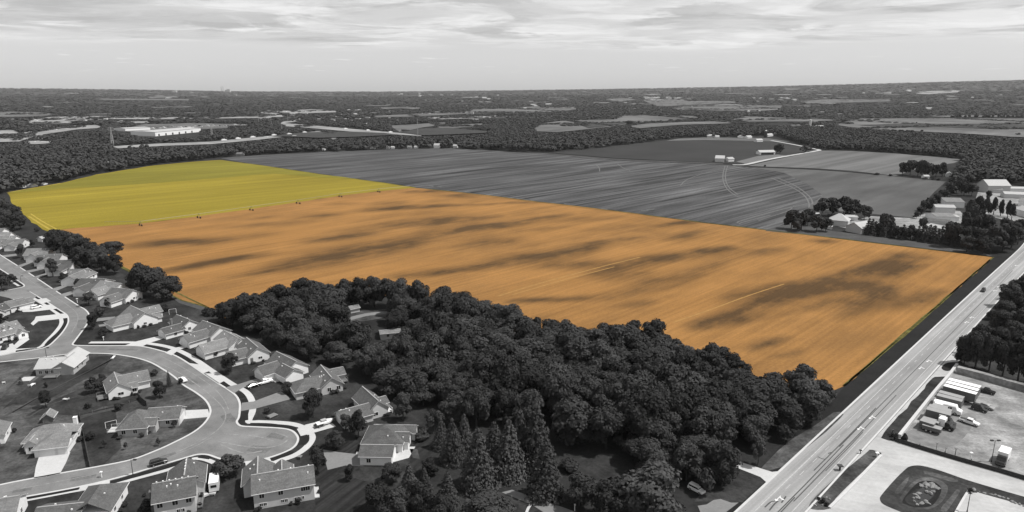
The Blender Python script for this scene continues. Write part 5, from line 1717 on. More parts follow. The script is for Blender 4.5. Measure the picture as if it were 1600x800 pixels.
b_.cyl((0, 0, 0), (0, 0, 18), 3.2, 3.2, 16)
b_.build('silo_tower', M['wall_tan'], t)
b_ = MB()
b_.cyl((0, 0, 18), (0, 0, 20), 3.3, .8, 16)
b_.build('silo_cap', M['roof_pale'], t)

# farmstead by the orange field
barn((1321, 361.5), (1345, 366), 15, 4.2, 3.2, 'farm garage with bright roof facing the orange field', wall='wall_grey', ridge='v', name='farm_garage', cat='garage')
barn((1293, 352), (1324, 355), 12, 4.5, 4.2, 'wide pale roofed farmhouse before the tree row', wall='wall_tan', roof='roof_pale', name='farmhouse', cat='house', kind='hip')
barn((1267, 342), (1281, 342), 6, 3.2, 1.2, 'small white roof between the farm trees', name='farm_shed', cat='shed')
barn((1322, 344), (1340, 344.5), 7, 2.6, 1.0, 'flat white roof beside the farm tree', name='farm_shed', cat='shed')
barn((1293, 358), (1300, 358.5), 3, 2.2, .8, 'small white box in the farm clump', name='farm_shed', cat='shed')
sheet('farmyard', gpts([(1300, 352), (1330, 346), (1360, 338), (1425, 341), (1445, 334), (1480, 328), (1500, 330), (1512, 344), (1498, 372), (1440, 366), (1380, 362), (1345, 362)]), M['lot'], 0.16, 'pale bare farmyard behind the windbreak')
barn((1461, 345), (1492, 345.5), 16, 3.5, 1.4, 'grey yard shed with white eave line', wall='wall_white', roof='roof_light', name='yard_shed', cat='shed')
barn((1476, 324), (1506, 325), 22, 5.0, 2.0, 'large grey roofed yard building with white eave', wall='wall_white', roof='roof_light', name='yard_building', cat='building', doors=[('f', None, 22, 9, 3)])
barn((1461, 333), (1492, 334), 10, 5.0, 1.6, 'long pale roofed building between yard sheds', wall='wall_tan', roof='roof_pale', name='yard_building', cat='building')
barn((1449, 349), (1483, 352), 7, 2.6, 1.0, 'low dark roofed lean-to in the yard', wall='wall_tan', roof='roof', name='yard_shed', cat='shed')
barn((1487, 345), (1498, 345), 8, 3.0, 1.0, 'small white roofed hut beside the poplars', name='yard_shed', cat='shed')
barn((1446, 358), (1474, 364), 10, 2.8, 1.2, 'pale flat roof behind the windbreak row', wall='wall_tan', roof='roof_pale', name='yard_shed', cat='shed')
barn((1525, 297), (1543, 301), 22, 7.0, 5.0, 'tall white roofed gabled shed at the wood edge', wall='wall_grey', ridge='v', name='gabled_shed', cat='shed')
sheet('yard', gpts([(1528, 300), (1548, 293), (1600, 294), (1680, 300), (1680, 350), (1600, 350), (1576, 346), (1540, 336), (1524, 312)]), M['lot'], 0.17, 'pale open yard behind the slim poplars')
barn((1548, 301), (1566, 302), 8, 3.2, 1.2, 'low grey shed on the pale yard', wall='wall_tan', roof='roof_light', name='yard_shed', cat='shed')
barn((1572, 300.5), (1612, 301.5), 10, 4.0, 1.2, 'long white roofed shed on the pale yard', wall='wall_white', name='yard_building', cat='building')
barn((1569, 309.5), (1604, 311), 12, 4.0, 1.6, 'pale building with shaded front on the yard', wall='wall_tan', name='yard_building', cat='building')
barn((1590, 322), (1630, 326), 14, 4.5, 2.0, 'grey roofed building at the far picture edge', wall='wall_white', roof='roof_light', name='yard_building', cat='building')
barn((1584, 335), (1612, 343), 12, 5.0, 2.6, 'bright white roof behind the corner trees', name='yard_building', cat='building')
barn((1478, 276), (1488, 276.5), 9, 3.2, 2.0, 'white gable half hidden beside the tree group', ridge='v', name='farm_house', cat='house')
barn((1444, 279), (1452, 279), 6, 2.6, 1.2, 'tiny white shed under the tree group', name='farm_shed', cat='shed')
barn((1594, 372), (1625, 377), 9, 3.5, 2.0, 'low grey building beside the highway trees', wall='wall_grey', roof='roof_light', name='roadside_building', cat='building')
barn((1594, 450), (1625, 456), 10, 3.5, 2.0, 'white roof behind the highway tree belt', name='roadside_building', cat='building')
barn((1588, 476), (1600, 480), 6, 3.0, 1.2, 'small white shed inside the highway tree belt', name='roadside_shed', cat='shed')
# ------------------------------------------------------------------ vehicles
def wheel_data(r, w):
    b = MB()
    b.cyl((0, -w / 2, 0), (0, w / 2, 0), r, r, 12, 0)
    b.cyl((0, -w / 2 - .01, 0), (0, w / 2 + .01, 0), r * .55, r * .55, 10, 1)
    return b.data('wheel', [M['tyre'], M['car_silver']])


WH = wheel_data(.33, .22)
WH_L = wheel_data(.5, .3)


def wheels(t, xs, y, r, me):
    for x in xs:
        for s in (-1, 1):
            w = obj('wheel', me, t)
            w.location = (x, s * y, r)


def section_body(name, secs, m, t):
    """lofted body: sections (x, [(y, z)...])"""
    b = MB()
    k = len(secs[0][1])
    n = 0
    for x, pr in secs:
        b.v += [(x, y, z) for y, z in pr]
    for i in range(len(secs) - 1):
        for j in range(k):
            q = (j + 1) % k
            b.f.append((i * k + j, (i + 1) * k + j, (i + 1) * k + q, i * k + q))
            b.m.append(0)
    b.f.append(tuple(range(k)))
    b.m.append(0)
    b.f.append(tuple(reversed(range((len(secs) - 1) * k, len(secs) * k))))
    b.m.append(0)
    o = b.build(name, m, t)
    return o


def prof(w, z0, z1, c=.12):
    return [(-w, z0), (-w, z1 - c), (-w + c, z1), (w - c, z1), (w, z1 - c), (w, z0)]


def place(name, label, cat, px, toward, group=None):
    """vehicle standing at a pixel, nose pointing to another pixel"""
    a, c = G(*px), G(*toward)
    return thing(name, label, cat, (a.x, a.y, .16), math.atan2(c.y - a.y, c.x - a.x), group)


def car(t, paint, kind='saloon'):
    w = .88
    if kind == 'pickup':
        section_body('body', [(-2.7, prof(w, .5, 1.0)), (-2.65, prof(w, .4, 1.05)), (.0, prof(w, .35, 1.08)), (1.7, prof(w, .35, 1.08)), (2.55, prof(w, .4, .98)), (2.7, prof(w * .9, .5, .85))], M[paint], t)
        section_body('cab', [(-.75, prof(w * .88, 1.05, 1.3)), (-.55, prof(w * .8, 1.05, 1.8)), (.75, prof(w * .8, 1.05, 1.78)), (1.35, prof(w * .86, 1.05, 1.1, .02))], M[paint], t)
        section_body('window', [(-.6, prof(w * .87, 1.2, 1.62, .04)), (.9, prof(w * .87, 1.2, 1.62, .04)), (1.2, prof(w * .84, 1.1, 1.25, .04))], M['glass'], t)
        b = MB()
        b.box(-2.55, -.7, 1.0, -.85, .7, 1.10)
        b.build('load_bed', M['dark_metal'], t)
        wheels(t, (-1.7, 1.75), w - .05, .38, WH)
        return t
    tall = {'saloon': 1.42, 'suv': 1.75, 'van': 2.1}[kind]
    section_body('body', [(-2.25, prof(w * .9, .45, .8)), (-2.15, prof(w, .35, .98)), (-1.2, prof(w, .3, 1.0)), (1.2, prof(w, .3, .98)), (2.1, prof(w, .35, .86)), (2.28, prof(w * .85, .45, .7))], M[paint], t)
    back = -1.75 if kind == 'saloon' else -2.1
    section_body('cabin', [(back, prof(w * .84, .95, 1.02, .03)), (back + (.55 if kind == 'saloon' else .2), prof(w * .76, .95, tall)), (.25, prof(w * .76, .95, tall)), (1.15, prof(w * .84, .95, 1.0, .03))], M[paint], t)
    section_body('window', [(back + .25, prof(w * .83, 1.02, tall - .28, .04)), (.55, prof(w * .83, 1.02, tall - .28, .04)), (1.02, prof(w * .82, .98, 1.12, .04))], M['glass'], t)
    wheels(t, (-1.4, 1.4), w - .04, .33, WH)
    return t


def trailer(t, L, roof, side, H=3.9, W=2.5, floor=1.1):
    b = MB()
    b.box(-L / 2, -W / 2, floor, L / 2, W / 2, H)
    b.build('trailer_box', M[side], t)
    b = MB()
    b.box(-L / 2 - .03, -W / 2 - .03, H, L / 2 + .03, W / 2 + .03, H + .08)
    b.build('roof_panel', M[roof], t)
    b = MB()
    b.box(-L / 2, -.5, floor - .25, L / 2, .5, floor - .01)
    b.box(L / 2 - 2.6, -.7, .1, L / 2 - 2.4, -.55, floor - .2)
    b.box(L / 2 - 2.6, .55, .1, L / 2 - 2.4, .7, floor - .2)
    b.build('chassis', M['dark_metal'], t)
    b = MB()
    for y in (-.62, .62):
        b.box(-L / 2 - .05, y - .58, floor + .05, -L / 2 - .01, y + .58, H - .1)
    b.build('rear_doors', M[side], t)
    wheels(t, (-L / 2 + 1.2, -L / 2 + 2.4), W / 2 - .2, .5, WH_L)


def truck(t, paint='car_white', L=6.5, roof='trailer_white', H=3.3):
    b = MB()
    b.box(-L / 2, -1.2, .9, L / 2 - 2.0, 1.2, H)
    b.build('cargo_box', M[roof], t)
    section_body('cab', [(L / 2 - 1.9, prof(1.1, .5, 2.4)), (L / 2 - .9, prof(1.1, .45, 2.4)), (L / 2 - .3, prof(1.1, .45, 1.5)), (L / 2 + .5, prof(1.0, .5, 1.35))], M[paint], t)
    b = MB()
    b.poly([(L / 2 - .86, -.95, 2.25), (L / 2 - .86, .95, 2.25), (L / 2 - .28, .95, 1.58), (L / 2 - .28, -.95, 1.58)][::-1])
    b.build('windscreen', M['glass'], t)
    wheels(t, (-L / 2 + 1.2, L / 2 - .5), 1.0, .45, WH_L)


car(place('car', 'dark car driving alone on the highway', 'car', (1536, 455.5), (1520, 471)), 'car_dark', 'suv')
car(place('parked_car', 'white car parked at the kerb of the street bend', 'car', (286, 596), (276, 588)), 'car_white')
car(place('parked_car', 'dark car parked at the kerb of the lower street', 'car', (248, 726), (265, 721)), 'car_dark', 'suv')
car(place('parked_car', 'white sport utility vehicle parked in the front garden row', 'car', (290, 537), (310, 531)), 'car_white', 'suv')
car(place('parked_car', 'dark car on the grey driveway beside a white pickup', 'car', (396, 605), (404, 602.5)), 'car_dark')
car(place('parked_car', 'white pickup on the grey driveway beside a dark car', 'pickup', (414, 599.5), (428, 595.5)), 'car_white', 'pickup')
car(place('parked_car', 'white car inside the upper white driveway', 'car', (57, 482), (66, 480)), 'car_white', 'suv')
car(place('parked_car', 'dark car on the apron at the picture edge', 'car', (8, 545), (2, 551)), 'car_dark', 'suv')
car(place('parked_car', 'white car half hidden on grass under the trees near the highway', 'car', (1088, 768), (1094, 771)), 'car_white', 'suv')
car(place('parked_car', 'dark pickup parked alone in the lorry park', 'pickup', (1540, 614), (1552, 617)), 'car_dark', 'pickup')
car(place('parked_car', 'small white car behind the three long white trailers', 'car', (1509, 606.5), (1516, 609)), 'car_white')
car(place('parked_car', 'dark grey van in the middle of the lorry park', 'van', (1530, 642), (1541, 645.5)), 'car_dark', 'van')
car(place('parked_car', 'grey saloon next to the dark grey van', 'car', (1541, 638), (1548, 640.5)), 'trailer_grey')
car(place('parked_car', 'white pickup with pale cover in the lorry park', 'pickup', (1514, 662.5), (1526, 666.5)), 'car_white', 'pickup')
tk = place('box_truck', 'white box truck parked by the lamp mast in the lorry park', 'truck', (1566, 722), (1562, 729))
truck(tk, 'car_dark')
tk = place('pickup_and_boat', 'white boat on a trailer on the white driveway', 'boat trailer', (507, 664), (520, 660))
section_body('hull', [(-2.6, prof(.95, .55, 1.2)), (1.0, prof(1.0, .5, 1.25)), (2.2, prof(.6, .6, 1.25)), (2.9, prof(.08, .95, 1.25, .04))], M['car_white'], tk)
b_ = MB()
b_.box(-1.0, -.6, 1.25, .6, .6, 1.75)
b_.build('console', M['car_silver'], tk)
b_ = MB()
b_.box(-2.4, -.5, .38, 3.6, .5, .5)
b_.build('trailer_frame', M['dark_metal'], tk)
wheels(tk, (-.6,), 1.0, .33, WH)
tk.name = 'boat_trailer'
tk = place('boat_trailer', 'small dark trailer in front of the white boat', 'trailer', (498, 668), (506, 665.5))
b_ = MB()
b_.box(-1.3, -.75, .5, 1.3, .75, .62)
for y in (-.75, .69):
    b_.box(-1.3, y, .62, 1.3, y + .06, .95)
b_.box(1.3, -.05, .45, 2.3, .05, .55)
b_.build('trailer_bed', M['dark_metal'], tk)
wheels(tk, (0,), .8, .33, WH)
tk.name = 'utility_trailer'
tk = place('camper', 'white box shaped camper parked by the wide dark tree', 'camper', (336, 763), (337, 755))
b_ = MB()
b_.box(-2.6, -1.15, .55, 2.6, 1.15, 2.9)
b_.build('body', M['car_white'], tk)
b_ = MB()
b_.box(-2.62, -1.17, 2.9, 2.62, 1.17, 2.98)
b_.box(-.4, -.4, 2.98, .4, .4, 3.2)
b_.build('roof_panel', M['trailer_white'], tk)
b_ = MB()
b_.box(-2.64, -.7, 1.6, -2.61, .7, 2.3)
b_.build('window', M['glass'], tk)
wheels(tk, (-.5, .5), 1.05, .33, WH)
# trailers of the lorry park: rear at the wall, front at the yard
TRL = [((1480, 609), (1529, 622), 'trailer_white', 'trailer_shaded_side', 3.9, 'uppermost of three long white trailers parked side by side'),
       ((1476.5, 613.5), (1526, 627), 'trailer_white', 'trailer_shaded_side', 3.9, 'middle one of three long white trailers parked side by side'),
       ((1473, 618.5), (1523, 632.5), 'trailer_white', 'trailer_shaded_side', 3.9, 'long white trailer with dark shaded flank facing the grey trailers'),
       ((1465, 628), (1503, 638.5), 'trailer_grey', 'trailer_shaded_side', 3.7, 'grey trailer just below the three white ones'),
       ((1462, 632.5), (1501, 642.5), 'trailer_grey', 'trailer_shaded_side', 3.6, 'second grey trailer below the three white ones'),
       ((1449, 650), (1484, 659.5), 'trailer_grey', 'trailer_shaded_side', 3.6, 'grey trailer with dark flank below the bus'),
       ((1446, 654.5), (1483, 664.5), 'trailer_grey', 'trailer_shaded_side', 3.6, 'grey trailer with black shaded flank in the lower row'),
       ((1440, 663), (1466, 670.5), 'trailer_grey', 'trailer_shaded_side', 2.2, 'low grey flatbed trailer near the wall'),
       ((1437, 667.5), (1459, 674.5), 'trailer_grey', 'trailer_shaded_side', 2.6, 'short grey box trailer wedged by the wall'),
       ((1455, 646), (1478, 652.5), 'trailer_grey', 'trailer_shaded_side', 3.2, 'short grey trailer tucked beside the bus'),
       ((1441, 671), (1470, 679.5), 'trailer_grey', 'trailer_shaded_side', 1.9, 'lowest grey flatbed nearest the oily ground')]
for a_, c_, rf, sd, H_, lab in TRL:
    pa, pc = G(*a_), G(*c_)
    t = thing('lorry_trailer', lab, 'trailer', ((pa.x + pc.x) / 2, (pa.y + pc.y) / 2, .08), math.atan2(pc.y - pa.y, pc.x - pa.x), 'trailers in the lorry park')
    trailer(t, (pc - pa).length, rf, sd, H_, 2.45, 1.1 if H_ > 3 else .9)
for a_, c_, lab in (((1458, 638), (1502, 650), 'long white bus with rounded front among the grey trailers'),):
    pa, pc = G(*a_), G(*c_)
    t = thing('bus', lab, 'bus', ((pa.x + pc.x) / 2, (pa.y + pc.y) / 2, .08), math.atan2(pc.y - pa.y, pc.x - pa.x))
    L = (pc - pa).length
    section_body('body', [(-L / 2, prof(1.2, .5, 3.0, .3)), (L / 2 - 1.6, prof(1.2, .45, 3.05, .3)), (L / 2 - 1.2, prof(1.15, .45, 2.0, .2)), (L / 2, prof(1.0, .5, 1.6, .2))], M['trailer_white'], t)
    for s in (-1, 1):
        b_ = MB()
        for k in range(7):
            x = -L / 2 + .6 + k * (L - 3) / 7
            b_.box(x, s * 1.21 - .02, 1.7, x + (L - 3) / 7 - .2, s * 1.21 + .02, 2.4)
        b_.build('window', M['glass'], t)
    wheels(t, (-L / 2 + 2.2, L / 2 - 1.6), 1.05, .5, WH_L)
for a_, c_, lab in (((1467, 661), (1489, 668), 'white van roofed truck beside the low flatbeds'), ((1466, 666.5), (1488, 673.5), 'lower white truck beside the low flatbeds'), ((1459, 643), (1482, 649.5), 'short pale box truck below the bus')):
    pa, pc = G(*a_), G(*c_)
    t = thing('box_truck', lab, 'truck', ((pa.x + pc.x) / 2, (pa.y + pc.y) / 2, .08), math.atan2(pc.y - pa.y, pc.x - pa.x), 'trucks in the lorry park')
    truck(t, 'car_dark', (pc - pa).length, 'trailer_white', 3.2)

# ------------------------------------------------------------------ walls, fences, lamps, small things
def wall_thing(name, label, cat, px, w, h, m, part=None, group=None, posts=None, z0=0.0):
    pts = gpts(px, 3)
    o = pts[0].copy()
    t = thing(name, label, cat, o, 0, group)
    b = MB()
    ribbon(b, [p - o for p in pts], w, z0, h)
    b.build(part or 'wall_body', M[m], t)
    if posts:
        n, ph, r = posts
        L = [0]
        for i in range(1, len(pts)):
            L.append(L[-1] + (pts[i] - pts[i - 1]).length)
        k = int(L[-1] / n)
        pm = MB()
        pm.box(-r, -r, 0, r, r, ph)
        me = pm.data('post', M['metal'] if m != 'fence' else M['fence'])
        for j in range(k + 1):
            s = L[-1] * j / max(1, k)
            i = max(q for q in range(len(L)) if L[q] <= s + 1e-6)
            i = min(i, len(pts) - 2)
            f = (s - L[i]) / max(1e-6, L[i + 1] - L[i])
            p = pts[i].lerp(pts[i + 1], f) - o
            q = obj('post', me, t)
            q.location = p
    return t


wall_thing('concrete_wall', 'pale concrete wall between grass strip and lorry park', 'wall', [(1405, 684), (1432, 650), (1460, 615), (1483, 588), (1495, 572)], .9, 1.1, 'kerb_white')
t = wall_thing('retaining_wall', 'broad topped grey retaining wall along the far side of the lorry park', 'wall', [(1495, 582), (1540, 594), (1600, 611), (1650, 625)], 2.2, 2.4, 'lot')
t = wall_thing('boundary_fence', 'low black fence along the frontage road side of the lorry park', 'fence', [(1399, 690), (1440, 703), (1500, 721), (1560, 738), (1600, 750), (1650, 765)], .16, 1.3, 'fence', 'fence_panel', posts=(6.0, 1.7, .07))
sheet('lot_edge', gpts([(1405, 686), (1460, 703), (1520, 720), (1600, 744), (1600, 749), (1520, 726), (1440, 701), (1400, 689)]), M['concrete'], 0.09, 'pale strip of concrete inside the black fence')
wall_thing('garden_fence', 'long dark wooden fence running down the dry lawn', 'fence', [(124, 650), (128, 668), (134, 700), (140, 730)], .12, 1.7, 'fence', 'fence_panel', posts=(2.6, 1.8, .08))
wall_thing('garden_fence', 'short dark fence behind the brown hip roofed house', 'fence', [(216, 622), (223, 630), (229, 635)], .12, 1.9, 'fence', 'fence_panel', posts=(2.6, 2.0, .08))
wall_thing('garden_fence', 'low pale rail fence along the rear lawn boundary', 'fence', [(124, 650), (160, 641), (195, 633), (216, 623)], .08, .5, 'path', 'fence_panel', posts=(3.0, 1.0, .06))


def lamp(px, top, label, heads=1, m='dark_metal', group=None):
    g = G(*px)
    h = height_for(g, top)
    t = thing('street_lamp', label, 'street lamp', g, 0, group)
    b = MB()
    b.cyl((0, 0, 0), (0, 0, .5), .16, .14, 8)
    b.build('base', M[m], t)
    b = MB()
    b.cyl((0, 0, .5), (0, 0, h), .10, .06, 8)
    if heads > 1:
        b.cyl((-.9, 0, h - .15), (.9, 0, h - .15), .05, .05, 6)
    else:
        b.cyl((0, 0, h - .1), (.9, 0, h), .05, .04, 6)
    b.build('pole', M[m], t)
    for x in ((-.95, .95) if heads > 1 else (1.05,)):
        b = MB()
        b.box(x - .42, -.24, h - .16, x + .42, .24, h + .14)
        b.build('lamp_head', M[m], t)
    return t


lamp((1549, 722), 688, 'twin headed lamp mast in the lorry park', 2)
lamp((1511, 800), 768, 'lamp mast at the corner of the pond island', 1)
lamp((208, 743), 718, 'slim street lamp on the lower street kerb', 1)
lamp((73, 560), 543, 'dark street lamp where the upper street meets the curve', 1)
lamp((33, 440), 431, 'slim lamp at the side street corner', 1)


def pole(px, top, label, name='utility_post', r=.09, m='metal', cap=True):
    g = G(*px)
    h = height_for(g, top)
    t = thing(name, label, 'post', g)
    b = MB()
    b.cyl((0, 0, 0), (0, 0, h), r, r * .8, 8)
    b.build('pole', M[m], t)
    if cap:
        b = MB()
        b.box(-r * 2.2, -r * 2.2, h, r * 2.2, r * 2.2, h + .2)
        b.build('cap', M[m], t)
    return t


pole((1462, 707), 693, 'first grey post standing inside the black fence')
pole((1476.5, 711), 700, 'second grey post standing inside the black fence')
pole((1491.5, 716), 701, 'third thicker post standing inside the black fence', r=.14)
pole((1516, 719), 708, 'pale hydrant like post by the black fence', r=.16, m='trim')
pole((1394, 680), 672, 'small dark post on the grass strip corner', r=.14, m='dark_metal')
pole((1344, 709), 704, 'small dark marker post on the highway kerb', r=.14, m='dark_metal')
pole((1312, 735), 728, 'dark barrel like marker at the grass island kerb', r=.3, m='dark_metal')
pole((1370, 714), 708, 'white marker post at the tip of the grass island', r=.2, m='trim')
pole((829, 791), 785, 'dark mailbox post beside the slanting drive', 'mailbox', .12, 'dark_metal')
pole((898, 798), 789, 'pale post beside the slanting drive', 'garden_post', .1, 'trim')
pole((1160, 727), 721, 'dark mailbox post at the highway driveway', 'mailbox', .12, 'dark_metal')
pole((159, 746), 738, 'pale mailbox post on the lower street kerb', 'mailbox', .14, 'trim')
pole((294, 543), 537, 'white mailbox post on the curve pavement', 'mailbox', .14, 'trim')
pole((121, 473), 467, 'white post at the bend of the upper street', 'mailbox', .16, 'trim')
pole((162, 532), 527, 'small white post on the corner lawn', 'mailbox', .12, 'trim')


def rock_mesh(seed):
    rs = np.random.RandomState(seed)
    bm = bmesh.new()
    bmesh.ops.create_icosphere(bm, subdivisions=2, radius=1.0)
    for v in bm.verts:
        n = v.co.normalized()
        k = 1 + .22 * math.sin(3 * n.x + seed) + .18 * math.cos(4 * n.y + 2 * seed) + rs.uniform(-.08, .08)
        v.co = Vector((n.x * k, n.y * k * .85, max(-.3, n.z * k * .62)))
    me = bpy.data.meshes.new('rock')
    bm.to_mesh(me)
    bm.free()
    me.materials.append(M['rock'])
    return me


ROCKS = [rock_mesh(i) for i in range(5)]
rR = random.Random(8)


def rock(px, s, label, group):
    g = G(*px)
    o = obj('boulder', rR.choice(ROCKS))
    o.location = (g.x, g.y, .14)
    o.rotation_euler = (0, 0, rR.uniform(0, 6))
    s *= .75
    o.scale = (s, s * rR.uniform(.7, 1), s * rR.uniform(.6, .9))
    tag(o, label, 'boulder', group)


for x, y, s in [(1440, 760, 1.0), (1444, 757, 1.2), (1449, 759, 1.3), (1454, 757, 1.2), (1459, 760, 1.2), (1463, 763, 1.0), (1447, 762, .9), (1456, 762, 1.0), (1438, 758, .7), (1431, 774, .9), (1436, 772, 1.1), (1447, 769, .9), (1453, 771, 1.1), (1458, 769, .8), (1434, 779, .8), (1440, 787, 1.0), (1446, 784, .9), (1450, 787, .8), (1429, 784, .7), (1427, 779, .6), (1433, 789, .7)]:
    rock((x, y), s, 'pale boulder piled round the pond water', 'boulders round the pond')
for i, (x, y, s) in enumerate([(1522, 766, .9), (1530, 769, .4), (1538, 771, .5), (1548, 773, .7), (1554, 774, .6), (1561, 776, .6), (1567, 778, .7), (1575, 780, .5), (1581, 784, .7), (1586, 786, .6), (1593, 788, .6), (1600, 791, .6)]):
    rock((x, y), s, 'pale rock in the border row beside the pond island', 'rocks of the border row')
for x, y, s in [(1282, 782, .7), (1288, 785, .6), (1296, 780, .6), (1285, 790, .5), (1291, 778, .5), (1274, 790, .5)]:
    rock((x, y), s, 'small rock in the bed at the end of the grass island', 'rocks in the island bed')
for x, y, yt, w in [(1286, 786, 777, 9), (1279, 781, 776, 6), (1292, 791, 784, 8), (1412, 692, 676, 10), (1399, 688, 676, 8), (1410, 690, 682, 6), (1516, 770, 762, 9), (1394, 683, 676, 6)]:
    ptree(x, y, yt, w, 'bush', 'small dark planted bush beside the frontage road', 'planted bushes by the frontage road')
# garden bits
def garden_box(px, sx, sy, sz, m, name, label, cat, group=None):
    g = G(*px)
    t = thing(name, label, cat, g, rR.uniform(0, 3))
    b = MB()
    b.box(-sx / 2, -sy / 2, sz * .45, sx / 2, sy / 2, sz * .55)
    b.box(-sx / 2, -sy / 2, sz * .55, -sx / 2 + .08, sy / 2, sz)
    b.build('seat', M[m], t)
    for x in (-1, 1):
        for y in (-1, 1):
            q = MB()
            q.box(x * sx * .42 - .04, y * sy * .42 - .04, 0, x * sx * .42 + .04, y * sy * .42 + .04, sz * .45)
            q.build('leg', M[m], t)
    return t


def play_frame(px, label, m='trim', w=3.2, h=2.2):
    g = G(*px)
    t = thing('play_frame', label, 'play frame', g, .6)
    b = MB()
    for x in (-w / 2, w / 2):
        b.cyl((x, -.9, 0), (x, 0, h), .05, .05, 6)
        b.cyl((x, .9, 0), (x, 0, h), .05, .05, 6)
    b.cyl((-w / 2, 0, h), (w / 2, 0, h), .05, .05, 6)
    b.build('frame', M[m], t)
    for x in (-.7, .7):
        b = MB()
        b.box(x - .25, -.12, .5, x + .25, .12, .56)
        b.cyl((x - .22, 0, .56), (x - .22, 0, h), .012, .012, 4)
        b.cyl((x + .22, 0, .56), (x + .22, 0, h), .012, .012, 4)
        b.build('swing_seat', M['dark_metal'], t)
    return t


play_frame((174, 666), 'white swing frame behind the brown hip roofed house', h=1.7, w=3)
play_frame((270, 490), 'pale swing frame on the back lawn by the field', w=3)
garden_box((50, 603), 2.4, 1.2, 1.0, 'trim', 'garden_table', 'white garden table below the pale roofed house', 'table')
garden_box((103, 625), 2.0, 1.0, .8, 'wall_conc', 'garden_bench', 'pale bench on the lawn behind the light gabled house', 'bench')
garden_box((6, 599), 1.2, 1.0, .9, 'trim', 'garden_chair', 'white chair on the lawn at the picture edge', 'chair')
garden_box((177, 559.5), 3.4, .8, .7, 'trim', 'garden_bench', 'white bench at the lawn corner below the street', 'bench')
garden_box((320, 775), 2.2, 1.6, .9, 'wall_tan', 'garden_table', 'pale table behind the white camper', 'table')
garden_box((333, 771), 2.6, 1.6, .8, 'wall_conc', 'garden_table', 'light slab table below the white camper', 'table')
garden_box((468, 716), 1.6, 1.2, .9, 'metal', 'garden_bench', 'grey bench beside the pavement of the turning end', 'bench')
garden_box((425, 651), 3.2, 2.2, .8, 'drive_grey', 'flower_trough', 'round pale planted trough on the lawn', 'planter')

# ------------------------------------------------------------------ irrigation line between the two fields
IR = [(164, 354), (220, 353), (311, 341), (393, 329), (466, 318.5), (532, 308), (592, 300.5), (640, 296)]
g0 = G(220, 353)
t = thing('irrigation_line', 'long wheeled irrigation line along the edge of the yellow field', 'irrigation line', g0)
for i, px in enumerate(IR[1:-1]):
    g = G(*px) - g0
    nx = G(*IR[i + 2]) - G(*px)
    d = nx.normalized()
    n = Vector((-d.y, d.x, 0))
    b = MB()
    for s in (-1, 1):
        b.cyl(g + n * (2.4 * s) + Vector((0, 0, .7)), g + Vector((0, 0, 3.6)), .12, .1, 6)
    b.cyl(g - n * 2.4 + Vector((0, 0, .7)), g + n * 2.4 + Vector((0, 0, .7)), .12, .12, 6)
    w = b.build('wheel_tower', M['dark_metal'], t)
    for s in (-1, 1):
        c = g + n * (2.4 * s) + Vector((0, 0, .75))
        b = MB()
        b.cyl(c - d * .25, c + d * .25, .75, .75, 12)
        b.build('wheel', M['tyre'], w)
for i in range(len(IR) - 1):
    p0, p1 = G(*IR[i]) - g0, G(*IR[i + 1]) - g0
    b = MB()
    up = Vector((0, 0, 3.6))
    b.cyl(p0 + up, p1 + up, .09, .09, 6)
    for k in range(14):
        q = p0.lerp(p1, (k + .5) / 14) + up
        b.cyl(q, q - Vector((0, 0, 1.6)), .03, .03, 4)
    b.build('span_pipe', M['metal'], t)
from mathutils import noise as mnoise
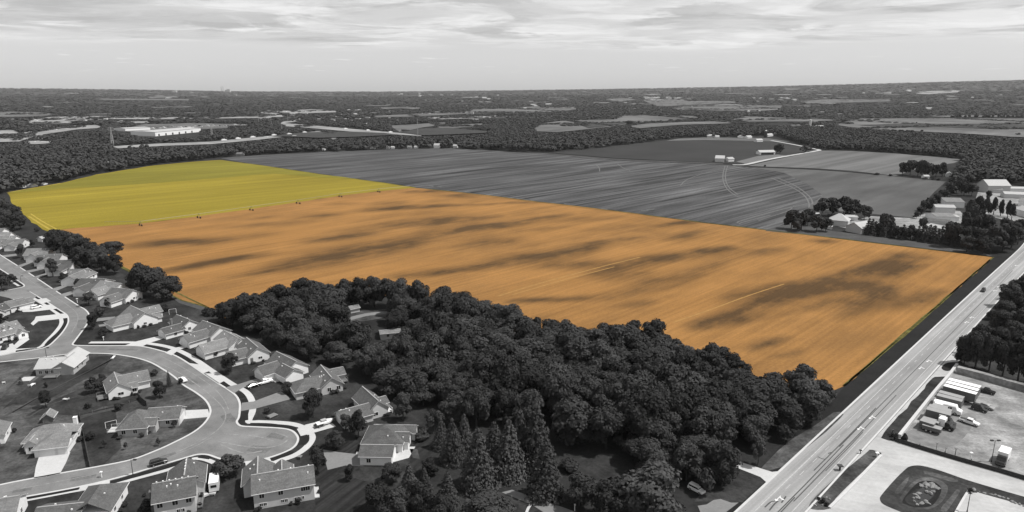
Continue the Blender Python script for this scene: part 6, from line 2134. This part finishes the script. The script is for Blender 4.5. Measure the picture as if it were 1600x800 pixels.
# ------------------------------------------------------------------ far landscape
FARP = [  # material, pixels, label
    ('far_field', [(-40, 176), (0, 175), (50, 175.5), (95, 179), (90, 181.5), (40, 183), (-40, 184)], 'pale distant field at the picture edge'),
    ('far_pale', [(40, 190.5), (75, 183.5), (150, 181.5), (235, 183.5), (300, 183.5), (360, 183.5), (420, 182.5), (420, 184.5), (330, 186), (240, 187), (160, 186.5), (110, 190), (112, 193), (52, 194)], 'strip of pale business yards far off'),
    ('far_field', [(130, 179.5), (150, 177.5), (175, 177.5), (180, 179.5)], 'small pale field among distant woods'),
    ('far_pale', [(112, 197), (150, 196), (165, 200), (120, 203), (60, 212), (30, 222), (-40, 224), (-40, 206), (20, 204), (30, 208), (60, 207), (100, 201)], 'pale distant yards and car parks'),
    ('far_pale', [(42, 221), (82, 221.5), (84, 224), (60, 226), (44, 226)], 'small pale yard at the edge of the near wood'),
    ('far_pale', [(180, 190.5), (235, 190), (236, 193), (182, 193.5)], 'pale distant lot'),
    ('far_field', [(190, 203), (222, 195), (300, 193), (380, 194.5), (392, 196), (370, 200.5), (314, 203), (250, 205), (200, 207)], 'pale open ground around the large warehouse'),
    ('far_pale', [(172, 229.5), (240, 225.5), (330, 222), (332, 224.5), (250, 229), (180, 233)], 'pale cleared strip under the pylons'),
    ('far_pale', [(250, 229), (330, 222), (400, 215), (450, 210.5), (500, 205), (505, 207.5), (455, 213), (405, 219), (330, 226)], 'distant motorway carriageway'),
    ('far_pale', [(420, 196), (428, 192), (470, 187), (474, 189), (445, 193), (490, 196.5), (560, 203), (660, 211.5), (658, 213.5), (555, 207), (480, 200.5)], 'distant motorway interchange'),
    ('far_dark', [(425, 214), (470, 208.5), (540, 207), (600, 209), (620, 212), (560, 215), (500, 217)], 'dark grass inside the motorway bend'),
    ('far_pale', [(405, 176), (440, 173.5), (525, 173.5), (528, 176), (470, 178), (410, 178.5)], 'pale strip of distant lots'),
    ('far_field', [(575, 182), (620, 180), (655, 177.5), (735, 175), (737, 178), (700, 180), (640, 183), (590, 184)], 'light distant field'),
    ('far_field', [(733, 176), (738, 170.5), (790, 169.5), (842, 166), (846, 168.5), (830, 172), (790, 175.5)], 'light distant field beside a lane'),
    ('far_pale', [(660, 185), (700, 182.5), (800, 182), (800, 184.5), (740, 185.5), (690, 187)], 'pale distant farm lane'),
    ('far_field', [(608, 197), (640, 195.5), (702, 191), (690, 196), (660, 200), (632, 206), (624, 207)], 'light wedge shaped distant field'),
    ('far_dark', [(624, 208), (660, 202), (700, 201), (760, 206), (770, 208.5), (720, 211), (660, 213)], 'dark distant crop beside the wedge field'),
    ('far_field', [(680, 199), (720, 195), (755, 193.5), (752, 197), (730, 199.5), (695, 202)], 'small light distant field'),
    ('far_field', [(800, 169.5), (900, 167.5), (902, 171), (875, 175), (800, 177.5)], 'light distant field above the hedges'),
    ('far_field', [(833, 202), (850, 193), (880, 189), (960, 187), (975, 181), (1020, 180), (1080, 181.5), (1094, 184), (1060, 188), (990, 192.5), (960, 198), (905, 204), (870, 207.5), (840, 206)], 'large light field with darker bands behind the tree belt'),
    ('far_dark', [(905, 196), (960, 192), (990, 192), (958, 197), (920, 201)], 'darker band in the large light field'),
    ('far_field', [(978, 198), (1010, 194), (1060, 191.5), (1130, 190), (1150, 190.5), (1140, 193.5), (1060, 196), (1000, 201)], 'narrow light field above the tree belt'),
    ('far_field', [(1003, 156.5), (1040, 155), (1080, 158.5), (1150, 158.5), (1150, 162), (1070, 165), (1030, 167.5), (1015, 162)], 'pale hillside field far away'),
    ('far_field', [(1050, 169), (1070, 166), (1145, 164.5), (1225, 165.5), (1215, 172), (1180, 175), (1120, 173.5), (1060, 172)], 'broad pale field far away'),
    ('far_field', [(1140, 187), (1180, 183), (1300, 187), (1310, 189), (1250, 191), (1170, 191)], 'light field beside the distant silo'),
    ('far_field', [(1306, 196), (1320, 191), (1345, 186), (1400, 185.5), (1500, 185.5), (1680, 186), (1680, 216), (1580, 215), (1520, 210.5), (1470, 208), (1400, 205), (1330, 200)], 'large light field below the wooded hill'),
    ('far_dark', [(1340, 197), (1420, 194), (1600, 196), (1680, 198), (1680, 203), (1560, 203), (1470, 200), (1400, 199.5)], 'darker band across the large light field'),
    ('far_field', [(1255, 158.5), (1290, 156), (1390, 156), (1392, 159), (1330, 161), (1260, 162)], 'thin pale field on the wooded hill'),
    ('far_field', [(230, 152), (275, 150.5), (280, 152.5), (235, 154)], 'tiny pale field near the horizon'), ('far_field', [(298, 152.3), (326, 150.6), (326, 152.8)], 'small pale clearing near the horizon'),
    ('far_field', [(155, 156), (200, 154.5), (296, 155.5), (296, 157.5), (200, 157.3)], 'long pale strip near the horizon'), ('far_field', [(232, 168), (300, 166.3), (302, 168.3), (240, 169.5)], 'thin pale strip among distant woods'),
    ('far_field', [(865, 155.8), (888, 154.5), (888, 156.8)], 'tiny distant clearing'), ('far_field', [(1225, 138.5), (1250, 139), (1248, 141), (1228, 141)], 'pale patch on the far hill'),
    ('far_pale', [(1370, 146.5), (1392, 144.5), (1394, 147)], 'pale patch high on the hill'), ('far_pale', [(1430, 147), (1450, 143), (1500, 142), (1496, 145), (1450, 148)], 'pale cleared slope on the hill'), ('far_field', [(1590, 151), (1640, 149), (1640, 153)], 'pale slope at the picture edge'),
    ('far_pale', [(1005, 153), (1030, 151.5), (1032, 154), (1008, 155)], 'pale distant quarry'), ('far_field', [(945, 155.5), (975, 154), (1000, 157), (960, 158.5)], 'pale clearing far away'),
    ('far_field', [(1400, 182), (1480, 180.5), (1600, 181.5), (1600, 184), (1480, 183.5)], 'thin stubble strip behind roadside trees'), ('far_field', [(590, 168.5), (640, 167), (650, 169), (600, 171)], 'thin pale strip behind distant woods'),
]
for i, (m, px, lab) in enumerate(list(FARP)):
    r = G(*px[0]).length
    sheet('distant_field' if m != 'far_pale' else 'distant_yard', gpts(px), M[m], 0.3 + r * 0.00045 + (1.2 if m == 'far_dark' else 0) + .02 * i, lab, far=True)

rs_ = np.random.RandomState(4)
# many thin slivers of field and clearing seen edge-on over the plain
rN = random.Random(17)
SLIV = {'far_field': MB(), 'far_pale': MB()}
for k in range(150):
    y = 144.5 + 44 * rN.random() ** 1.5
    x = rN.uniform(-20, 1620)
    if y > 176 and (x > 1240 or 830 < x < 1100):
        continue
    yy = y - max(0.0, (x - 800) / 800) * 10 * (1 - (y - 144) / 46)
    L = rN.uniform(8, 46) * (1.3 if y > 160 else 1)
    t_ = rN.uniform(.35, 1.0) * (.6 + (y - 144) / 30)
    px = [(x - L / 2, yy), (x - L * .2, yy - t_ * .6), (x + L * .35, yy - t_ * .5 + rN.uniform(-.3, .3)), (x + L / 2, yy + rN.uniform(-.2, .3)), (x + L * .1, yy + t_ * .5)]
    w = gpts(px)
    b_ = SLIV['far_pale' if rN.random() < .3 else 'far_field']
    ok = [(p.x, p.y, T(p.x, p.y) + .6 + p.length * .0004) for p in w]
    b_.poly(ok[::-1])
    FARP.append((None, px, None))
for k, b_ in SLIV.items():
    tag(b_.build('distant_slivers', M[k]), 'thin pale slivers of field and clearing over the wooded plain', None, None, 'structure')
FULL = [broadleaf_crown(200 + i, 9, 54, 0.15, 0.03, (0.2, 0.3), rnd=0.22, mn=3, inner=False, up=0.35) for i in range(6)]
MIDC = [broadleaf_crown(220 + i, 3, 13, 0.28, 0.0, (0.22, 0.32), rnd=0.25, mn=2, inner=False, up=1.0) for i in range(6)]
FARC = [broadleaf_crown(240 + i, 3, 10, 0.28, 0.0, (0.18, 0.28), rnd=0.25, mn=2, inner=False, up=1.0) for i in range(6)]


def forest(name, pts, hs, ws, protos, m, label):
    """one mass of trees nobody could count"""
    vs = []
    for p, h, w in zip(pts, hs, ws):
        V = protos[rs_.randint(len(protos))]
        a = rs_.uniform(0, 6.283)
        c, s = math.cos(a), math.sin(a)
        q = np.empty_like(V)
        q[:, 0] = (V[:, 0] * c - V[:, 1] * s) * w + p.x
        q[:, 1] = (V[:, 0] * s + V[:, 1] * c) * w + p.y
        q[:, 2] = V[:, 2] * h + p.z
        vs.append(q)
    V = np.vstack(vs)
    tag(obj(name, np_mesh(name, V, quad_faces(len(V) // 4), m)), label, None, None, 'stuff')


BUILT = [[(160, 204), (244, 201), (316, 201), (316, 214), (243, 216)]]
PATCH = [px for _, px, _ in FARP]
NEARP = [GREY, YELLOW, GREENS, [(862, 239), (930, 232), (1000, 224), (1060, 215), (1150, 214.5), (1210, 211), (1240, 222), (1282, 234.5), (1215, 247), (1165, 257), (1060, 252), (960, 247)],
         [(1168, 259.5), (1210, 250), (1282, 234), (1330, 235), (1400, 239.5), (1507, 249), (1490, 255), (1440, 262), (1400, 276), (1330, 267), (1270, 263)],
         [(1172, 261.5), (1335, 266), (1400, 275), (1480, 283), (1462, 302), (1440, 326), (1425, 342), (1380, 338), (1310, 332), (1262, 328), (1225, 270)],
         [(1440, 345), (1500, 296), (1520, 290), (1560, 290), (1680, 296), (1680, 420), (1440, 420)]]


def bbox(p):
    return (min(q[0] for q in p), min(q[1] for q in p), max(q[0] for q in p), max(q[1] for q in p), p)


# distant buildings: (pixel, width px, height px, roof brightness)
DB = [(262, 154, 8, 1.5, 1), (20, 187.5, 8, 2.0, 0), (32, 189, 5, 2, 0), (62, 199.5, 4, 2, 0), (66, 200.5, 3, 1.5, 0), (76, 203.5, 3, 2, 0), (90, 200, 4, 1.6, 1), (96, 200.2, 5, 1.6, 1), (157, 201, 6, 2, 1), (92, 184.5, 4, 1.6, 1), (103, 184.3, 5, 1.6, 1), (117, 184, 4, 1.5, 1),
      (50, 222.5, 6, 2, 1), (66, 222.6, 7, 1.8, 1), (76, 222.6, 5, 1.6, 1), (8, 216, 9, 2.5, 1), (28, 211, 5, 1.6, 0), (32, 187, 4, 2, 1),
      (300, 145, 3, 1.5, 0), (272, 144, 6, 1.3, 0), (368, 149, 3, 1.2, 0), (275, 143.6, 3, 1.3, 1),
      (415, 215, 5, 1.8, 1), (460, 213.8, 6, 2.2, 1), (521, 218.8, 7, 3.0, 0), (545, 172.8, 6, 2.0, 1), (556, 173.2, 5, 1.6, 1), (562, 172.6, 6, 1.6, 1), (545, 179, 4, 1.6, 1), (554, 179.5, 5, 1.8, 1), (558, 180, 4, 1.5, 1), (540, 186.8, 7, 1.6, 1), (560, 186.5, 9, 1.6, 1),
      (500, 187, 8, 1.8, 0), (520, 187.5, 9, 1.8, 0), (480, 190.5, 5, 1.6, 0), (574, 194.6, 5, 2.2, 1), (581, 194.6, 4, 2.2, 0), (455, 179, 8, 1.5, 0), (470, 173.6, 7, 1.4, 0), (490, 173.4, 9, 1.4, 0), (585, 179, 3, 1.6, 0), (600, 176.5, 6, 1.5, 0),
      (622, 148.6, 3, 1.6, 0), (627, 147.6, 3, 1.6, 1), (656, 151, 4, 1.8, 1), (655, 148, 2, 4.0, 0), (672, 148.4, 4, 1.3, 0), (690, 149, 5, 1.3, 0), (706, 148.6, 4, 1.2, 0), (722, 158.6, 4, 1.3, 0), (745, 152.4, 4, 1.4, 1), (757, 154, 7, 2.4, 1), (764, 155.6, 5, 1.8, 1), (778, 149.6, 2, 1.5, 1), (665, 157, 3, 1.4, 0), (656, 163.6, 3, 1.6, 0), (730, 165.5, 5, 1.6, 0),
      (730, 178.5, 3, 4.0, 0), (738, 178.2, 3, 3.6, 0), (700, 182.8, 3, 1.8, 0), (774, 182.3, 3, 1.8, 0), (834, 165, 9, 2.4, 1), (837, 166.2, 5, 1.8, 1), (820, 169.5, 4, 1.6, 1), (830, 159.4, 7, 1.5, 0), (858, 163.4, 9, 1.6, 1), (852, 160.6, 4, 1.4, 0), (958, 156.6, 8, 1.6, 0), (970, 158.6, 7, 1.5, 0), (985, 154, 5, 1.6, 0), (1010, 152.8, 7, 2.0, 0), (1018, 154, 5, 1.8, 0), (1030, 157.4, 7, 1.8, 0), (1045, 156, 8, 1.8, 0), (1056, 155.4, 6, 1.6, 0), (1066, 157, 6, 1.6, 0), (978, 161, 6, 1.6, 0), (990, 163.5, 7, 1.7, 0),
      (1000, 186.6, 9, 1.4, 0), (1004, 184.4, 4, 1.6, 0), (1082, 167.6, 2, 2.4, 0), (1170, 175, 3, 2.4, 1), (1187, 174.6, 3, 1.6, 1), (1178, 154, 5, 2, 0), (1184, 159, 4, 1.5, 0), (1205, 155.5, 7, 1.5, 0), (1220, 156.2, 6, 1.4, 0), (1232, 154.8, 6, 1.5, 0), (1248, 173.6, 3, 2.6, 1), (1264, 175.4, 5, 1.8, 0), (1284, 175.8, 9, 1.6, 0), (1312, 178.8, 12, 1.6, 0), (1240, 197, 6, 1.8, 0), (1248, 196.6, 5, 1.8, 0), (1275, 190.6, 6, 1.8, 0), (1262, 195, 3, 2.0, 1),
      (1372, 146.5, 6, 1.4, 0), (1384, 146, 5, 1.4, 0), (1421, 142.8, 7, 2.4, 1), (1440, 144.6, 6, 1.6, 0), (1454, 145.6, 6, 1.6, 0), (1476, 145, 5, 1.5, 0), (1492, 143.6, 8, 2.0, 1), (1486, 151, 10, 1.4, 0), (1452, 170.8, 9, 2.6, 1), (1520, 153, 3, 1.6, 1), (1565, 149, 4, 1.5, 0), (1424, 178, 6, 1.6, 0), (1350, 146, 3, 1.5, 1), (1330, 158.6, 4, 1.4, 0),
      (110, 269, 9, 4.0, 1), (168, 257, 5, 4.5, 1), (172, 259.5, 4, 4.0, 1), (46, 292.5, 8, 5.0, 1), (33, 293.5, 6, 3, 0), (66, 289.4, 4, 3.2, 0), (372, 243, 6, 4.5, 0), (378, 243.2, 5, 4.5, 0), (505, 235.2, 4, 3.2, 1), (582, 233.0, 7, 2.0, 0), (606, 232.4, 5, 3.6, 0), (613, 232.6, 5, 4.0, 1), (640, 231.6, 7, 3.6, 0), (650, 231.6, 6, 3.6, 1), (682, 231.4, 9, 7.0, 1), (711, 231.0, 7, 5.0, 1), (906, 229.8, 3, 2.8, 1), (932, 224.4, 4, 3.4, 1), (979, 221.4, 2, 3, 0), (630, 219.4, 3, 1.8, 0)]
rB = random.Random(55)
for x0, x1, y0, y1, n in ((0, 235, 183, 192, 16), (0, 110, 197, 222, 22), (405, 560, 173, 192, 22), (560, 640, 172, 190, 8), (1000, 1080, 152, 158, 8), (1180, 1260, 153, 158, 6)):
    for k in range(n):
        DB.append((rB.uniform(x0, x1), rB.uniform(y0, y1), rB.uniform(3, 8), rB.uniform(1.2, 2.0), int(rB.random() < .45)))
for x_, y_, w_, h_, _ in DB:
    BUILT.append([(x_ - w_ / 2 - .5, y_ - h_), (x_ + w_ / 2 + .5, y_ - h_), (x_ + w_ / 2 + .5, y_ + .2), (x_ - w_ / 2 - .5, y_ + .2)])
PB = [bbox(p) for p in PATCH + BUILT]
NB = [bbox(p) for p in NEARP]
DBB = [bbox(p) for p in BUILT]
PALEB = [bbox(p) for m_, p, _ in FARP if m_ == 'far_pale' and p[0][0] not in (172, 250, 420)]


def hedge(q):
    """field boundaries of the plain: an uneven net of hedgerows"""
    if q.length < 1900:
        return False
    a = q.x * .92 + q.y * .39 + 60 * math.sin(q.y * .004)
    c = -q.x * .39 + q.y * .92
    w = 9 + q.length * .002
    return abs(a % 430 - 215) < w * .8 or abs(c % 520 - 260) < w


def hit(x, y, B):
    for x0, y0, x1, y1, p in B:
        if x0 <= x <= x1 and y0 <= y <= y1 and inside(x, y, p):
            return True
    return False


def scatter(x0px, x1px, r0, r1, sp, hr, seed, poly=None, gap=0.0, near=True):
    rs = random.Random(seed)
    out, hs = [], []
    y = r0 * .72
    while y < r1:
        hw = y * .80
        x = -hw
        while x < hw:
            q = Vector((x + rs.uniform(-.45, .45) * sp, y + rs.uniform(-.45, .45) * sp, 0))
            x += sp
            r = q.length
            if not (r0 <= r < r1):
                continue
            q.z = T(q.x, q.y)
            b_ = P(q)
            if not (-30 < b_[0] < 1630):
                continue
            if gap and rs.random() < gap:
                continue
            if poly is not None and not inside(b_[0], b_[1], poly):
                continue
            h = rs.uniform(*hr)
            hg = hedge(q) and not hit(b_[0], b_[1], DBB)
            if not hg and r > 1300 and not hit(b_[0], b_[1], DBB):
                hg = mnoise.noise(Vector((q.x / 70, q.y / 110, .5))) > (.30 if hit(b_[0], b_[1], PALEB) else .60)
            if not hg and hit(b_[0], b_[1], PB):
                continue
            if hg:
                h *= .6
            bh = h / (b_[1] - P((q.x, q.y, q.z + h))[1])
            for k_ in (1.0, .75, .5, .3, 0):
                if hg or not any(hit(b_[0], b_[1] - h * k_ / bh * f_, PB) for f_ in (.3, .6, .95)):
                    break
            if k_ == 0:
                continue
            h *= k_
            if near and (hit(b_[0], b_[1], NB)):
                continue
            out.append(q)
            hs.append(h)
        y += sp * .9
    return out, hs


WA = [(-40, 228), (60, 228), (90, 229), (170, 236.5), (345, 233), (400, 226), (500, 217.5), (600, 214), (700, 213), (780, 210), (840, 211), (900, 208), (960, 205), (1060, 197.5), (1225, 192), (1250, 195), (1310, 202),
      (1400, 208), (1480, 213), (1560, 217), (1680, 221), (1680, 297), (1600, 291), (1540, 285), (1505, 288), (1490, 292), (1480, 300), (1500, 262), (1510, 250), (1420, 244), (1400, 240.5), (1330, 235.5), (1283, 233.5), (1250, 225), (1232, 222),
      (1205, 212), (1110, 212.5), (1060, 215), (1000, 221.5), (900, 232.5), (862, 238), (800, 236.8), (760, 233), (700, 230), (600, 232), (500, 236.7), (430, 240.3), (345, 246.5), (300, 251.5), (240, 257), (150, 271.5), (90, 286), (8, 301.5), (-40, 308)]
p_, h_ = scatter(0, 1600, 640, 1900, 8.6, (8.5, 14.0), 11, WA)
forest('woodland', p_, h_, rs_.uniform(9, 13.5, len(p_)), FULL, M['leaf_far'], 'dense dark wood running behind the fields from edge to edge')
n1 = len(p_)
WA_B = bbox(WA)


def not_wa(pts, hs):
    o = [(p, h) for p, h in zip(pts, hs) if not inside(*P(p), WA)]
    return [a for a, _ in o], [b_ for _, b_ in o]


p_, h_ = not_wa(*scatter(0, 1600, 1180, 2300, 13.5, (7, 12.0), 12, gap=.12))
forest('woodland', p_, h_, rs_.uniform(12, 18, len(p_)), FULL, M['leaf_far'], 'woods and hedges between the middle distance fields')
n2 = len(p_)
p_, h_ = scatter(0, 1600, 2300, 4300, 17, (7, 12.0), 13, gap=.15)
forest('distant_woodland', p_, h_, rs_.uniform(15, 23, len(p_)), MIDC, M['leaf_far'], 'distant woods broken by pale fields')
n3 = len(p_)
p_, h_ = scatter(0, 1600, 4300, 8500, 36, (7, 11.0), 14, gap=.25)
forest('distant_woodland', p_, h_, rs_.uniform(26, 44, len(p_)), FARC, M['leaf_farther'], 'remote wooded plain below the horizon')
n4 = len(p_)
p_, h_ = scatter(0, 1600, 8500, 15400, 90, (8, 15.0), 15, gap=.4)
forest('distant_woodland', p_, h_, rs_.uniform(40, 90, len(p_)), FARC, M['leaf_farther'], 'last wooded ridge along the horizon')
print('FOREST', n1, n2, n3, n4, len(p_))

# scattered hedgerow trees on the far fields
HT = [(983, 196, 188, 12), (1007, 194.5, 192, 4), (1026, 192.8, 190.5, 3.5), (1034, 191.5, 188.5, 7), (1048, 190, 186, 9), (1060, 190, 186, 10), (1432, 193, 190.5, 2.5), (1500, 196.5, 194, 3)]
for s in HT:
    ptree(*s, 'small', 'single dark tree standing out on a far pale field', 'lone trees on far fields')
for k in range(26):
    x = 1486 + k * 4.6 + rF.uniform(-1, 1)
    if rF.random() < .8:
        ptree(x, 184.5, 178.5 + rF.uniform(0, 2.5), 5, 'small', 'dark tree in the roadside line above the large pale field', 'roadside line above the large pale field')
for k in range(30):
    x = 1330 + k * 3.8
    if rF.random() < .8:
        ptree(x, 206.5 - (1445 - x) * .02, 202 - (1445 - x) * .02 + rF.uniform(0, 2), 5, 'small', 'dark tree in the hedge below the large pale field', 'hedge below the large pale field')

rD = random.Random(31)
for k, (x, y, w, hp, wh) in enumerate(DB):
    g = G(x, y)
    s = pxm(g)
    W_, H_ = w / s, hp / s
    D_ = min(max(W_ * .8, 8), 60)
    near_ = y > 219
    t = thing('wood_edge_house' if near_ else 'distant_building', ('pale house standing against the wood edge far behind the fields' if y > 228 else 'pale building glimpsed among far off woods') if near_ else ('bright white building far off in the wooded plain' if wh else 'small greyish building far off in the wooded plain'),
              'house' if near_ else 'building', g, rD.uniform(-.25, .25), 'houses at the wood edge behind the fields' if y > 228 else 'distant buildings in the woods')
    if near_ and y <= 228:
        t['label'] = 'pale building at the near rim of the far yards'
        t['group'] = 'buildings at the near rim of the far yards'
    elif not near_:
        t['group'] = 'bright distant buildings' if wh else 'greyish distant buildings'
    b = MB()
    b.box(-W_ / 2, 0, -1, W_ / 2, D_, H_ * .6)
    b.poly([(-W_ / 2, 0, H_ * .6), (-W_ / 2, D_ / 2, H_), (-W_ / 2, D_, H_ * .6)][::-1])
    b.poly([(W_ / 2, 0, H_ * .6), (W_ / 2, D_, H_ * .6), (W_ / 2, D_ / 2, H_)][::-1])
    b.build('wall', M['wall_white'] if wh else M['wall_tan'], t)
    b = MB()
    e = .02 * W_
    slab(b, (-W_ / 2 - e, -.3, H_ * .6), (W_ / 2 + e, -.3, H_ * .6), (W_ / 2 + e, D_ / 2, H_ * 1.02), (-W_ / 2 - e, D_ / 2, H_ * 1.02), .3)
    slab(b, (W_ / 2 + e, D_ + .3, H_ * .6), (-W_ / 2 - e, D_ + .3, H_ * .6), (-W_ / 2 - e, D_ / 2, H_ * 1.02), (W_ / 2 + e, D_ / 2, H_ * 1.02), .3)
    b.build('roof', M['roof_pale'] if wh else M['roof_light'], t)

# big warehouse
h = House((243, 213), (314, 206), 'very large white roofed warehouse beyond the near wood', 'warehouse', 'wall_white', 'roof_pale', name='warehouse')
h.vol(0, 0, h.len, 60, 9.0, 1.5, 'u', ov=.6)
for k in range(6):
    f = MB()
    f.box(-2.5, 0, .2, 2.5, .2, 4.5, 0, h.on('f', 0, 12 + k * h.len / 7))
    f.build('loading_door', M['dark_metal'], h.root)
h.done()
h = House((196, 205.5), (235, 203.5), 'long pale warehouse left of the very large one', 'warehouse', 'wall_white', 'roof_pale', name='warehouse')
h.vol(0, 0, h.len, 50, 7, 1.2, 'u').done()
# vehicles parked around the warehouse and on the motorway
CARB = MB()
CARB.box(-2.2, -.9, .3, 2.2, .9, 1.0)
CARB.box(-1.4, -.8, 1.0, .9, .8, 1.5)
CARD = [CARB.data('parked_car', M[m]) for m in ('car_dark', 'car_white', 'car_silver')]
for k in range(34):
    x = 226 + k * 4.7
    g = G(x + rD.uniform(-1.5, 1.5), 201.8 - k * .16 + rD.uniform(-1.2, 1.2))
    o = obj('parked_car', rD.choice(CARD))
    o.location = (g.x, g.y, 1.6)
    o.scale = (2.0, 2.0, 2.0) if k % 3 == 0 else (1.3, 1.3, 1.3)
    o.rotation_euler = (0, 0, rD.uniform(-.3, .3))
    tag(o, 'vehicle parked in the rows behind the very large warehouse', 'car', 'vehicles parked behind the warehouse')
for x, y in ((350, 221), (372, 218.5), (395, 216.3), (428, 213), (452, 211.2), (476, 208.6), (540, 203), (575, 205.4), (610, 208.4)):
    g = G(x, y)
    o = obj('lorry', CARD[1])
    o.location = (g.x, g.y, 1.5)
    o.scale = (2.6, 1.6, 2.4)
    o.rotation_euler = (0, 0, .9)
    tag(o, 'tiny bright lorry on the distant motorway', 'lorry', 'lorries on the distant motorway')


# pylons and masts
def pylon(px, top, label):
    g = G(*px)
    h = height_for(g, top)
    t = thing('pylon', label, 'pylon', g, .3)
    b = MB()
    w = 1.9
    for sx in (-1, 1):
        for sy in (-1, 1):
            b.cyl((sx * w, sy * w, 0), (sx * .5, sy * .5, h), .42, .28, 5)
    n = 8
    for k in range(n):
        z0, z1 = h * k / n, h * (k + 1) / n
        a0, a1 = w - (w - .5) * k / n, w - (w - .5) * (k + 1) / n
        for sy in (-1, 1):
            b.cyl((-a0, sy * a0, z0), (a1, sy * a1, z1), .16, .16, 4)
            b.cyl((sy * a0, a0, z0), (sy * a1, -a1, z1), .16, .16, 4)
    b.build('lattice', M['steel'], t)
    for f, L in ((.82, 5), (.90, 6), (.98, 4.5)):
        b = MB()
        b.cyl((-L, 0, h * f), (L, 0, h * f), .2, .2, 5)
        b.cyl((-L, 0, h * f), (0, 0, h * f + 1.6), .14, .14, 4)
        b.cyl((L, 0, h * f), (0, 0, h * f + 1.6), .14, .14, 4)
        b.build('crossarm', M['steel'], t)


pylon((176.5, 229), 199, 'lattice pylon standing above the left wood')
pylon((332, 219), 194, 'lattice pylon beside the motorway')
for x, yb, yt, lab in ((404.5, 196, 177, 'thin pale mast at the motorway interchange'), (424, 196, 178, 'second thin mast by the motorway interchange'), (450, 190, 179, 'third thin mast by the motorway interchange'), (441, 208, 196, 'short mast beside the motorway slip road'),
                       (653, 214, 186, 'tall thin mast rising from the tree belt'), (43, 180, 174, 'pale mast at the distant field edge')):
    g = G(x, yb)
    h = height_for(g, yt)
    t = thing('mast', lab, 'mast', g)
    b = MB()
    b.cyl((0, 0, 0), (0, 0, h), .55, .35, 6)
    b.build('pole', M['steel'], t)
    b = MB()
    b.cyl((-1.2, 0, h * .97), (1.2, 0, h * .97), .3, .3, 6)
    b.build('antenna', M['steel'], t)
g0 = G(349, 144.0)
s = pxm(g0)
t = thing('power_station', 'power station with two tall chimneys on the horizon', 'power station', g0)
for dx, hp in ((-2.6, 9.0), (.2, 9.0)):
    b = MB()
    b.cyl((dx / s, 0, 0), (dx / s, 0, hp / s), .5 / s, .4 / s, 10)
    b.build('chimney', M['wall_grey'], t)
b = MB()
b.box(3.5 / s, -2 / s, 0, 6.5 / s, 2 / s, 3.6 / s)
b.box(6.5 / s, -2 / s, 0, 11 / s, 2 / s, 4.6 / s)
b.build('boiler_house', M['wall_grey'], t)

# ------------------------------------------------------------------ air
HAZE = 2.0e-5
bm_ = MB()
bm_.box(-16800, -16800, -1.5, 16800, 16800, 420)
hz = bm_.build('haze', [])
hm = bpy.data.materials.new('haze_air')
hm.use_nodes = True
nt = hm.node_tree
nt.nodes.clear()
vo = nt.nodes.new('ShaderNodeVolumePrincipled')
vo.inputs['Color'].default_value = (.92, .92, .92, 1)
vo.inputs['Density'].default_value = HAZE
ou = nt.nodes.new('ShaderNodeOutputMaterial')
nt.links.new(vo.outputs[0], ou.inputs['Volume'])
hz.data.materials.append(hm)
tag(hz, 'thin pale summer haze in the air', None, None, 'stuff')
print('TRIS', sum(len(p.vertices) - 2 for o in SC.objects if o.type == 'MESH' and o.get('kind') == 'stuff' for p in o.data.polygons))
